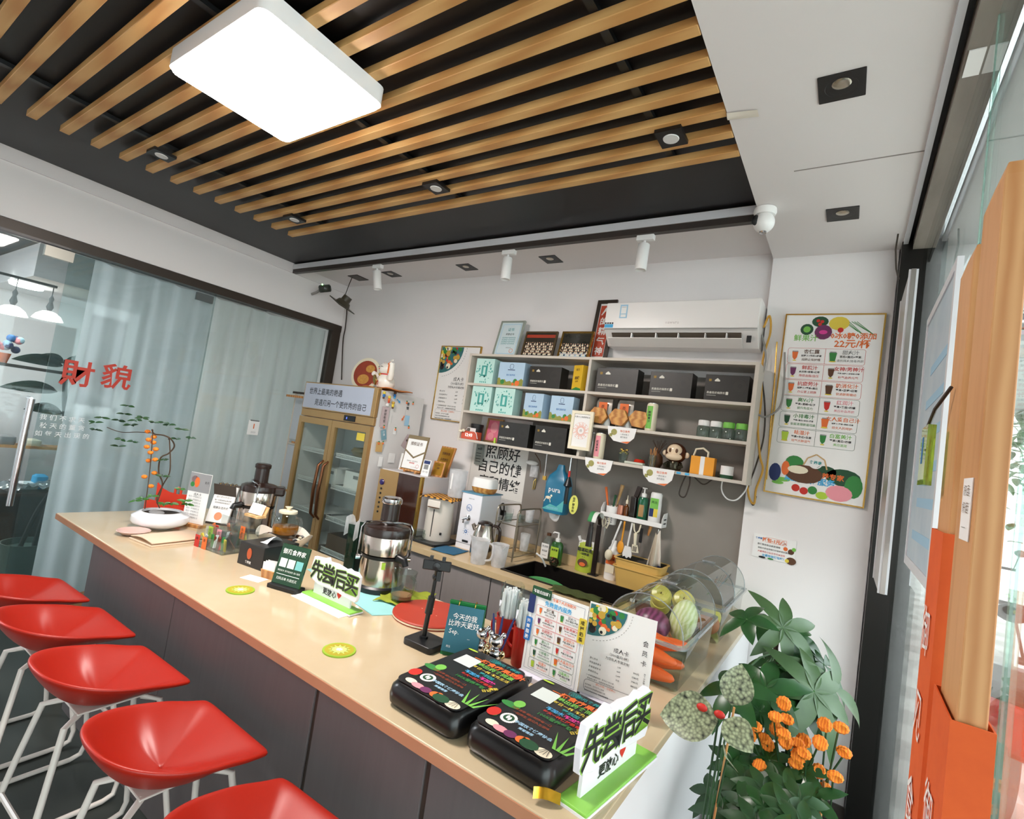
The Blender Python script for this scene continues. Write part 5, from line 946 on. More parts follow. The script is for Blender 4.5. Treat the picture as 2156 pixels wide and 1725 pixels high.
# ---- teal desk calendar
M('teal_page', (38, 84, 100), .45, rgb2=(30, 110, 130), scale=3); M('cal_green', (20, 120, 60), .5)
t, f = flip('desk_calendar', 'teal desk calendar for September with two large rings', (-1.065, 1.475, ZC), .45, .13, .165, 'teal_page', 'cal_green', (-.03, .028), 'gold_metal')
letters(t, [('今天的我', 0, .128, .022, 'p_white', 'c', .006), ('比昨天更好', .0, .105, .022, 'p_white', 'c', .006), ('Sep.', -.03, .08, .022, 'p_white', 'c', .006), ('01', .033, .025, .022, 'p_white', 'c', .006), ('一', .025, .062, .01, 'p_white'), ('周五', -.04, .03, .008, 'p_white')], f)
# ---- chrome bear pen cups with pens
M('chrome_gold', (226, 206, 160), .08, 1, var=.02)
def bear(lab, loc, rz, s_, pens):
    t = thing('pen_cup', lab, 'pen cup', loc, rz, 'chrome balloon-bear pen cups'); Q = [('body', (0, 0, .045), (.026, .022, .026)), ('head', (0, 0, .09), (.026, .023, .023))]
    for n_, c, r in Q: G().sph([x * s_ for x in c], [x * s_ for x in r], 18, 12).obj(n_, 'chrome', t, True)
    for sx in (-1, 1):
        for n_, c, r in (('ear', (sx * .022, 0, .112), (.010, .008, .010)), ('arm', (sx * .028, -.012, .055), (.010, .010, .014)), ('foot', (sx * .015, -.012, .014), (.014, .016, .014))): G().sph([x * s_ for x in c], [x * s_ for x in r], 12, 8).obj(n_, 'chrome_gold' if n_ != 'ear' else 'chrome', t, True)
    G().lathe([(.019 * s_, .02), (.02 * s_, .115 * s_)], 16, o=(0, .018, 0), cap=False).obj('tube', 'clear', t, True)
    for i, (dx, dy, mt) in enumerate(pens):
        a = V((dx * .15, .018, .02)); b = V((dx, .018 + dy, .165)); pn = G().tube([a, a + (b - a) * .8, b], [.0045, .0045, .0025], 8).obj('pen', mt, t, True)
bear('chrome balloon-bear pen cup with a blue gem and one clear pen', (-1.0, 1.495, ZC), .4, .95, ((-.012, .0, 'p_cream'),)); bear('chrome balloon-bear pen cup holding three dark blue pens', (-.925, 1.475, ZC), .4, 1.0, ((-.03, .02, 'p_navy'), (.005, .01, 'p_navy'), (.045, .01, 'p_navy')))
# ---- red cups of wrapped straws
M('cup_red', (170, 32, 24), .3, var=.03); M('straw', (244, 243, 245), .4, var=.01)
def straws(lab, loc, n, top, wrap):
    t = thing('straw_cup', lab, 'cup', loc, 0, 'red cups of drinking straws')
    G().lathe([(.0, .0), (.036, .002), (.038, .006), (.045, .135), (.047, .137), (.044, .136), (.036, .008), (0, .006)], 30).obj('cup', 'cup_red', t, True); rr = random.Random(n); G().tube(cr([(-.042, 0, .11), (-.066, 0, .10), (-.064, 0, .06), (-.04, 0, .045)]), .005, 8).obj('handle', 'cup_red', t, True)
    for i in range(n):
        a, r = i * 2.4, .030 * math.sqrt((i + .5) / n); G().cyl((r * .9 * math.cos(a), r * .9 * math.sin(a), .012), (r * 1.1 * math.cos(a) + rr.uniform(-.004, .004), r * 1.1 * math.sin(a), top - rr.random() * .02), .0042, n=6).obj('straw', 'straw', t, True)
    if wrap: G().ring([[((.04 + .012 * math.sin(j * 2.3 + k)) * math.cos(2 * PI * j / 16), (.04 + .012 * math.sin(j * 1.7 + k * 2)) * math.sin(2 * PI * j / 16), z) for j in range(16)] for k, z in enumerate((.13, .155, .19, .22, .25))], cap=False).obj('plastic_wrap', 'clear', t, True)
straws('red cup of tall paper-wrapped straws in a plastic bag behind the pens', (-.968, 1.605, ZC), 34, .235, True); straws('red cup of clear straws next to the menu sheet', (-.875, 1.575, ZC), 34, .225, True)
# ---- menu stands A4
t, f = acrylic_stand('menu_stand', 'acrylic menu sheet with drink pictures and a dark wooden base', (-.738, 1.515, ZC), -.05, .21, .265, M('wood_dark', (120, 76, 50), .5), tilt=-.03)
M('lilac_sheet', (216, 212, 226), .5, var=.01); t.children[1].data.materials[0] = MATS['lilac_sheet']; flat(t, 'border_print', outline(rect(-.095, .01, .095, .255), .0008), 'p_navy', f)
menu_grid(t, f, -.08, .015, .085, .218, .0080, .0008); letters(t, [('免费营内服务', .0, .229, .017, 'p_cyan', 'c', .02), ('专属个人定制配方', .02, .248, .011, 'p_orange', 'c', .01)], f)
for q, mt in (((-.105, .243, -.03, .274), 'p_dgreen'), ((-.112, .185, -.088, .245), 'p_navy'), ((-.112, .095, -.088, .17), 'p_blue'), ((.082, .15, .108, .225), 'p_yellow')): G(f).prism(rrect(*q, .004), .002, .0035).obj('tab', mt, t)
letters(t, [('不能白加班！', -.067, .2585, .012, 'p_white', 'c', .02)] + vert_text('远离脂肪', -.1, .158, .014, 'p_white', 1.2, .02) + vert_text('戒掉奶茶', .095, .212, .014, 'p_ink', 1.2, .02), f @ Mx.Translation((0, 0, .0036)))
t, f = acrylic_stand('menu_stand', 'acrylic membership card sheet with fruit photo and light wooden base', (-.535, 1.545, ZC), .06, .212, .275, 'wood_light', tilt=-.03); t.children[1].data.materials[0] = MATS['lilac_sheet']; member_card(t, .205, .265, f @ Mx.Translation((0, .005, 0)))
# ---- black lunch bags with printed tops
M('bag_black', (14, 13, 14), .28, var=.1); M('bag_top', (24, 24, 26), .4, var=.05)
def lunch_bag(lab, loc, rz):
    t = thing('printed_bag', lab, 'bag', loc, rz, 'black printed bags'); w_, d_, h_ = .128, .18, .07
    g = G(); P = [(k * w_, k2 * d_) for k, k2 in ((1, 1),)]
    rings = []
    for ins, z in ((.012, 0), (.002, .012), (0, .03), (.003, .052), (.012, .064), (.02, h_)): rings.append([(x, y, z) for x, y in rrect(-w_ + ins, -d_ + ins, w_ - ins, d_ - ins, .03)])
    g.ring(rings).obj('body', 'bag_black', t, True); f = Mx.Translation((0, 0, h_))
    G().prism(rrect(-w_ + .014, -d_ + .014, w_ - .014, d_ - .014, .025), h_ - .001, h_ + .0012).obj('printed_flap', 'bag_top', t)
    G().prism([(-.1, d_ - .01), (-.02, d_ - .01), (-.03, d_ + .028), (-.09, d_ + .02)], .03, .05).obj('flap_tab', 'bag_black', t); G().prism([(.09, d_ - .02), (.12, d_ - .015), (.115, d_ + .012)], .04, .055).obj('flap_tab', 'bag_black', t); f = Mx.Translation((0, 0, h_ + .0013))
    flat(t, 'blank_code_panel', [rect(-.085, .045, -.02, .11)], 'code_blank', f)
    letters(t, [('御见食养家', .055, .142, .018, 'p_teal', 'c', .02), ('一杯食疗果蔬汁', .04, .115, .027, 'p_orange', 'c', .03), ('喝出药食同源', .045, .09, .022, 'p_ltgreen', 'c', .02), ('每日一杯 不负生活', .045, .066, .016, 'p_yellow', 'c', .01), ('零添加', .045, .045, .018, 'p_teal', 'c', .03), ('不加水', .01, .024, .018, 'p_cyan', 'c', .03), ('不加糖', .065, .024, .018, 'p_magenta', 'c', .03), ('每天一杯保持肠胃', .04, .004, .014, 'p_red', 'c', .02), ('100%营养萃取', .035, -.018, .017, 'p_green', 'c', .02),
                ('只选当季 细心制作每一口', -.02, -.045, .011, M('print_rust', (170, 70, 30), .6)), ('一起养生 遇见人生滋味', -.01, -.062, .011, 'print_rust'), ('中国饮食健康协会', .02, -.095, .014, 'p_lightblue', 'c', .02), ('荣誉推荐', .01, -.113, .011, 'p_lightblue', 'c', .02), ('清肠', .105, .0, .014, 'p_yellow', 'c', .02, .9), ('日记', .098, -.022, .014, 'p_yellow', 'c', .02, .9)], f)
    flat(t, 'seal_print', outline(disc(-.055, -.095, .019, 24), .008), 'p_white', f, .0002); flat(t, 'seal_centre', [disc(-.055, -.095, .015, 20)], 'p_dgreen', f, .0004); flat(t, 'seal_leaf', [disc(-.059, -.093, .004, 10, .009), disc(-.051, -.097, .004, 10, .009)], 'p_white', f, .0006); flat(t, 'logo_print', [q for i in range(4) for q in outline(disc(-.008 + i * .007, .146, .006, 12, .012), .0016)], 'p_teal', f, .0002)
    veg(t, f, [(-.09, -.04, .03, 'p_green', .014), (-.075, -.02, .016, 'p_ltgreen', .018), (-.1, -.1, .018, 'p_red', .022), (-.09, -.11, .008, 'p_green'), (-.07, -.145, .02, 'p_cream', .012), (-.04, -.15, .022, 'p_pink', .012), (-.01, -.15, .018, 'p_purple', .014), (.02, -.148, .014, 'p_orange'), (.045, -.15, .026, 'p_dgreen', .018), (.03, -.14, .01, 'p_orange'), (.085, -.15, .024, 'p_cream', .016), (.108, .12, .012, 'p_red', .02), (-.09, .15, .02, 'p_lime', .005)])
    flat(t, 'leaf_print', [[(.09 + .01 * i, -.12), (.095 + .012 * i - .03 + .02 * i, -.05), (.1 + .01 * i, -.12)] for i in range(4)], 'p_ltgreen', f, .001); flat(t, 'shallot_stripe', [line((.07 + .01 * i, -.16), (.085 + .003 * i, -.136), .0015) for i in range(4)], 'p_ink', f, .003)
    return t
lunch_bag('black bag with colourful printed top standing next to the pen cups', (-.866, 1.235, ZC), -.02); t = lunch_bag('black bag with colourful printed top beside the corner counter sign', (-.592, 1.238, ZC), -.03); t.scale = (.97, 1.02, 1.05)
t = tag(G().grid(lambda u, v: (-.03 + .06 * u, -.012 + .024 * v, .006 * math.sin(u * 4) + .004), 6, 3).obj('foil_wrapper', M('foil_gold', (216, 170, 50), .25, .8), None, True), 'small gold foil wrapper sticking out under the black bag by the sign', 'wrapper'); t.location = (-.478, 1.055, ZC + .012); t.rotation_euler = (.5, 0, .5)
# ---- vegetable bins with domes
def veg_bin(lab, x0, x1, y0, y1, hb):
    t = thing('vegetable_bin', lab, 'food bin', ((x0 + x1) / 2, (y0 + y1) / 2, ZC), 0, 'clear domed food bins'); w_, d_ = (x1 - x0) / 2, (y1 - y0) / 2
    rings = [[(x * k, y * k, z) for x, y in rrect(-w_, -d_, w_, d_, .03)] for k, z in ((.9, .001), (.94, .008), (.99, hb - .01), (1.0, hb))]; G().ring(rings, cap=False).ring(rings[:1] + [[(x * .9, y * .9, .002) for x, y in rrect(-w_, -d_, w_, d_, .03)]], cap=True).obj('box', 'clear', t, True)
    rim = [[(x, y, z) for x, y in rrect(-w_ - o, -d_ - o, w_ + o, d_ + o, .03)] for o, z in ((0, hb - .012), (.012, hb - .012), (.012, hb), (0, hb))]; G().ring(rim, close=True).obj('rim', GLASS('rim_glass', (214, 220, 222), 1.4, haze=.22, hcol=(215, 218, 222)), t, True)
    r = w_ - .002; arc = lambda y, k=1: [(r * k * math.cos(a), y, hb + .001 + r * .98 * k * math.sin(a)) for a in [PI * i / 20 for i in range(21)]]
    g = G(); A, B, M_ = arc(-d_ + .012), arc(d_ - .012), arc(0)
    for P, Q in ((A, M_), (M_, B)):
        g.add(P + Q, [(i, i + 1, 22 + i, 21 + i) for i in range(20)])
    g.poly(A); g.poly(B); g.obj('dome', 'clear', t, True)
    for y_, rt in ((-d_ + .012, .0025), (-.005, .0013), (.005, .0013), (d_ - .012, .002)): G().tube(arc(y_, 1.005), rt, 6).obj('dome_rib', 'rim_glass', t, True)
    G().box(-.03, -.012, hb + r, .03, .012, hb + r + .008).obj('dome_handle', 'rim_glass', t, bevel=.003); return t
veg_bin('clear domed food bin full of carrots, cabbage and apples', -.68, -.405, 1.80, 2.32, .165); veg_bin('clear domed food bin standing against the white pillar', -.68, -.405, 2.45, 3.05, .165)
M('carrot', (236, 104, 36), .45, rgb2=(220, 84, 26), scale=30, stretch=(1, 8, 8)); M('apple', (222, 206, 110), .3, rgb2=(196, 186, 80), scale=10); M('cabbage_p', (92, 34, 66), .35, rgb2=(140, 70, 110), kind='wave', scale=14); M('cabbage_w', (226, 230, 190), .4, rgb2=(196, 206, 130), kind='wave', scale=20); M('potato', (190, 120, 80), .6)
def carrot(p, d, L, r, lab):
    d = V(d).normalized(); t = thing('carrot', lab, 'carrot', p, 0, 'carrots in the front bin'); G().tube([d * (-L * .5), d * (-L * .47), d * (-L * .2), d * (L * .25), d * (L * .45), d * (L * .5)], [r * .4, r * .95, r, r * .75, r * .45, r * .12], 14).obj('root', 'carrot', t, True)
for i, (x, y, z, d, L, l) in enumerate(((-.53, 1.852, .028, (1, -.02, -.02), .2, 'fat carrot at the bottom front of the clear bin'), (-.535, 1.862, .085, (1, .0, -.10), .21, 'carrot lying second from the bottom at the bin front'), (-.545, 1.885, .13, (1, .05, -.12), .2, 'slim carrot on top of the carrot pile'), (-.52, 1.92, .045, (1, .2, .05), .2, 'carrot lying crosswise behind the front carrots'), (-.51, 1.945, .10, (.9, .35, .1), .19, 'carrot tucked behind the slim carrot'))): carrot((x, y, ZC + .008 + z), d, L, .029 - .002 * (i == 2), l)
t = tag(G().sph((0, 0, 0), (.07, .06, .058), 20, 14).obj('purple_cabbage', 'cabbage_p', None, True), 'half purple cabbage lying over the carrots in the front bin', 'cabbage'); t.location = (-.58, 2.03, ZC + .14)
t = tag(G().sph((0, 0, 0), (.05, .055, .085), 18, 12).obj('white_cabbage', 'cabbage_w', None, True), 'pale napa cabbage head leaning against the dome', 'cabbage'); t.location = (-.475, 2.07, ZC + .175); t.rotation_euler = (.2, .2, 0)
def apple(p, l, r=.042, mt='apple'):
    t = thing('apple', l, 'fruit', p, 0, 'apples in the front bin'); G().lathe([(0, -.85 * r), (.4 * r, -.95 * r), (.9 * r, -.5 * r), (r, .1 * r), (.8 * r, .7 * r), (.35 * r, .85 * r), (0, .62 * r)], 20).obj('flesh', mt, t, True); G().cyl((0, 0, .6 * r), (.004, 0, 1.0 * r), .0018, n=6).obj('stalk', 'stem_brown', t); t.rotation_euler = (.9, .2, 0)
apple((-.575, 2.09, ZC + .235), 'yellow apple on top of the pile in the front bin'); apple((-.51, 2.19, ZC + .215), 'yellow-green apple behind the napa cabbage', .045); apple((-.60, 2.19, ZC + .18), 'yellow apple deep in the front bin behind the first apple', .043); apple((-.62, 2.17, ZC + .09), 'shaded apple at the left wall of the front bin', .042); apple((-.52, 2.22, ZC + .07), 'apple at the back bottom of the front bin', .042, 'potato')
for i, (x, y, mt, l) in enumerate(((-.48, 2.58, 'potato', 'brown potato at the near end of the second bin'), (-.56, 2.6, 'cabbage_w', 'pale green gourd in the second bin'), (-.50, 2.72, 'apple', 'yellow melon in the second bin'), (-.6, 2.75, 'leaf_mid', 'green gourd at the far side of the second bin'))): t = tag(G().sph((0, 0, 0), (.05, .065, .045), 16, 10).obj('vegetable', mt, None, True), l, 'vegetable'); t.location = (x, y, ZC + .052)
# ---- lidded food boxes
M('box_maroon', (92, 44, 34), .35); 
for px, py, rz, l in ((1322, 1272, .1, 'maroon lidded food box nearer the sink'), (1268, 1310, .15, 'maroon lidded food box tucked behind the menu sheets')):
    p = PZ(px, py, ZC); t = thing('food_box', l, 'food box', (max(p.x, -.765) if py < 1290 else -.77, p.y - .0 if py < 1290 else 2.12, ZC), rz * 0, 'maroon lidded food boxes'); G().ring([[(x * k, y * k, z) for x, y in rrect(-.075, -.11, .075, .11, .02)] for k, z in ((.88, 0), (1, .06))]).obj('box', 'box_maroon', t, True); G().prism(rrect(-.08, -.115, .08, .115, .022), .06, .07).obj('lid', M('lid_smoke', (150, 138, 132), .2, alpha=.8), t, True, bevel=.002)
    for sx in (-1, 1): G().box(sx * .075 - .012, -.125, .052, sx * .075 + .012, -.116, .066).obj('latch', 'plastic_white', t)
    flat(t, 'label_print', [rect(-.02, -.09, .015, -.06)], 'paper', Mx.Translation((0, 0, .0702)))
# ================================================================ BACK COUNTER THINGS
# sterilising cabinet
sc = thing('sterilizer_cabinet', 'gold fronted sterilizing cabinet with dark glass door next to the fridge', 'cabinet', (-2.75, 2.72, 0))
G().box(-.225, .02, 0, .225, .45, 1.28).obj('body', M('cab_silver', (206, 202, 204), .4, var=.03), sc, bevel=.003)
G().box(-.225, 0, .05, -.02, .02, 1.275).obj('gold_panel', M('cab_gold', (196, 156, 104), .25, .5, var=.04), sc, bevel=.002); G().box(-.018, 0, .05, .205, .02, 1.275).obj('glass_door', M('brown_glass', (60, 28, 18), .06, var=.1, coat=.5), sc, bevel=.002); G().box(.207, -.004, .05, .226, .02, 1.28).obj('door_edge', 'gold_metal', sc)
G(Mx.Translation((-.18, 0, 1.18)) @ Mx.Rotation(PI / 2, 4, 'X')).lathe([(.022, 0), (.022, .008), (.018, .012), (0, .013)], 20).obj('power_button', M('button_blue', (60, 50, 110), .2), sc, True)
for i in range(6): G(Mx.Translation((-.18, 0, 1.13 - .035 * i)) @ Mx.Rotation(PI / 2, 4, 'X')).lathe([(.008, 0), (.008, .004), (0, .004)], 12).obj('button', 'p_ink', sc, True)
# certificate easel, plaques, cards on top
ZT = 1.2805
ce = thing('certificate_easel', 'authorization certificate on a small wooden easel on the sterilizer', 'certificate', (-2.76, 2.84, ZT), .05)
for x in (-.06, .05): G().box(x, -.03, 0, x + .014, .05, .012).obj('easel_foot', 'wood', ce); G(Mx.Translation((0, .02, 0)) @ Mx.Rotation(-.2, 4, 'X')).box(x, 0, 0, x + .01, .008, .16).obj('easel_leg', 'wood', ce)
G().box(-.1, -.03, .012, .1, -.015, .024).obj('easel_ledge', 'wood', ce); mm = Mx.Translation((0, -.02, .024)) @ Mx.Rotation(-.16, 4, 'X'); G(mm).box(-.105, 0, 0, .105, .008, .265).obj('board', M('board_olive', (120, 96, 52), .4), ce, bevel=.002); f = mm @ FR((0, -.0005, 0))
flat(ce, 'page_print', [[(-.095, 0.005), (.095, .005), (.095, .135), (0, .085), (-.095, .135)], [(-.095, .15), (0, .1), (.095, .15), (.095, .235), (-.095, .235)]], 'paper', f)
letters(ce, [('授权证书', 0, .20, .03, 'p_brown', 'c', .01), ('授权单位：御见食养家', 0, .065, .011, 'p_grey'), ('特许经营', 0, .05, .013, 'p_red', 'c', .01), ('二〇二三年九月', .03, .02, .010, 'p_grey')], f @ Mx.Translation((0, 0, .001))); flat(ce, 'seal_print', outline(disc(.06, .03, .014, 16), .002), 'p_red', f, .0016)
def plaque(lab, loc, rz, w_, h_, txts):
    t = thing('gold_plaque', lab, 'plaque', loc, 0, 'gold award plaques'); t.rotation_euler = (-.25, 0, rz); G().box(-w_ / 2, 0, 0, w_ / 2, .012, h_).obj('backing', 'wood', t, bevel=.002); G().box(-w_ / 2 + .012, -.002, .012, w_ / 2 - .012, 0, h_ - .012).obj('plate', M('plaque_gold', (206, 160, 60), .3, .7, rgb2=(170, 120, 40), scale=5), t); letters(t, [(s, 0, h_ * (.75 - .2 * i), h_ * .1, 'p_brown', 'c', .01) for i, s in enumerate(txts)], FR((0, -.0022, 0))); return t
plaque('wood framed gold award plaque leaning behind the certificate easel', (-2.64, 3.02, ZT), -.15, .17, .24, ('健康饮食', '示范单位', '荣誉')); plaque('gold award plaque leaning nearest the wall poster', (-2.58, 2.92, ZT), .2, .10, .12, ('优秀', '品牌'))
t = thing('standing_card', 'small white standing card with a blue code panel beside the easel', 'card', (-2.60, 2.81, ZT), .1); G(Mx.Rotation(-.15, 4, 'X')).box(-.035, 0, 0, .035, .003, .12).obj('card', 'paper', t); f = Mx.Rotation(-.15, 4, 'X') @ FR((0, -.0002, 0)); flat(t, 'blue_print', [rect(-.028, .09, .028, .115)], 'p_navy', f); flat(t, 'blank_code_panel', [rect(-.02, .05, .02, .085)], 'p_grey', f); letters(t, [('扫一扫', 0, .03, .016, 'p_ink')], f)
t = tag(G(Mx.Rotation(-.1, 4, 'X')).box(-.03, 0, 0, .03, .003, .13).obj('white_card', 'paper'), 'thin white card leaning behind the easel by the fridge', 'card'); t.location = (-2.92, 2.88, ZT)
# thermo pot with cloth and clear jug
t = tag(G().prism(rrect(-2.54, 2.66, -2.27, 2.95, .02), ZB + .0005, ZB + .018).obj('black_tray', 'plastic_black', None, bevel=.002), 'black tray under the white thermo pot', 'tray')
M('pot_white', (232, 224, 214), .3, var=.02)
tp = thing('thermo_pot', 'white electric thermo pot with a checked cloth on top', 'thermo pot', (-2.40, 2.82, ZB + .0185), .25)
G().lathe([(.095, 0), (.10, .01), (.095, .27), (.10, .29), (.098, .30), (0, .302)], 32).obj('body', 'pot_white', tp, True); G().ring([[(x, -.06 - (.06 if k else .045), z) for x, z in [(-.05, .235 + .05 * 0), (.05, .235), (.05, .285), (-.05, .285)]] for k in (0, 1)]).obj('spout_hood', 'pot_white', tp, bevel=.006); G().box(-.04, -.123, .232, .045, -.105, .238).obj('spout_gap', 'p_brown', tp); G().box(-.003, -.1, .03, .003, -.0955, .22).obj('level_gauge', 'p_ink', tp); G().box(.06, -.085, .05, .072, -.073, .066).obj('label_mark', 'p_ink', tp)
t = tag(G().grid(lambda u, v: (-.13 + .26 * u, -.115 + .23 * v, .004 - .02 * max(0, abs(u - .5) - .38) * 6 - .02 * max(0, abs(v - .5) - .40) * 6), 20, 20).obj('checked_cloth', M('checked', (226, 160, 60), .8, rgb2=(50, 36, 30), kind='check', scale=42), None, True, solid=.003), 'orange and black checked cloth on top of the thermo pot', 'cloth'); t.location = (-2.39, 2.82, ZB + .325); t.rotation_euler = (0, 0, .25)
jw = thing('tall_clear_jug', 'tall frosted plastic jug standing on the checked cloth', 'jug', (-2.315, 2.86, ZB + .334)); G().lathe([(.0, 0), (.055, .001), (.058, .01), (.066, .195), (.068, .197), (.063, .195), (.054, .01)], 28, cap=False).obj('body', 'frosted', jw, True); G().box(-.006, -.068, .06, .006, -.062, .17).obj('scale_mark', 'plastic_white', jw)
# hydrogen water machine
M('machine_white', (236, 236, 242), .28, var=.01)
hm = thing('water_machine', 'white hydrogen water machine with a steel tap and blue mat on top', 'water machine', (-2.165, 2.86, ZB), .06); G().box(-.085, 0, .035, .085, .26, .385).obj('body', 'machine_white', hm, bevel=.006); G().box(-.083, .002, 0, .083, .258, .033).obj('base', 'machine_white', hm); G().box(-.09, -.006, .3855, .092, .265, .392).obj('blue_mat', M('mat_blue', (90, 150, 180), .6), hm)
f = FR((0, -.0005, 0)); flat(hm, 'logo_ring', outline(disc(-.01, .285, .022, 24), .003), 'p_blue', f); letters(hm, [('H₂', -.01, .285, .026, 'p_blue', 'c', .01), ('HIDNOLAB', .0, .35, .009, 'p_ink')], f); flat(hm, 'drop_print', [disc(-.01, .12, .012, 14)], 'p_blue', f); flat(hm, 'drop_centre', [disc(-.01, .12, .006, 14)], 'p_white', f, .0014)
for i in range(8): a = 2 * PI * i / 8; flat(hm, 'ray_print', [line((-.01 + .018 * math.cos(a), .12 + .018 * math.sin(a)), (-.01 + .026 * math.cos(a), .12 + .026 * math.sin(a)), .002)], 'p_blue', f)
G(Mx.Translation((-.005, 0, .215)) @ Mx.Rotation(PI / 2, 4, 'X')).lathe([(.02, 0), (.02, .006), (.008, .01), (.008, .04), (0, .041)], 18).obj('tap_body', 'chrome', hm, True); G().cyl((-.03, -.035, .205), (.008, -.035, .22), .008).obj('tap_lever', 'chrome', hm, True); G().cyl((-.02, -.035, .18), (-.02, -.035, .21), .006).obj('tap_nozzle', 'chrome', hm, True); G().box(-.03, -.002, .045, .02, 0, .06).obj('grille', 'p_ink', hm)
df = thing('aroma_diffuser', 'white and wood-grain aroma diffuser on the water machine', 'diffuser', (-2.15, 2.97, ZB + .3925), .1); G().ring([[(x * k, y * k, z) for x, y in rrect(-.085, -.07, .085, .07, .04)] for k, z in ((.75, 0), (.9, .012), (1, .04))]).obj('wood_base', 'hexwood', df, True); G().ring([[(x * k, y * k, z) for x, y in rrect(-.085, -.07, .085, .07, .04)] for k, z in ((1, .0405), (1.0, .08), (.93, .105), (.7, .112))]).obj('white_cover', 'plastic_white', df, True)
t = tag(G().grid(lambda u, v: (-.09 + .18 * u, -.1 + .2 * v, .003 + .002 * math.sin(u * 9 + v * 4)), 12, 12).obj('blue_cloth', M('blue_towel', (44, 104, 140), .85, var=.1, scale=30), None, True, solid=.003), 'folded blue cloth in front of the water machine', 'cloth'); t.location = (-2.17, 2.71, ZB + .002); t.rotation_euler = (0, 0, .15)
t = thing('glass_pitcher', 'small clear glass pitcher on the black tray', 'pitcher', (-2.45, 2.69, ZB + .0185)); G().lathe([(0, .001), (.036, .002), (.04, .06), (.042, .062), (.038, .06), (.034, .006)], 20, cap=False).obj('glass', 'clear', t, True); G().tube([(.04, 0, .05), (.058, 0, .045), (.055, 0, .02), (.038, 0, .015)], .004, 8).obj('handle', 'clear', t, True)
kt = thing('kettle', 'steel electric kettle with brown lid on the back counter', 'kettle', (-1.975, 2.80, ZB), .4); G().lathe([(.075, 0), (.078, .01), (.082, .05), (.078, .12), (.06, .19), (.05, .215)], 32).obj('body', 'steel_shiny', kt, True); G().lathe([(.052, .213), (.05, .225), (.03, .235), (0, .238)], 24).obj('lid', 'dark_brown_plastic', kt, True); G().tube(cr([(.055, 0, .215), (.10, 0, .20), (.105, 0, .12), (.08, 0, .05)]), .010, 8).obj('handle', 'dark_brown_plastic', kt, True); G().tube([(-.06, 0, .17), (-.085, 0, .205)], [.02, .012], 10).obj('spout', 'steel_shiny', kt, True)
def pjug(lab, loc, rz, s_):
    t = thing('measuring_jug', lab, 'jug', loc, rz, 'frosted measuring jugs'); G().lathe([(r * s_, z * s_) for r, z in ((.0, .001), (.045, .001), (.047, .006), (.06, .15), (.062, .152), (.058, .15), (.043, .008))], 28, cap=False).obj('body', 'frosted', t, True); G().tube(cr([V(p) * s_ for p in ((.058, 0, .14), (.095, 0, .125), (.09, 0, .05), (.05, 0, .03))]), .007 * s_, 8).obj('handle', 'frosted', t, True); G().add([V(p) * s_ for p in ((-.05, -.03, .15), (-.085, 0, .165), (-.05, .03, .15), (-.048, 0, .10))], [(0, 1, 3), (1, 2, 3)]).obj('spout', 'frosted', t, True)
pjug('frosted plastic measuring jug with a long spout in front of the kettle', (-1.875, 2.635, ZB), .1, 1.0); pjug('frosted plastic measuring jug next to the sink edge', (-1.765, 2.70, ZB), 2.4, .92)
# two-tier cup rack
cr_ = thing('cup_rack', 'two-tier chrome rack with clear drip trays beside the sink', 'rack', (-1.87, 3.04, ZB)); M('chrome_dull', (176, 166, 150), .3, .9)
for x in (-.085, .085):
    for y in (-.15, .15): G().cyl((x, y, 0), (x, y, .30), .006, n=8).obj('leg', 'chrome_dull', cr_, True)
for x in (-.085, .085): G().tube(cr([(x, -.15, .30), (x, -.14, .335), (x, -.10, .345), (x, .10, .345), (x, .14, .335), (x, .15, .30)]), .006, 8).obj('top_arch', 'chrome_dull', cr_, True)
for z in (.03, .235):
    g = G()
    for a, b in (((-.085, -.15), (.085, -.15)), ((.085, -.15), (.085, .15)), ((.085, .15), (-.085, .15)), ((-.085, .15), (-.085, -.15))): g.cyl((*a, z), (*b, z), .004, n=6)
    tag(g.obj('tier_frame', 'chrome_dull', cr_), kind='stuff'); G().ring([[(x, y, zz_) for x, y in rrect(-.08, -.145, .08, .145, .01)] for zz_ in (z + .004, z + .03)], cap=False).obj('drip_tray', 'acrylic', cr_, True)
def cup_(lab, loc, r, h, mt='clear'): t = tag(G().lathe([(0, .001), (r * .8, .001), (r, h), (r * .95, h), (r * .75, .006)], 20, cap=False).obj('drinking_glass', mt, None, True), lab, 'glass', 'glasses on the cup rack'); t.location = loc
cup_('small upturned glass at the near end of the rack tray', (-1.90, 2.95, ZB + .24), .03, .06); cup_('small glass in the middle of the rack tray', (-1.85, 3.03, ZB + .24), .028, .055); cup_('frosted tumbler at the wall end of the rack tray', (-1.84, 3.13, ZB + .24), .032, .09, 'frosted'); cup_('tall frosted tumbler on the lower tier of the rack', (-1.85, 3.13, ZB + .036), .035, .12, 'frosted')
# bottles by the sink
def bottle(name, lab, loc, prof, mt, cap_=None, capz=0, label=None, n=24, cat_='bottle'):
    t = thing(name, lab, cat_, loc); G().lathe(prof, n, sy=.7 if 'pump' in lab or 'labelled' in lab else 1).obj('body', mt, t, True); return t
t = bottle('clear_bottle', 'clear bottle with white label and brown cap by the sink', (-1.70, 3.20, ZB), [(.032, 0), (.036, .01), (.036, .13), (.014, .165), (.013, .175)], GLASS('bottle_glass', (225, 232, 228), 1.1, haze=.08)); G().lathe([(.016, .172), (.016, .19), (0, .191)], 14).obj('cap', 'p_brown', t, True); flat(t, 'label', [rect(-.03, .02, .03, .12)], 'paper', FR((0, -.0365, 0))); letters(t, [('洗洁精', 0, .1, .016, 'p_ink'), ('食品级', 0, .07, .014, 'p_ink'), ('500ml', 0, .04, .012, 'p_ink')], FR((0, -.037, 0)))
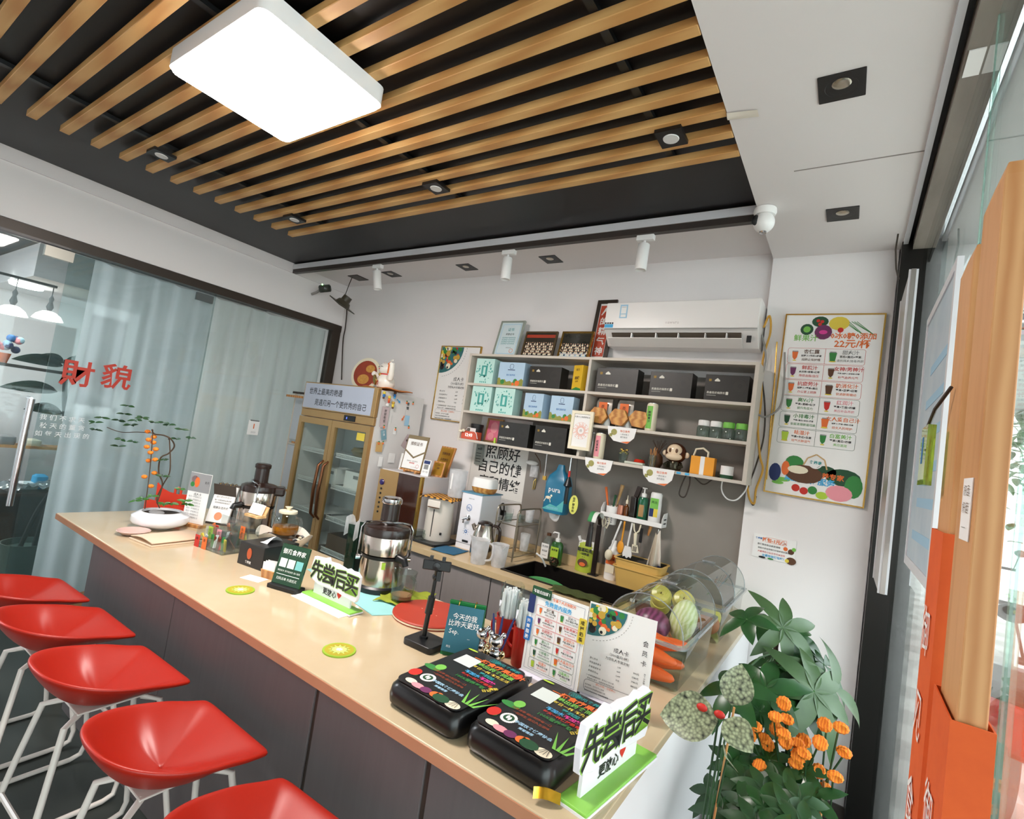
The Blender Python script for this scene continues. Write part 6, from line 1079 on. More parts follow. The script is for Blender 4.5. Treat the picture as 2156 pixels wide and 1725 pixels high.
M('green_liquid', (44, 96, 40), .2, var=.05)
t = bottle('pump_bottle', 'green hand-soap pump bottle with white pump by the sink', (-1.605, 3.16, ZB), [(.04, 0), (.045, .008), (.045, .13), (.035, .15), (.015, .158)], 'green_liquid'); G().lathe([(.018, .155), (.018, .175), (.006, .18), (.006, .215), (0, .216)], 14).obj('pump', 'plastic_white', t, True); G().tube([(0, 0, .212), (-.03, -.012, .214), (-.036, -.014, .206)], .005, 8).obj('nozzle', 'plastic_white', t, True); flat(t, 'label', [rect(-.03, .05, .03, .12)], 'p_lime', FR((0, -.0325, 0))); flat(t, 'fruit_print', [disc(0, .035, .018, 14)], 'p_red', FR((0, -.0325, 0))); letters(t, [('洗手液', 0, .1, .016, 'p_ink', 'c', .02)], FR((0, -.0335, 0)))
t = thing('scourer_ball', 'tangled steel scourer ball on the sink rim', 'scourer', (-1.555, 3.045, ZB + .04)); g = G(); rr = random.Random(5)
for i in range(26):
    a = V((rr.gauss(0, 1), rr.gauss(0, 1), rr.gauss(0, 1))).normalized(); b = a.orthogonal().normalized(); c = a.cross(b); rad = .022 + .01 * rr.random(); g.tube([(b * math.cos(k) + c * math.sin(k)) * rad + a * .006 for k in [2 * PI * j / 9 for j in range(9)]], .0014, 4, close=True)
tag(g.obj('wire_coil', M('scourer', (70, 62, 48), .3, .8), t, True), kind='stuff')
M('pouch_green', (176, 190, 60), .35, var=.05)
t = thing('refill_pouch', 'lime green refill pouch with a big smiling mouth print', 'pouch', (-1.405, 3.185, ZB)); G().grid(lambda u, v: ((-.062 + .124 * u) * (1 - .12 * v), -.03 * math.sin(u * PI) * (1 - v) ** .6, .205 * v), 10, 8).grid(lambda u, v: ((-.062 + .124 * u) * (1 - .12 * v), .03 * math.sin(u * PI) * (1 - v) ** .6, .205 * v), 10, 8).obj('bag', 'pouch_green', t, True); G().cyl((-.045, 0, .195), (-.06, 0, .225), .010, n=12).obj('spout', 'plastic_white', t, True)
G().grid(lambda u, v: ((-.06 + .12 * u) * .9, -.001 - .012 * math.sin(u * PI) * (1 - v), .15 + .056 * v), 8, 3).obj('white_band', 'paper', t, True)
mq = Mx.Translation((0, -.033, .0)) @ Mx.Rotation(-.12, 4, 'X') @ FR(); flat(t, 'mouth_print', [disc(0, .062, .036, 20, .026)], 'p_brown', mq, .001); flat(t, 'tongue_print', [disc(0, .052, .022, 14, .013)], 'p_orange', mq, .002); letters(t, [('管道疏通', 0, .145, .026, 'p_ink', 'c', .03), ('一倒即通', 0, .12, .018, 'p_ink', 'c', .02), ('^ ^', 0, .098, .018, 'p_ink')], mq)
fa = thing('kitchen_faucet', 'black square pull-out kitchen faucet behind the sink', 'faucet', (-1.325, 3.17, ZB)); G().box(-.03, -.025, 0, .03, .025, .008).obj('plate', 'plastic_black', fa); G().box(-.014, -.012, .008, .014, .012, .33).obj('column', M('faucet_black', (34, 24, 22), .3), fa, bevel=.003); G().tube(cr([(0, 0, .33), (0, -.02, .375), (0, -.08, .385), (0, -.125, .36), (0, -.13, .32)]), .012, 10).obj('gooseneck', 'faucet_black', fa, True); G().cyl((0, -.13, .325), (0, -.135, .20), .015, .02, 16).obj('spray_head', 'faucet_black', fa, True)
M('stripe_cloth', (236, 236, 230), .8, rgb2=(70, 150, 90), kind='check', scale=24, stretch=(1, 0, 0))
t = tag(G().grid(lambda u, v: (-.028 + .056 * u, -.075 + .006 * math.sin(v * 9) + .066 * math.cos(v * PI), .02 + .05 * math.sin(v * PI) - .02 * v), 6, 12).obj('striped_cloth', 'stripe_cloth', None, True, solid=.003), 'white and green striped cloth over the faucet neck', 'cloth'); t.location = (-1.325, 3.17, ZB + .355)
t = bottle('white_bottle', 'tall white labelled squeeze bottle behind the sink', (-1.215, 3.19, ZB), [(.04, 0), (.043, .008), (.043, .16), (.032, .20), (.018, .215), (.018, .245), (.015, .25), (0, .25)], 'plastic_white'); flat(t, 'orange_label', [rect(-.03, .10, .03, .165)], 'p_orange', FR((0, -.031, 0))); flat(t, 'lower_label', [rect(-.03, .045, .03, .095)], 'p_cream', FR((0, -.031, 0))); letters(t, [('油污净', 0, .13, .02, 'p_brown', 'c', .02)], FR((0, -.032, 0)))
t = tag(G().lathe([(.022, 0), (.024, .004), (.024, .03), (.02, .035), (0, .036)], 20).obj('amber_knob', M('amber', (110, 60, 20), .15), None, True), 'small glossy amber knob on the sink edge', 'knob'); t.location = (-1.12, 3.12, ZB + .001)
t = tag(G().lathe([(.02, 0), (.023, .01), (.016, .018), (0, .02)], 18).obj('black_stopper', 'plastic_black', None, True), 'small black drain stopper beside the amber knob', 'stopper'); t.location = (-1.03, 3.14, ZB + .001)
M('bin_yellow', (226, 184, 104), .45, var=.03)
def basin(lab, z, loc, k):
    t = thing('nesting_basin', lab, 'basin', (loc[0], loc[1], z), 0, 'nested yellow basins'); O = lambda e, zz_, : [(x, y, zz_) for x, y in rrect(-.15 * k + e, -.09 * k + e, .15 * k - e, .09 * k - e, .03)]
    G().ring([O(.02, 0), O(0, .12), O(-.008, .122), O(-.008, .128), O(.004, .126), O(.024, .006)]).obj('shell', 'bin_yellow', t, True); G().ring([O(.006, .124), O(.0241, .0065)], cap=False).obj('lining', M('bin_grey', (60, 54, 42), .6), t, True)
basin('lower yellow basin of the nested pair behind the food bin', ZB, (-1.008, 3.145), .98); basin('upper yellow basin with grey lining of the nested pair', ZB + .05, (-1.008, 3.145), .98)
t = tag(G().lathe([(0, 0), (.10, .002), (.13, .012), (.132, .016), (.1, .008), (0, .006)], 36, sy=.5).obj('green_tray', M('tray_green', (70, 140, 80), .35), None, True), 'oval green tray leaning in the sink', 'tray'); t.location = (-1.42, 2.72, ZB - .035); t.rotation_euler = (.35, .05, .1)
t = tag(G().grid(lambda u, v: (-.14 + .28 * u + .01 * math.sin(v * 6), -.06 + .12 * v, .005 + .006 * math.sin(u * 10 + 3 * v) ** 2), 20, 10).obj('dark_cloth', M('cloth_dgreen', (74, 84, 34), .9, var=.15, scale=30), None, True, solid=.003), 'dark green cloth draped along the sink edge', 'cloth'); t.location = (-1.18, 2.62, ZB + .008); t.rotation_euler = (0, 0, .1)
t = tag(G().tube(cr([(-1.60, 3.02, ZB + .005), (-1.615, 2.98, ZB + .06), (-1.65, 2.96, ZB + .085)]), .006, 8).obj('white_hose', 'plastic_white', None, True), 'short white hose end curving out of the sink corner', 'hose')
# ---- wall things above the back counter
p0, p1, p2 = PY(1000, 925, YB - .006), PY(1112, 965, YB - .006), PY(1095, 1062, YB - .006); pw, ph = p1.x - p0.x + .02, .43
po = thing('wall_poster', 'white wall poster with large brush characters above the water machine', 'poster', ((p0.x + p1.x) / 2, YB - .006, 1.172)); G().box(-pw / 2, 0, 0, pw / 2, .005, ph).obj('sheet', M('poster_white', (226, 222, 216), .6, var=.02), po); flat(po, 'edge_print', outline(rect(-pw / 2 + .01, .01, pw / 2 - .01, ph - .01), .002), 'p_grey', FR()); letters(po, [('照顾好', 0.03, .35, .11, 'p_ink', 'c', .012), ('自己的健', .02, .235, .105, 'p_ink', 'c', .012), ('康和情绪', .03, .115, .10, 'p_ink', 'c', .012), ('印', -.04, .29, .016, 'p_red')], FR())
p = PY(1008, 960, YB - .02); t = thing('wifi_sign', 'small grey acrylic wifi sign hung under the shelf', 'sign', (p.x + .01, YB - .03, p.z - .07)); G().box(-.04, 0, 0, .04, .003, .16).obj('plate', 'acrylic', t); G().box(-.04, .0035, 0, .04, .005, .16).obj('backing', M('wifi_grey', (170, 166, 160), .5), t); letters(t, [('wifi', 0, .13, .032, 'p_ink', 'c', .01)], FR((0, -.0006, 0))); flat(t, 'line_print', [rect(-.028, .09 - .022 * i, .02, .094 - .022 * i) for i in range(4)], 'p_ink', FR((0, -.0006, 0)))
p = PY(1062, 1080, YB - .01); t = thing('wall_socket', 'white double wall socket with a black plug below the poster', 'socket', (p.x, YB - .014, p.z)); G().box(-.075, 0, -.045, .075, .012, .045).obj('plate', 'plastic_white', t, bevel=.003); G().box(-.02, -.03, -.02, .02, 0, .02).obj('plug', 'plastic_black', t, bevel=.006); G().tube(cr([(0, -.03, .0), (-.01, -.05, .05), (.012, -.04, .07), (.015, -.03, -.02), (-.02, -.03, -.12), (-.08, -.03, -.2)]), .005, 8).obj('cord', 'plastic_black', t, True)
p = PY(1127, 1020, YB - .02); t = tag(G().tube([(0, 0, 0), (.004, -.004, -.03), (-.002, -.002, -.075), (-.014, -.004, -.08), (-.012, -.004, -.02), (0, 0, 0)], .004, 6).obj('spring_clip', M('clip_gold', (206, 176, 100), .3, .6), None, True), 'pale green and gold clip hanging on the grey wall', 'clip'); t.location = (p.x, YB - .02, p.z + .04)
# hanging pans / dustpan under the shelf
p = PY(1150, 960, 3.15); t = thing('hanging_ladle', 'steel ladle and tongs hanging under the shelf', 'ladle', (p.x, 3.16, zz[3] - .02)); G().tube([(0, 0, 0), (.003, 0, -.09), (.006, -.004, -.16)], .006, 8).obj('handle', 'chrome', t, True); G().box(-.006, -.006, -.185, .02, .006, -.155).obj('grip_end', 'p_gold', t); G().tube([(-.10, 0, -.01), (-.05, 0, -.06), (-.03, 0, -.14)], .003, 6).obj('tong', 'p_brown', t, True)
p = PY(1120, 975, 3.2); t = thing('wall_bracket', 'white plastic holder with a grey bag under the shelf', 'holder', (p.x, 3.2, p.z)); G().sph((0, 0, 0), (.05, .035, .018), 16, 8).obj('hood', 'plastic_white', t, True); G().box(-.005, 0, -.1, .05, .02, -.015).obj('bag', 'frosted', t)
# paper towel pack
tw = thing('paper_towel_pack', 'blue hanging pack of paper towels under the shelf', 'paper towels', (-1.625, 3.1, 1.19)); M('pack_blue', (24, 74, 100), .3, rgb2=(40, 140, 180), scale=5)
rings = []
for w_, d_, z in ((.075, .05, 0), (.085, .055, .02), (.085, .055, .2), (.07, .045, .25), (.03, .02, .29), (.02, .012, .33)): rings.append([(x, y, z) for x, y in rrect(-w_, -d_, w_, d_, min(w_, d_) * .5)])
G().ring(rings).obj('pack', 'pack_blue', tw, True); f = FR((0, -.0552, 0)); letters(tw, [('pura', .0, .16, .05, 'p_white', 'c', .01)], f); flat(tw, 'wave_print', [[(-.08, .02), (-.02, .06), (.03, .05), (.08, .10), (.08, .02)]], M('pack_teal', (90, 180, 180), .4), f, .0006); flat(tw, 'deer_print', [disc(-.04, .1, .022, 12, .010), line((-.055, .1), (-.07, .07), .005), line((-.03, .1), (-.02, .07), .005), disc(-.018, .115, .008, 8)], 'p_cream', f, .001); letters(tw, [('抽纸', -.03, .035, .014, 'p_lightblue'), ('四层', .0, .035, .014, 'p_lightblue'), ('柔韧', .03, .035, .014, 'p_lightblue')], f)
G().grid(lambda u, v: (-.05 + .1 * u, -.01 + .02 * math.sin(u * 4), -.06 * v * math.sin(u * PI) ** .5), 8, 4).obj('paper_end', 'paper', tw, True, solid=.003)
t = thing('black_brush', 'black brush hanging from a hook beside the towel pack', 'brush', (-1.535, 3.05, 1.59)); G().cyl((0, 0, 0), (0, 0, -.10), .005, n=8).obj('cord', 'chrome', t); G().cyl((0, 0, -.1), (0, 0, -.14), .008, n=10).obj('red_grip', 'p_red', t); G().lathe([(.008, -.14), (.03, -.20), (.012, -.21), (.012, -.32), (0, -.32)], 16).obj('head', 'plastic_black', t, True)
p = PY(1208, 1063, 3.04); t = thing('yellow_tag', 'oval yellow tag with brush characters hanging beside the towel pack', 'tag', (p.x, 3.035, p.z)); G().prism(disc(0, 0, .032, 24, .062), 0, .002, 'y').obj('plate', M('tag_lime', (226, 226, 110), .5), t); letters(t, vert_text('自律即自由', 0, .04, .018, 'p_ink', 1.1, .02), FR((0, -.0004, 0))); G().cyl((0, .001, .06), (-.04, .015, .535), .0015, n=5).obj('string', 'p_ink', t)
# ---- hanging caddy and utensils
hc = thing('wall_caddy', 'white metal wall caddy on the grey backsplash', 'caddy', (-1.12, 3.155, 1.235)); CW = .20
G().box(-CW, 0, 0, CW, .10, .006).obj('tray', 'plastic_white', hc); G().box(-CW, -.003, 0, CW, 0, .028).obj('front_lip', 'plastic_white', hc)
for x in (-CW - .003, CW): G().prism([(-.003, 0), (.10, 0), (.10, .09), (.03, .085), (-.003, .05)], x, x + .003, 'x').obj('end_plate', 'plastic_white', hc)
for z in (.02, .045): G().box(CW + .0031, .03, z, CW + .0036, .08, z + .008).obj('end_slot', 'p_ink', hc)
G().lathe([(.032, -.05), (.034, -.048), (.04, .07)], 20, o=(-CW + .055, .05, 0), cap=False).obj('utensil_cup', 'plastic_white', hc, True); flat(hc, 'cup_hole', [rect(-CW + .035 + .011 * i, -.035 + .013 * j, -CW + .041 + .011 * i, -.028 + .013 * j) for i in range(4) for j in range(3)], 'p_ink', FR((0, .0155, 0)))
ZK = 1.2415
def oncad(x): return (-1.12 + x, 3.205, ZK)
for i, (dx, dz, h, mt, l) in enumerate(((-.02, .0, .17, 'p_orange', 'orange handled peeler standing in the white utensil cup'), (.01, .01, .2, 'wood_light', 'wooden spatula standing in the white utensil cup'), (0, -.012, .13, 'p_dgreen', 'green handled knife standing in the white utensil cup'))):
    t = thing('kitchen_tool', l, 'utensil', (-1.12 - CW + .055, 3.205, 1.19)); a = V((dx * .3, dz, .0)); b = V((dx * 3.2 + .01 * i, dz * 2, h + .06)); G().tube([a, a + (b - a) * .55, b], [.004, .006, .009 if i != 1 else .014], 8).obj('handle', mt, t, True)
t = thing('copper_can', 'small copper coloured tin on the wall caddy', 'tin', oncad(-.088)); G().lathe([(.02, 0), (.02, .08), (0, .081)], 20).obj('body', M('copper', (206, 140, 116), .3, .6), t, True)
t = thing('dropper_bottle', 'slim brown dropper bottle on the wall caddy', 'bottle', oncad(-.05)); G().lathe([(.015, 0), (.015, .075), (.007, .085), (.006, .1)], 16).obj('body', 'amber', t, True); G().lathe([(.009, .095), (.009, .115), (.003, .125), (.002, .15), (0, .15)], 14).obj('dropper', 'p_cream', t, True)
t = thing('dark_bottle', 'dark square bottle leaning on the wall caddy', 'bottle', oncad(-.005)); G().box(-.018, -.02, 0, .018, .02, .15).obj('body', M('dark_glass', (34, 26, 20), .12), t, bevel=.004); G(Mx.Translation((.01, 0, .15)) @ Mx.Rotation(.25, 4, 'Y')).box(-.014, -.015, 0, .014, .015, .07).obj('handle', 'dark_brown_plastic', t, bevel=.003)
t = thing('green_pump_bottle', 'teal green pump bottle with gold label on the wall caddy', 'bottle', oncad(.055)); G().lathe([(.03, 0), (.032, .006), (.032, .14), (.026, .155), (.012, .16)], 22).obj('body', M('bottle_teal', (28, 96, 66), .2, var=.05), t, True); G().lathe([(.016, .158), (.016, .18), (.005, .185), (.005, .21), (.016, .212), (.016, .218), (0, .218)], 16).obj('pump', 'plastic_white', t, True); flat(t, 'label', [rect(-.014, .035, .018, .11)], M('label_gold', (190, 150, 100), .3, .4), FR((0, -.0325, 0)))
t = thing('lotion_bottle', 'white bottle with green picture label at the caddy end', 'bottle', oncad(.135)); G().lathe([(.036, 0), (.038, .006), (.036, .19), (.03, .20), (0, .202)], 24, sy=.75).obj('body', 'plastic_white', t, True); flat(t, 'label', [rect(-.026, .10, .026, .165)], 'p_ltgreen', FR((0, -.0287, 0))); flat(t, 'label_lower', [rect(-.026, .05, .0, .10)], 'p_navy', FR((0, -.0287, 0))); flat(t, 'label_side', [rect(0, .05, .026, .10)], 'p_yellow', FR((0, -.0287, 0))); letters(t, [('亮洁', 0, .14, .018, 'p_dgreen')], FR((0, -.0295, 0)))
def hang(name, lab, x, mt, parts, y=3.165): t = thing(name, lab, 'utensil', (-1.12 + x, y, 1.228), 0, 'utensils hanging from the caddy'); [fn(t) for fn in parts]; return t
hang('scissors', 'cream handled kitchen scissors hanging from the caddy', -.165, None, [lambda t: G().tube([(-.015, 0, 0), (-.022, 0, -.03), (-.012, 0, -.065), (.0, 0, -.05), (.002, 0, -.02)], .005, 8, close=True).obj('handle_loop', 'p_cream', t, True), lambda t: G().tube([(.02, 0, 0), (.026, 0, -.03), (.012, 0, -.07), (.002, 0, -.06)], .005, 8).obj('handle_loop', 'p_cream', t, True), lambda t: G().tube([(.0, 0, -.065), (.0, 0, -.17)], [.008, .002], 6).obj('blade', 'steel', t, True)])
hang('steel_brush', 'long white handled brush with a cream bulb hanging from the caddy', -.065, None, [lambda t: G().tube([(.02, 0, 0), (-.03, 0, -.19)], .006, 8).obj('handle', 'plastic_white', t, True), lambda t: G().sph((-.035, 0, -.225), (.026, .022, .035), 14, 10).obj('bulb', 'p_cream', t, True)], 3.13)
hang('silicone_spatula', 'yellow silicone spatula hanging from the caddy', -.035, None, [lambda t: G().tube([(0, 0, 0), (-.004, 0, -.13)], .006, 8).obj('handle', 'box_orange', t, True), lambda t: G().sph((-.008, 0, -.165), (.022, .008, .04), 14, 10).obj('blade', 'box_orange', t, True)])
hang('white_scoop', 'white scalloped scoop hanging from the caddy', 0.005, None, [lambda t: G().tube([(.01, 0, 0), (-.002, 0, -.15)], .006, 8).obj('handle', 'plastic_white', t, True), lambda t: G().prism([(-.02, -.15), (.02, -.15), (.032, -.20), (.026, -.22), (.014, -.212), (.0, -.225), (-.014, -.212), (-.026, -.22), (-.03, -.2)], 0, .006, 'y').obj('blade', 'plastic_white', t)])
hang('slotted_turner', 'white slotted turner with forked handle hanging from the caddy', .045, None, [lambda t: G().tube([(-.02, 0, 0), (-.012, 0, -.04), (0, 0, -.06), (.02, 0, -.04), (.026, 0, 0)], .005, 8).obj('fork', 'p_cream', t, True), lambda t: G().tube([(0, 0, -.06), (.004, 0, -.13)], [.012, .009], 8).obj('handle', 'p_cream', t, True), lambda t: G().prism([(-.014, -.13), (.02, -.13), (.034, -.175), (-.012, -.18)], 0, .005, 'y').obj('blade', 'p_cream', t), lambda t: flat(t, 'slot', [rect(-.006 + .009 * i, -.172, -.001 + .009 * i, -.14) for i in range(3)], 'p_ink', FR())])
hang('paring_knife', 'black handled knife hanging point down under the caddy', .078, None, [lambda t: G().box(-.008, 0, -.11, .008, .01, -.02).obj('handle', 'plastic_black', t), lambda t: G().prism([(-.006, -.11), (.006, -.11), (.004, -.17)], 0, .003, 'y').obj('blade', 'steel', t)])
hang('wooden_knife', 'brown wooden handle sticking down under the caddy', .125, None, [lambda t: G().tube([(.0, .03, 0), (-.01, .03, -.06)], [.012, .006], 8).obj('handle', 'wood', t, True)])
M('towel_white', (226, 218, 206), .9, rgb2=(190, 176, 156), kind='check', scale=26, stretch=(1, 0, 0))
t = thing('hanging_towel', 'white striped towel with navy edge hanging at the caddy end', 'towel', (-1.12 + .185, 3.16, 1.225)); G().grid(lambda u, v: ((-.045 + .09 * u) * (.3 + .7 * v), .018 * math.sin(u * 11) * v, -.02 - .21 * v - .015 * math.sin(u * 5)), 18, 10).obj('cloth', 'towel_white', t, True, solid=.005); G().tube([((-.045 + .09 * u) * 1.0, .018 * math.sin(u * 11), -.232 - .015 * math.sin(u * 5)) for u in [i / 18 for i in range(19)]], .004, 6).obj('navy_edge', 'p_navy', t, True); G().cyl((0, 0, 0), (0, 0, -.02), .003, n=6).obj('hook', 'chrome', t)
# ================================================================ NEXT ROOM
M('bulb_glow', (255, 240, 220), .5, emit=14); M('shade_glass', (245, 236, 222), .2, var=.03, emit=1.6)
for px, py, l in ((24, 655, 'glowing petal-glass pendant lamp hanging farther left in the next room'), (101, 667, 'glowing petal-glass pendant lamp seen through the glass door edge')):
    p = PX(px, py, -6.3); t = thing('pendant_lamp', l, 'lamp', (-6.3, p.y, p.z), 0, 'pendant lamps in the next room')
    G().lathe([(.012, .055), (.05, .045), (.09, .015), (.115, -.03), (.11, -.032), (.083, .01), (.04, .035)], 24, cap=False).obj('shade', 'shade_glass', t, True); G().sph((0, 0, .0), .03, 12, 8).obj('bulb', 'bulb_glow', t, True); G().lathe([(.012, .05), (.028, .09), (.014, .14), (.02, .17), (.006, .2)], 14).obj('socket', 'p_ink', t, True); G().cyl((0, 0, .2), (0, 0, 2.44 - p.z), .004, n=6).obj('cord', 'p_ink', t)
q0, q1 = PX(0, 538, -6.3), PX(112, 570, -6.3); tag(G().box(-6.32, q0.y - .4, 2.43, -6.28, q1.y + .05, 2.449).obj('lamp_track', 'p_ink'), 'black lamp track on the white ceiling of the next room', 'track')
p = PX(38, 567, -6.6); t = thing('ceiling_spot', 'bright round ceiling light in the next room', 'lamp', (-6.7, p.y + .1, 2.449)); G().lathe([(.0, -.03), (.12, -.03), (.13, 0)], 24).obj('disc', M('spot_glow', (255, 252, 246), .5, emit=20), t, True)
t = thing('added_light_panel', 'square ceiling light of the next room above the dark plant', 'lamp', (-5.7, -.7, 2.749)); G().box(-.5, -.5, -.04, .5, .5, 0).obj('panel', M('added_panel_glow', (245, 250, 255), .5, emit=26), t)  # added panel kept out of view, lights the next room and backlights the curtain
# dark counter with bags
ct = thing('dark_counter', 'dark brown counter in the next room loaded with bags', 'counter', (-6.1, 1.5, 0)); G().box(-.3, -2.2, 0, .3, 1.2, .56).obj('body', M('dark_wood', (46, 34, 28), .5), ct); G().box(-.32, -2.22, .56, .32, 1.22, .585).obj('top', M('dark_top', (70, 50, 38), .4), ct); G().box(-.3, -2.2, .92, -.1, 1.2, .945).obj('shelf_board', 'wood', ct)
for y_ in (-2.1, -.5, 1.1): G().box(-.3, y_, .585, -.1, y_ + .02, .92).obj('shelf_support', 'dark_wood', ct)
rr = random.Random(11)
for i in range(4):
    p = V((0, 1.02 + .27 * i, 0)); t = tag(G().grid(lambda u, v: (-.12 + .24 * u, -.11 + .22 * v, .04 * math.sin(u * PI) * math.sin(v * PI) + .012 * math.sin(u * 17 + i) * math.sin(v * 13 + i * 2)), 12, 12).obj('silver_bag', M('silver_bag', (176, 186, 190), .18, .6, var=.2, scale=20), None, True), 'crinkled silver food bag on the dark counter, number ' + ('one', 'two', 'three', 'four')[i] + ' counted towards the back wall', 'bag', 'silver bags on the dark counter'); t.location = (-5.93 + .02 * (i % 2), p.y, .62 + .006 * (i % 3)); t.rotation_euler = (0, 0, i)
for i, (px, py, mt, l, s_) in enumerate(((95, 935, 'p_cyan', 'blue and cream carton on the dark counter', (.06, .05, .11)), (120, 955, 'p_cream', 'cream lumpy food pack on the dark counter', (.09, .07, .06)), (60, 970, 'p_white', 'white food pack beside the blue carton', (.08, .08, .05)), (30, 900, 'p_grey', 'grey crumpled pack on the shelf board', (.09, .06, .07)), (85, 905, 'p_cream', 'pale paper pack on the shelf board', (.09, .06, .05)))):
    p = PX(px, py, -6.1); zb = .5855 if i < 3 else .9455; t = tag(G().ring([[(x * k, y * k, z) for x, y in rrect(-s_[0], -s_[1], s_[0], s_[1], .02)] for k, z in ((.9, 0), (1, s_[2] * .4), (.95, s_[2]), (.6, s_[2] * 1.15))]).obj('food_pack', mt, None, True), l, 'pack'); t.location = (-6.05 if i < 3 else -6.3, p.y, zb)
# tall dark plant in a grey pot
pt = thing('rubber_plant', 'tall dark rubber plant in a grey-green pot behind the glass door', 'plant', (-4.95, 1.25, 0)); G().lathe([(.09, 0), (.11, .02), (.145, .36), (.15, .38), (.14, .38), (.13, .34), (0, .33)], 30).obj('pot', M('pot_green', (70, 84, 76), .5), pt, True)
M('trunk_dark', (30, 22, 18), .7); G().tube(cr([(-.02, -.03, .33), (.0, .02, .6), (.02, .10, .85), (.0, .12, 1.1), (-.02, .06, 1.4), (-.03, .02, 1.75)]), .016, 8).obj('trunk', 'trunk_dark', pt, True); G().tube(cr([(.02, .04, .33), (.03, .06, .6), (.02, .10, .85), (.06, .16, 1.15), (.08, .18, 1.3)]), .018, 8).obj('trunk', 'trunk_dark', pt, True)
for i, (dx, dy, z, az, L) in enumerate(((0, 0, 1.70, -.9, .28), (0, 0, 1.74, .9, .28), (0, .02, 1.62, 2.2, .26), (0, .06, 1.45, 1.2, .26), (0, 0, 1.5, -1.6, .3), (0, .05, 1.35, -.6, .24), (.05, .15, 1.3, 1.7, .24), (0, .0, 1.72, 3.6, .22))):
    g = G(); leaflet(g, (dx, dy, z), (math.cos(az) * .4, math.sin(az), .15), L, .12, .3, V((.7, -.2, .7)).normalized()); g.obj('leaf', M('rubber_leaf', (36, 52, 40), .2, var=.1), pt, True, solid=.002)
# flowers on a ledge
p = PX(14, 735, -6.6); t = thing('flower_pot', 'blue and pink artificial flowers in an orange pot in the next room', 'flowers', (-6.6, p.y - .03, p.z - .13)); G().lathe([(.05, 0), (.07, .09), (0, .085)], 16).obj('pot', 'p_orange', t, True); G().box(-.15, -.6, -.03, .15, .5, -.001).obj('ledge', 'dark_wood', t); rr = random.Random(4)
for i in range(16): G().sph((rr.uniform(-.05, .05), rr.uniform(-.1, .14), .13 + rr.random() * .12), .035, 8, 6).obj('flower', ['p_blue', 'p_lightblue', 'p_pink', 'p_navy'][i % 4] if i % 4 != 2 else 'p_pink', t, True)
# a guest sitting in the next room at the picture edge
pe = thing('person', 'dark-haired person in a white top sitting behind the glass door', 'person', (-7.12, .98, 0), 0)
def skin_mesh(name, joints, edges, mat, parent, sub=2):
    me = bpy.data.meshes.new(name); me.from_pydata([j[0] for j in joints], edges, []); o = bpy.data.objects.new(name, me); C.objects.link(o); o.parent = parent
    md = o.modifiers.new('skin', 'SKIN'); md.use_smooth_shade = True; o.modifiers.new('sub', 'SUBSURF').render_levels = sub
    for v, j in zip(me.skin_vertices[0].data, joints): v.radius = (j[1], j[1] if len(j) < 3 else j[2])
    me.skin_vertices[0].data[0].use_root = True; me.materials.append(mat); return o
M('skin_tone', (200, 150, 120), .5); M('shirt_white', (226, 224, 222), .8); M('hair_black', (16, 14, 14), .4); M('trousers', (50, 54, 66), .8)
J = [((0, 0, .50), .13, .11), ((0, 0, .72), .12, .10), ((0, .01, .92), .14, .10), ((0, .01, 1.03), .06), ((.0, .015, 1.10), .052), ((0, .02, 1.2), .075, .09), ((0, .03, 1.28), .07, .085),
     ((.16, .01, .97), .055), ((.24, .06, .74), .042), ((.18, .27, .70), .03), ((.16, .33, .70), .034), ((-.16, .01, .97), .055), ((-.24, .06, .74), .042), ((-.16, .27, .70), .03), ((-.14, .33, .70), .034),
     ((.1, .05, .48), .085), ((.12, .44, .47), .065), ((.12, .46, .1), .045), ((.12, .56, .04), .035), ((-.1, .05, .48), .085), ((-.12, .44, .47), .065), ((-.12, .46, .1), .045), ((-.12, .56, .04), .035)]
pe.rotation_euler = (0, 0, -1.2)
ED = [(0, 1), (1, 2), (2, 3), (3, 4), (4, 5), (5, 6), (2, 7), (7, 8), (8, 9), (9, 10), (2, 11), (11, 12), (12, 13), (13, 14), (0, 15), (15, 16), (16, 17), (17, 18), (0, 19), (19, 20), (20, 21), (21, 22)]
skin_mesh('body', J, ED, MATS['skin_tone'], pe)
JS = [((0, 0, .52), .145, .125), ((0, 0, .72), .135, .115), ((0, .01, .92), .155, .115), ((0, .01, 1.0), .075), ((.16, .01, .97), .066), ((.2, .03, .86), .058), ((-.16, .01, .97), .066), ((-.2, .03, .86), .058)]
skin_mesh('shirt', JS, [(0, 1), (1, 2), (2, 3), (2, 4), (4, 5), (2, 6), (6, 7)], MATS['shirt_white'], pe)
JT = [((0, .0, .50), .15, .125), ((.1, .05, .48), .095), ((.12, .44, .47), .075), ((.12, .46, .12), .058), ((-.1, .05, .48), .095), ((-.12, .44, .47), .075), ((-.12, .46, .12), .058)]
skin_mesh('trousers', JT, [(0, 1), (1, 2), (2, 3), (0, 4), (4, 5), (5, 6)], MATS['trousers'], pe)
G().sph((0, -.005, 1.26), (.088, .095, .10), 18, 12).obj('hair', 'hair_black', pe, True)
for sx in (-1, 1): G().sph((sx * .03, .095, 1.235), (.011, .006, .007), 8, 6).obj('eye', 'p_ink', pe, True)
G().tube([(0, .095, 1.225), (0, .113, 1.20), (0, .10, 1.195)], [.007, .012, .006], 8).obj('nose', 'skin_tone', pe, True); G().tube([(-.022, .094, 1.17), (0, .10, 1.168), (.022, .094, 1.17)], .005, 6).obj('mouth', 'p_pink', pe, True)
t = thing('guest_stool', 'dark round stool under the sitting person in the next room', 'stool', (-7.12, .98, 0)); G().lathe([(.17, .33), (.18, .35), (.18, .372), (0, .374)], 24).obj('seat', 'dark_wood', t, True)
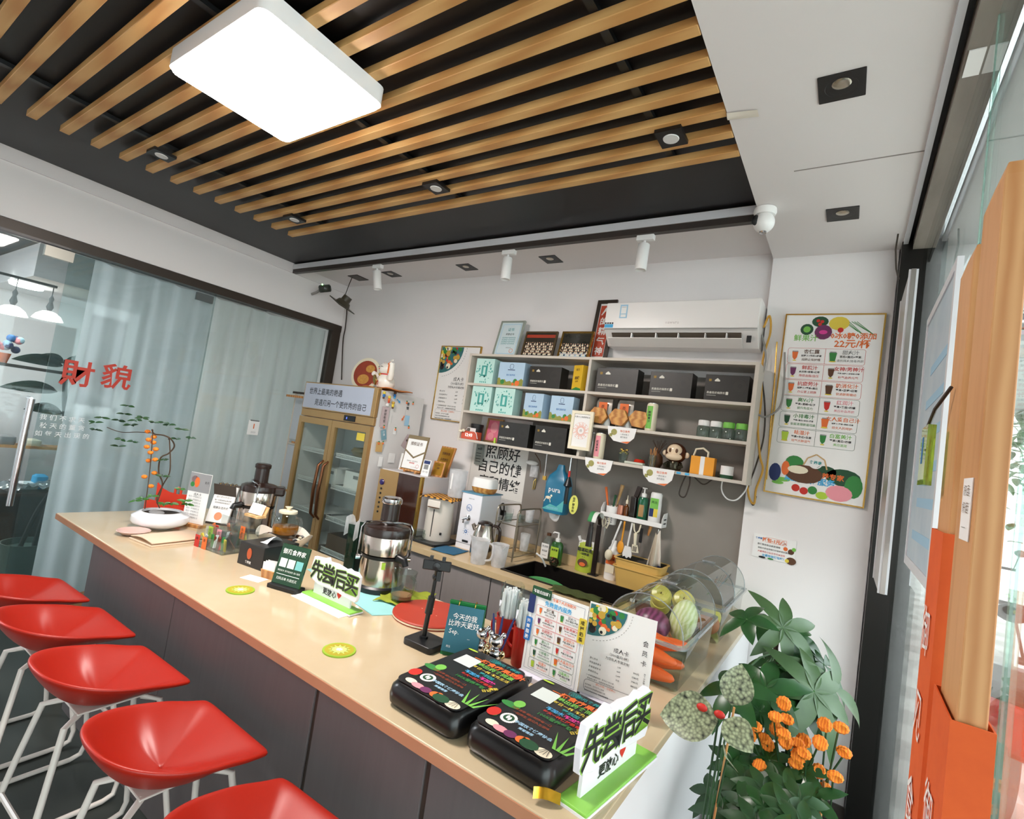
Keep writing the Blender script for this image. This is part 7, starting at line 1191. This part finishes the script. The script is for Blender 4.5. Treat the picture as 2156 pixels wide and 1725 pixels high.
for i in range(4): a = PI / 4 + i * PI / 2; G().cyl((.12 * math.cos(a), .12 * math.sin(a), .33), (.16 * math.cos(a), .16 * math.sin(a), 0), .014, n=8).obj('leg', 'dark_wood', t)
# cardboard box by the bar end
t = thing('cardboard_box', 'small brown cardboard box on the floor at the bar end', 'box', (-3.42, 1.22, 0), .3); G().box(-.1, -.1, 0, .1, .1, .44).obj('carton', M('cardboard', (150, 108, 66), .8), t); 
# ================================================================ RIGHT SIDE: DOOR HANDLES, LIGHT BOXES
M('handle_wood', (206, 152, 100), .5, rgb2=(184, 124, 72), kind='wave', scale=2.5, stretch=(6, 6, .8)); M('felt_orange', (224, 96, 32), .75, rgb2=(206, 80, 24), scale=30)
mx = Mx(((0, 0, -1, 0), (-1, 0, 0, 0), (0, 1, 0, 0), (0, 0, 0, 1)))
def handle(lab, y0, y1, top, sl, txt_, ty, tz0, step, sz):
    t = thing('door_handle', lab, 'door handle', (.141, y0, 0), 0, 'wooden shop door handles'); d = y1 - y0
    G().ring([[(x, y, z) for x, y in ((0, 0), (.030, 0), (.030, d), (0, d))] for z in (.42, top - .02)] + [[(.004, .004, top), (.026, .004, top), (.026, d * .62, top), (.004, d * .62, top)]]).obj('bar', 'handle_wood', t, bevel=.002)
    g = G(); e = .006; g.ring([[(x, y, z) for x, y in ((-e, -e), (.030 + e, -e), (.030 + e, d + e), (-e, d + e))] for z in (.40, sl)], cap=False); g.obj('sleeve', 'felt_orange', t, solid=.003)
    for z in (.6, 1.9): G().cyl((.030, d / 2, z), (.074, d / 2, z), .012, n=10).obj('standoff', 'chrome', t, True)
    letters(t, [(c, -ty, tz0 - i * step, sz, 'p_white', 'c', .0) for i, c in enumerate(txt_)], Mx.Translation((-e - .002, 0, 0)) @ mx); return t
h1 = handle('wooden door handle bar with low orange sleeve, the nearer door leaf', .90, 1.03, 2.11, 1.36, '御见食养', .085, 1.20, .14, .075)
h2 = handle('wooden door handle bar with high orange sleeve and white characters', 1.086, 1.207, 2.07, 1.585, '御见食养家', .075, 1.41, .142, .085)
st_ = G().box(-.0015, .02, 1.585, -.0003, .085, 1.672).obj('sticker', 'paper', h1); letters(st_, [('好 运', -.052, 1.654, .017, 'p_brown'), ('好 运', -.052, 1.63, .017, 'p_brown'), ('——', -.052, 1.604, .014, 'p_grey')], Mx.Translation((-.0016, 0, 0)) @ mx)
t = thing('hanging_tag', 'lime plastic tag case hanging by a cord from the wooden handle', 'tag', (.115, 1.215, 1.66)); G().box(-.004, -.045, 0, .008, .045, .11).obj('case', GLASS('lime_case', (206, 226, 140), 1, haze=.3, hcol=(200, 220, 120)), t); G().box(.0, -.03, .01, .004, .03, .09).obj('card', 'p_cream', t); G().box(-.0045, .0, .04, -.0041, .02, .09).obj('blue_card', 'p_blue', t); G().tube([(0, 0, .11), (.005, -.03, .14), (.02, -.07, .175)], .003, 6).obj('cord', 'cable_dark', t, True)
lb = thing('light_box', 'white framed light-box poster on the shop window glass', 'light box', (.195, 1.76, 1.40)); g = G()
for a, b, c, d in ((0, 0, .64, .03), (0, .88, .64, .91), (0, .03, .03, .88), (.61, .03, .64, .88)): g.box(0, a, b, .015, c, d)
g.obj('frame', 'alu_white', lb); G().box(.004, .03, .03, .012, .61, .88).obj('poster', M('poster_city', (206, 216, 222), .4, rgb2=(150, 176, 196), scale=6), lb)
for i in range(6): G().box(.003, .06, .1 + .11 * i, .0039, .5 - .05 * (i % 3), .13 + .11 * i).obj('print_line', 'p_lightblue', lb)
al = thing('aluminium_panel', 'silver aluminium profile panel standing edge-on beside the pillar', 'panel', (.132, 2.52, 1.25))
for i, (x0, x1, y0, y1) in enumerate(((0, .032, 0, .012), (0.004, .028, .012, .42), (0, .032, .42, .432), (.008, .024, -.006, 0))): G().box(x0, y0, 0, x1, y1, 1.31).obj('profile', 'alu_white' if i % 2 == 0 else 'steel', al)
G().tube([(-.03, .5, 1.72), (-.035, .5, 1.60), (-.025, .5, 1.50), (-.012, .48, 1.44)], .004, 6).obj('lead', 'cable_dark', al, True)
# ================================================================ PLANTS BY THE PILLAR
M('leaf_glossy', (40, 86, 36), .28, rgb2=(28, 62, 34), scale=16); M('leaf_silver', (176, 188, 150), .4, rgb2=(2, 14, 6), kind='voronoi', scale=120)
def rosette(parent, mt, c, n, L, wd, tilt, spin, droop=.35, up=.15):
    ax = V(tilt).normalized(); a = ax.orthogonal().normalized(); b = ax.cross(a)
    for k in range(n):
        an = spin + 2 * PI * k / n; d = (a * math.cos(an) + b * math.sin(an) + ax * up).normalized(); g = G(); leaflet(g, c, d, L * (.8 + .3 * ((k * 7) % 5) / 5), wd, droop, ax); o = g.obj('leaf', mt, parent, True)
def px_at(base, px, py, y): return PY(px, py, y) - V(base)
mt_b = V((-.17, 2.38, 0)); mo = thing('money_tree', 'tall potted money tree with large palmate leaves beside the pillar', 'plant', mt_b); rr = random.Random(21)
G().lathe([(.10, 0), (.13, .02), (.15, .3), (.155, .32), (.14, .32), (.13, .28), (0, .27)], 28).obj('pot', 'plastic_black', mo, True)
q = px_at(mt_b, 1632, 1380, 2.35); G().tube(cr([(0, 0, .27), (q.x * .6, 0, .6), tuple(q), tuple(px_at(mt_b, 1640, 1330, 2.3))]), [.016] * 7 + [.013] * 6 + [.008] * 6, 8).obj('trunk', 'stem_brown', mo, True)
RS = [(1648, 1322, 2.28, 7, .17, .055, (.5, -.7, .6)), (1572, 1305, 2.1, 5, .11, .05, (-.2, -.5, .8)), (1612, 1312, 2.4, 5, .12, .05, (0, -.4, 1)), (1680, 1335, 2.42, 5, .12, .05, (.4, -.4, .8)), (1545, 1452, 1.9, 6, .14, .055, (-.3, -.6, .8)), (1612, 1450, 2.05, 6, .15, .06, (0, -.7, .6)), (1660, 1425, 2.45, 6, .16, .06, (0, -.4, .9)), (1714, 1457, 2.15, 7, .2, .065, (.6, -.6, .6)), (1756, 1450, 2.25, 4, .22, .06, (.7, -.4, .5)), (1690, 1402, 2.4, 5, .13, .05, (.3, -.5, .8)), (1562, 1420, 2.1, 5, .10, .05, (-.4, -.3, .9)), (1735, 1400, 2.4, 4, .14, .045, (.6, -.3, .7)), (1600, 1500, 2.0, 5, .14, .06, (0, -.6, .6)), (1650, 1490, 2.35, 6, .16, .06, (.1, -.6, .6)), (1625, 1400, 2.45, 5, .12, .05, (-.2, -.5, .8)), (1580, 1470, 2.1, 5, .12, .05, (-.2, -.6, .7)), (1690, 1480, 2.2, 6, .15, .055, (.3, -.7, .5)), (1585, 1430, 2.3, 5, .12, .048, (-.3, -.4, .8)), (1640, 1460, 2.1, 5, .13, .05, (.1, -.7, .6)), (1700, 1370, 2.4, 5, .1, .04, (.4, -.4, .8))]
for i, (px, py, y_, n, L, wd, tl) in enumerate(RS):
    c = px_at(mt_b, px, py, y_); rosette(mo, 'leaf_glossy' if i not in (0, 7, 8) else 'leaf_backlit', c, n, L, wd, tl, rr.random() * 6, .45, .1)  # some rosettes get a paler leaf colour with the backlight painted in
    j = px_at(mt_b, 1632, 1375 + 8 * (i % 5), 2.35) if i > 3 else px_at(mt_b, 1640, 1340, 2.32); G().tube([j, (j + c) / 2 + V((0, 0, .02)), c], .004, 5).obj('leaf_stalk', 'leaf_mid', mo, True)
bg_ = V((-.27, 1.62, 0)); be = thing('begonia', 'spotted-leaf begonia in a dark pot by the bar end panel', 'plant', bg_); G().lathe([(.06, 0), (.075, .24), (.07, .24), (0, .22)], 22).obj('pot', 'plastic_black', be, True)
for px, py, y_, d, L, wd in ((1512, 1518, 1.46, (-.8, -.2, -.12), .145, .12), (1540, 1485, 1.6, (.1, .1, .7), .11, .09), (1525, 1515, 1.45, (.5, -.2, -.2), .085, .08), (1530, 1600, 1.5, (.1, -.4, .3), .08, .07)):
    c = px_at(bg_, px, py, y_); g = G(); leaflet(g, c, d, L, wd, .2, (V((.3, -.7, .65))).normalized()); g.obj('leaf', 'leaf_silver', be, True); G().tube([(0, 0, .22), (c * .5 + V((0, 0, .1))), c], .003, 6).obj('stalk', 'leaf_dark', be, True)
for px, py in ((1478, 1490), (1515, 1505)): c = px_at(bg_, px, py, 1.46); G().sph(c, (.014, .008, .010), 10, 6).obj('red_bract', 'p_red', be, True)
G().cyl((.02, -.05, .2), px_at(bg_, 1546, 1490, 1.5), .003, n=6).obj('support_stick', 'wood', be)
fl_b = V((-.03, 2.02, 0)); fo = thing('orange_flower_bunch', 'bunch of fuzzy orange chenille flowers on wire stems in a white pot', 'flowers', fl_b); G().lathe([(.10, 0), (.12, .02), (.17, .34), (.18, .36), (.165, .36), (.15, .32), (0, .31)], 32).obj('pot', 'ceramic', fo, True); G().lathe([(0, .315), (.15, .32)], 24, cap=False).obj('soil', 'soil', fo)
FL = [(1590, 1530), (1577, 1549), (1610, 1556), (1616, 1567), (1632, 1510), (1651, 1481), (1657, 1515), (1634, 1535), (1650, 1545), (1655, 1562), (1678, 1565), (1692, 1560), (1693, 1587), (1680, 1592), (1675, 1607), (1737, 1527), (1770, 1532), (1726, 1565), (1778, 1584), (1724, 1625), (1758, 1635), (1600, 1615), (1697, 1657), (1738, 1665)]
for i, (px, py) in enumerate(FL):
    y_ = 1.85 + .1 * ((i * 5) % 4) / 4; c = px_at(fl_b, px, py, y_); nv = V((.3 * math.sin(i * 2), -.8, .3 + .4 * math.cos(i * 3))).normalized(); qx = nv.to_track_quat('Z', 'Y').to_matrix().to_4x4(); mm = Mx.Translation(c) @ qx
    g = G(mm); nn = 22; rings = []
    for r, z in ((.004, .010), (.014, .014), (.021, .006), (.019, -.006), (.008, -.012)): rings.append([(r * (1 + .05 * math.cos(j * PI)) * math.cos(2 * PI * j / nn), r * (1 + .05 * math.cos(j * PI)) * (.75 + .25 * (i % 2)) * math.sin(2 * PI * j / nn), z) for j in range(nn)])
    g.ring(rings).obj('bloom', 'flower_orange', fo, True); G(mm).sph((0, 0, -.014), (.009, .009, .006), 8, 5).obj('calyx', 'leaf_mid', fo, True)
    b_ = V((.05 * math.sin(i * 1.7), .05 * math.cos(i * 2.3), .32)); G().tube(cr([b_, (b_ + c) / 2 + V((.02 * math.sin(i), .02, .02)), c - nv * .015]), .0028, 5).obj('stem', 'leaf_dark', fo, True)
    if i % 2: g = G(); leaflet(g, (b_ + c) / 2, (math.sin(i * 3), -.4, .4), .05, .022, .2); g.obj('leaf', 'leaf_mid', fo, True)
for px, py in ((1600, 1720), (1665, 1705), (1735, 1705)): c = px_at(fl_b, px, py - 60, 1.9); G().tube([c - V((0, 0, .25)), c], .004, 6).obj('dry_stick', 'wood', fo, True)
sc_b = V((-.06, 1.6, 0)); sf_ = thing('schefflera', 'low schefflera plant with glossy finger leaves in front of the flower pot', 'plant', sc_b); G().lathe([(.09, 0), (.11, .26), (.10, .26), (0, .24)], 26).obj('pot', 'pot_green', sf_, True)
SR = [(1545, 1612, 1.85, 7), (1572, 1605, 1.9, 6), (1500, 1672, 1.75, 6), (1608, 1700, 1.7, 7), (1660, 1720, 1.7, 8), (1570, 1700, 1.7, 7), (1520, 1710, 1.68, 6), (1608, 1665, 1.78, 6), (1640, 1640, 1.85, 7), (1690, 1625, 1.9, 6), (1560, 1650, 1.8, 7), (1685, 1690, 1.78, 7), (1620, 1600, 1.9, 6), (1660, 1670, 1.8, 7), (1540, 1740, 1.65, 7), (1630, 1760, 1.62, 7), (1590, 1740, 1.65, 7), (1690, 1745, 1.68, 7), (1715, 1680, 1.85, 5)]
for i, (px, py, y_, n) in enumerate(SR):
    c = px_at(sc_b, px, py, y_); rosette(sf_, 'leaf_dark' if i % 3 else 'leaf_glossy', c, n, .095, .036, (.25 * math.sin(i * 2), -.55, .8), i * 1.1, .35, .05); G().tube([(0, 0, .24), (c * .5 + V((0, .02, .12))), c], .0035, 5).obj('stalk', 'leaf_mid', sf_, True)
# ================================================================ OUTSIDE
struct(G().box(.3, -6, 2.92, 1.9, 9, 3.02).obj('trim_6', M('canopy_grey', (176, 182, 180), .5, rgb2=(150, 160, 156), scale=2)))
struct(G().box(.3, -6, -.12, 14, 16, -.02).obj('ground', M('pavement', (196, 192, 186), .8, rgb2=(170, 166, 160), kind='check', scale=3)))
def scooter(lab, loc, rz, body, body2):
    t = thing('scooter', lab, 'scooter', loc, rz)
    for x in (-.62, .58): 
        G(Mx.Translation((x, 0, .24)) @ Mx.Rotation(PI / 2, 4, 'X')).lathe([(.13, -.045), (.24, -.045), (.25, 0), (.24, .045), (.13, .045)], 24).obj('wheel', 'plastic_black', t, True); G(Mx.Translation((x, 0, .24)) @ Mx.Rotation(PI / 2, 4, 'X')).lathe([(0, -.03), (.13, -.03), (.13, .03), (0, .03)], 16).obj('hub', 'chrome', t, True)
    G().prism([(-.75, .38), (-.4, .30), (.1, .28), (.1, .36), (-.15, .62), (-.8, .66)], -.13, .13, 'y').obj('rear_body', body, t, bevel=.03); G().prism([(-.78, .66), (-.12, .62), (-.1, .72), (-.5, .78), (-.78, .74)], -.12, .12, 'y').obj('seat', 'plastic_black', t, bevel=.03); G().box(-.05, -.14, .26, .42, .14, .31).obj('floorboard', 'plastic_black', t, bevel=.01)
    G().prism([(.36, .28), (.5, .28), (.62, .62), (.52, .95), (.42, .95), (.44, .6)], -.16, .16, 'y').obj('front_shield', body2, t, bevel=.03); G().prism([(.40, .42), (.78, .36), (.72, .52), (.5, .56)], -.07, .07, 'y').obj('front_fender', body, t, bevel=.02); G().cyl((.58, 0, .24), (.46, 0, .95), .025, n=10).obj('fork', 'chrome', t); G().cyl((.42, -.32, 1.02), (.42, .32, 1.02), .016, n=10).obj('handlebar', 'plastic_black', t); G().sph((.52, 0, .92), (.07, .08, .07), 14, 10).obj('headlight', 'chrome', t, True)
    for sy in (-1, 1): G().cyl((.42, sy * .3, 1.02), (.38, sy * .34, 1.2), .006, n=6).obj('mirror_stalk', 'plastic_black', t); G().sph((.38, sy * .35, 1.22), (.02, .06, .04), 10, 7).obj('mirror', 'plastic_black', t, True)
scooter('red and white scooter parked outside the shop door', (1.05, 4.6, -.02), 1.2, M('scooter_red', (206, 40, 44), .25, coat=.4), M('scooter_white', (236, 236, 240), .25, coat=.4)); scooter('white scooter parked outside beyond the red one', (2.1, 6.7, -.02), 1.0, 'scooter_white', 'scooter_white'); scooter('red scooter parked farthest along the pavement', (1.3, 7.9, -.02), 1.4, 'scooter_red', 'scooter_red'); scooter('dark grey scooter parked right outside the shop door', (.95, 2.75, -.02), 1.45, 'plastic_black', M('scooter_grey', (90, 92, 98), .3))
for i, (x, y_, l) in enumerate(((2.2, 9.5, 'green street tree far along the pavement'), (6.5, 14.5, 'green street tree at the end of the street'))):
    t = thing('street_tree', l, 'tree', (x, y_, -.02)); G().tube([(0, 0, 0), (.03, 0, 1.2), (0, .05, 2.6)], [.14, .11, .08], 10).obj('trunk', 'stem_brown', t, True); g = G(); rr = random.Random(i)
    for k in range(900):
        a = V((rr.gauss(0, .7), rr.gauss(0, .7), 2.9 + rr.gauss(0, .6))); leaflet(g, a, (rr.gauss(0, 1), rr.gauss(0, 1), rr.gauss(0, .5)), .22, .1, .2)
    tag(g.obj('foliage', 'leaf_mid', t), kind='stuff')
ob = V((.52, 1.5, -.02)); op = thing('outdoor_plant', 'broad-leaved potted plant outside against the shop door', 'plant', ob); G().lathe([(.10, 0), (.14, .3), (.13, .3), (0, .28)], 20).obj('pot', 'pot_green', op, True); rr = random.Random(8)
for i in range(26):
    a = i * 2.4; z = .45 + .4 * rr.random(); g = G(); c = V((.05 * math.cos(a), .05 * math.sin(a), z)); leaflet(g, c, (math.cos(a), math.sin(a), .5), .26, .06, .6); g.obj('leaf', 'leaf_glossy', op, True); G().tube([(0, 0, .28), c], .004, 5).obj('stalk', 'leaf_mid', op, True)
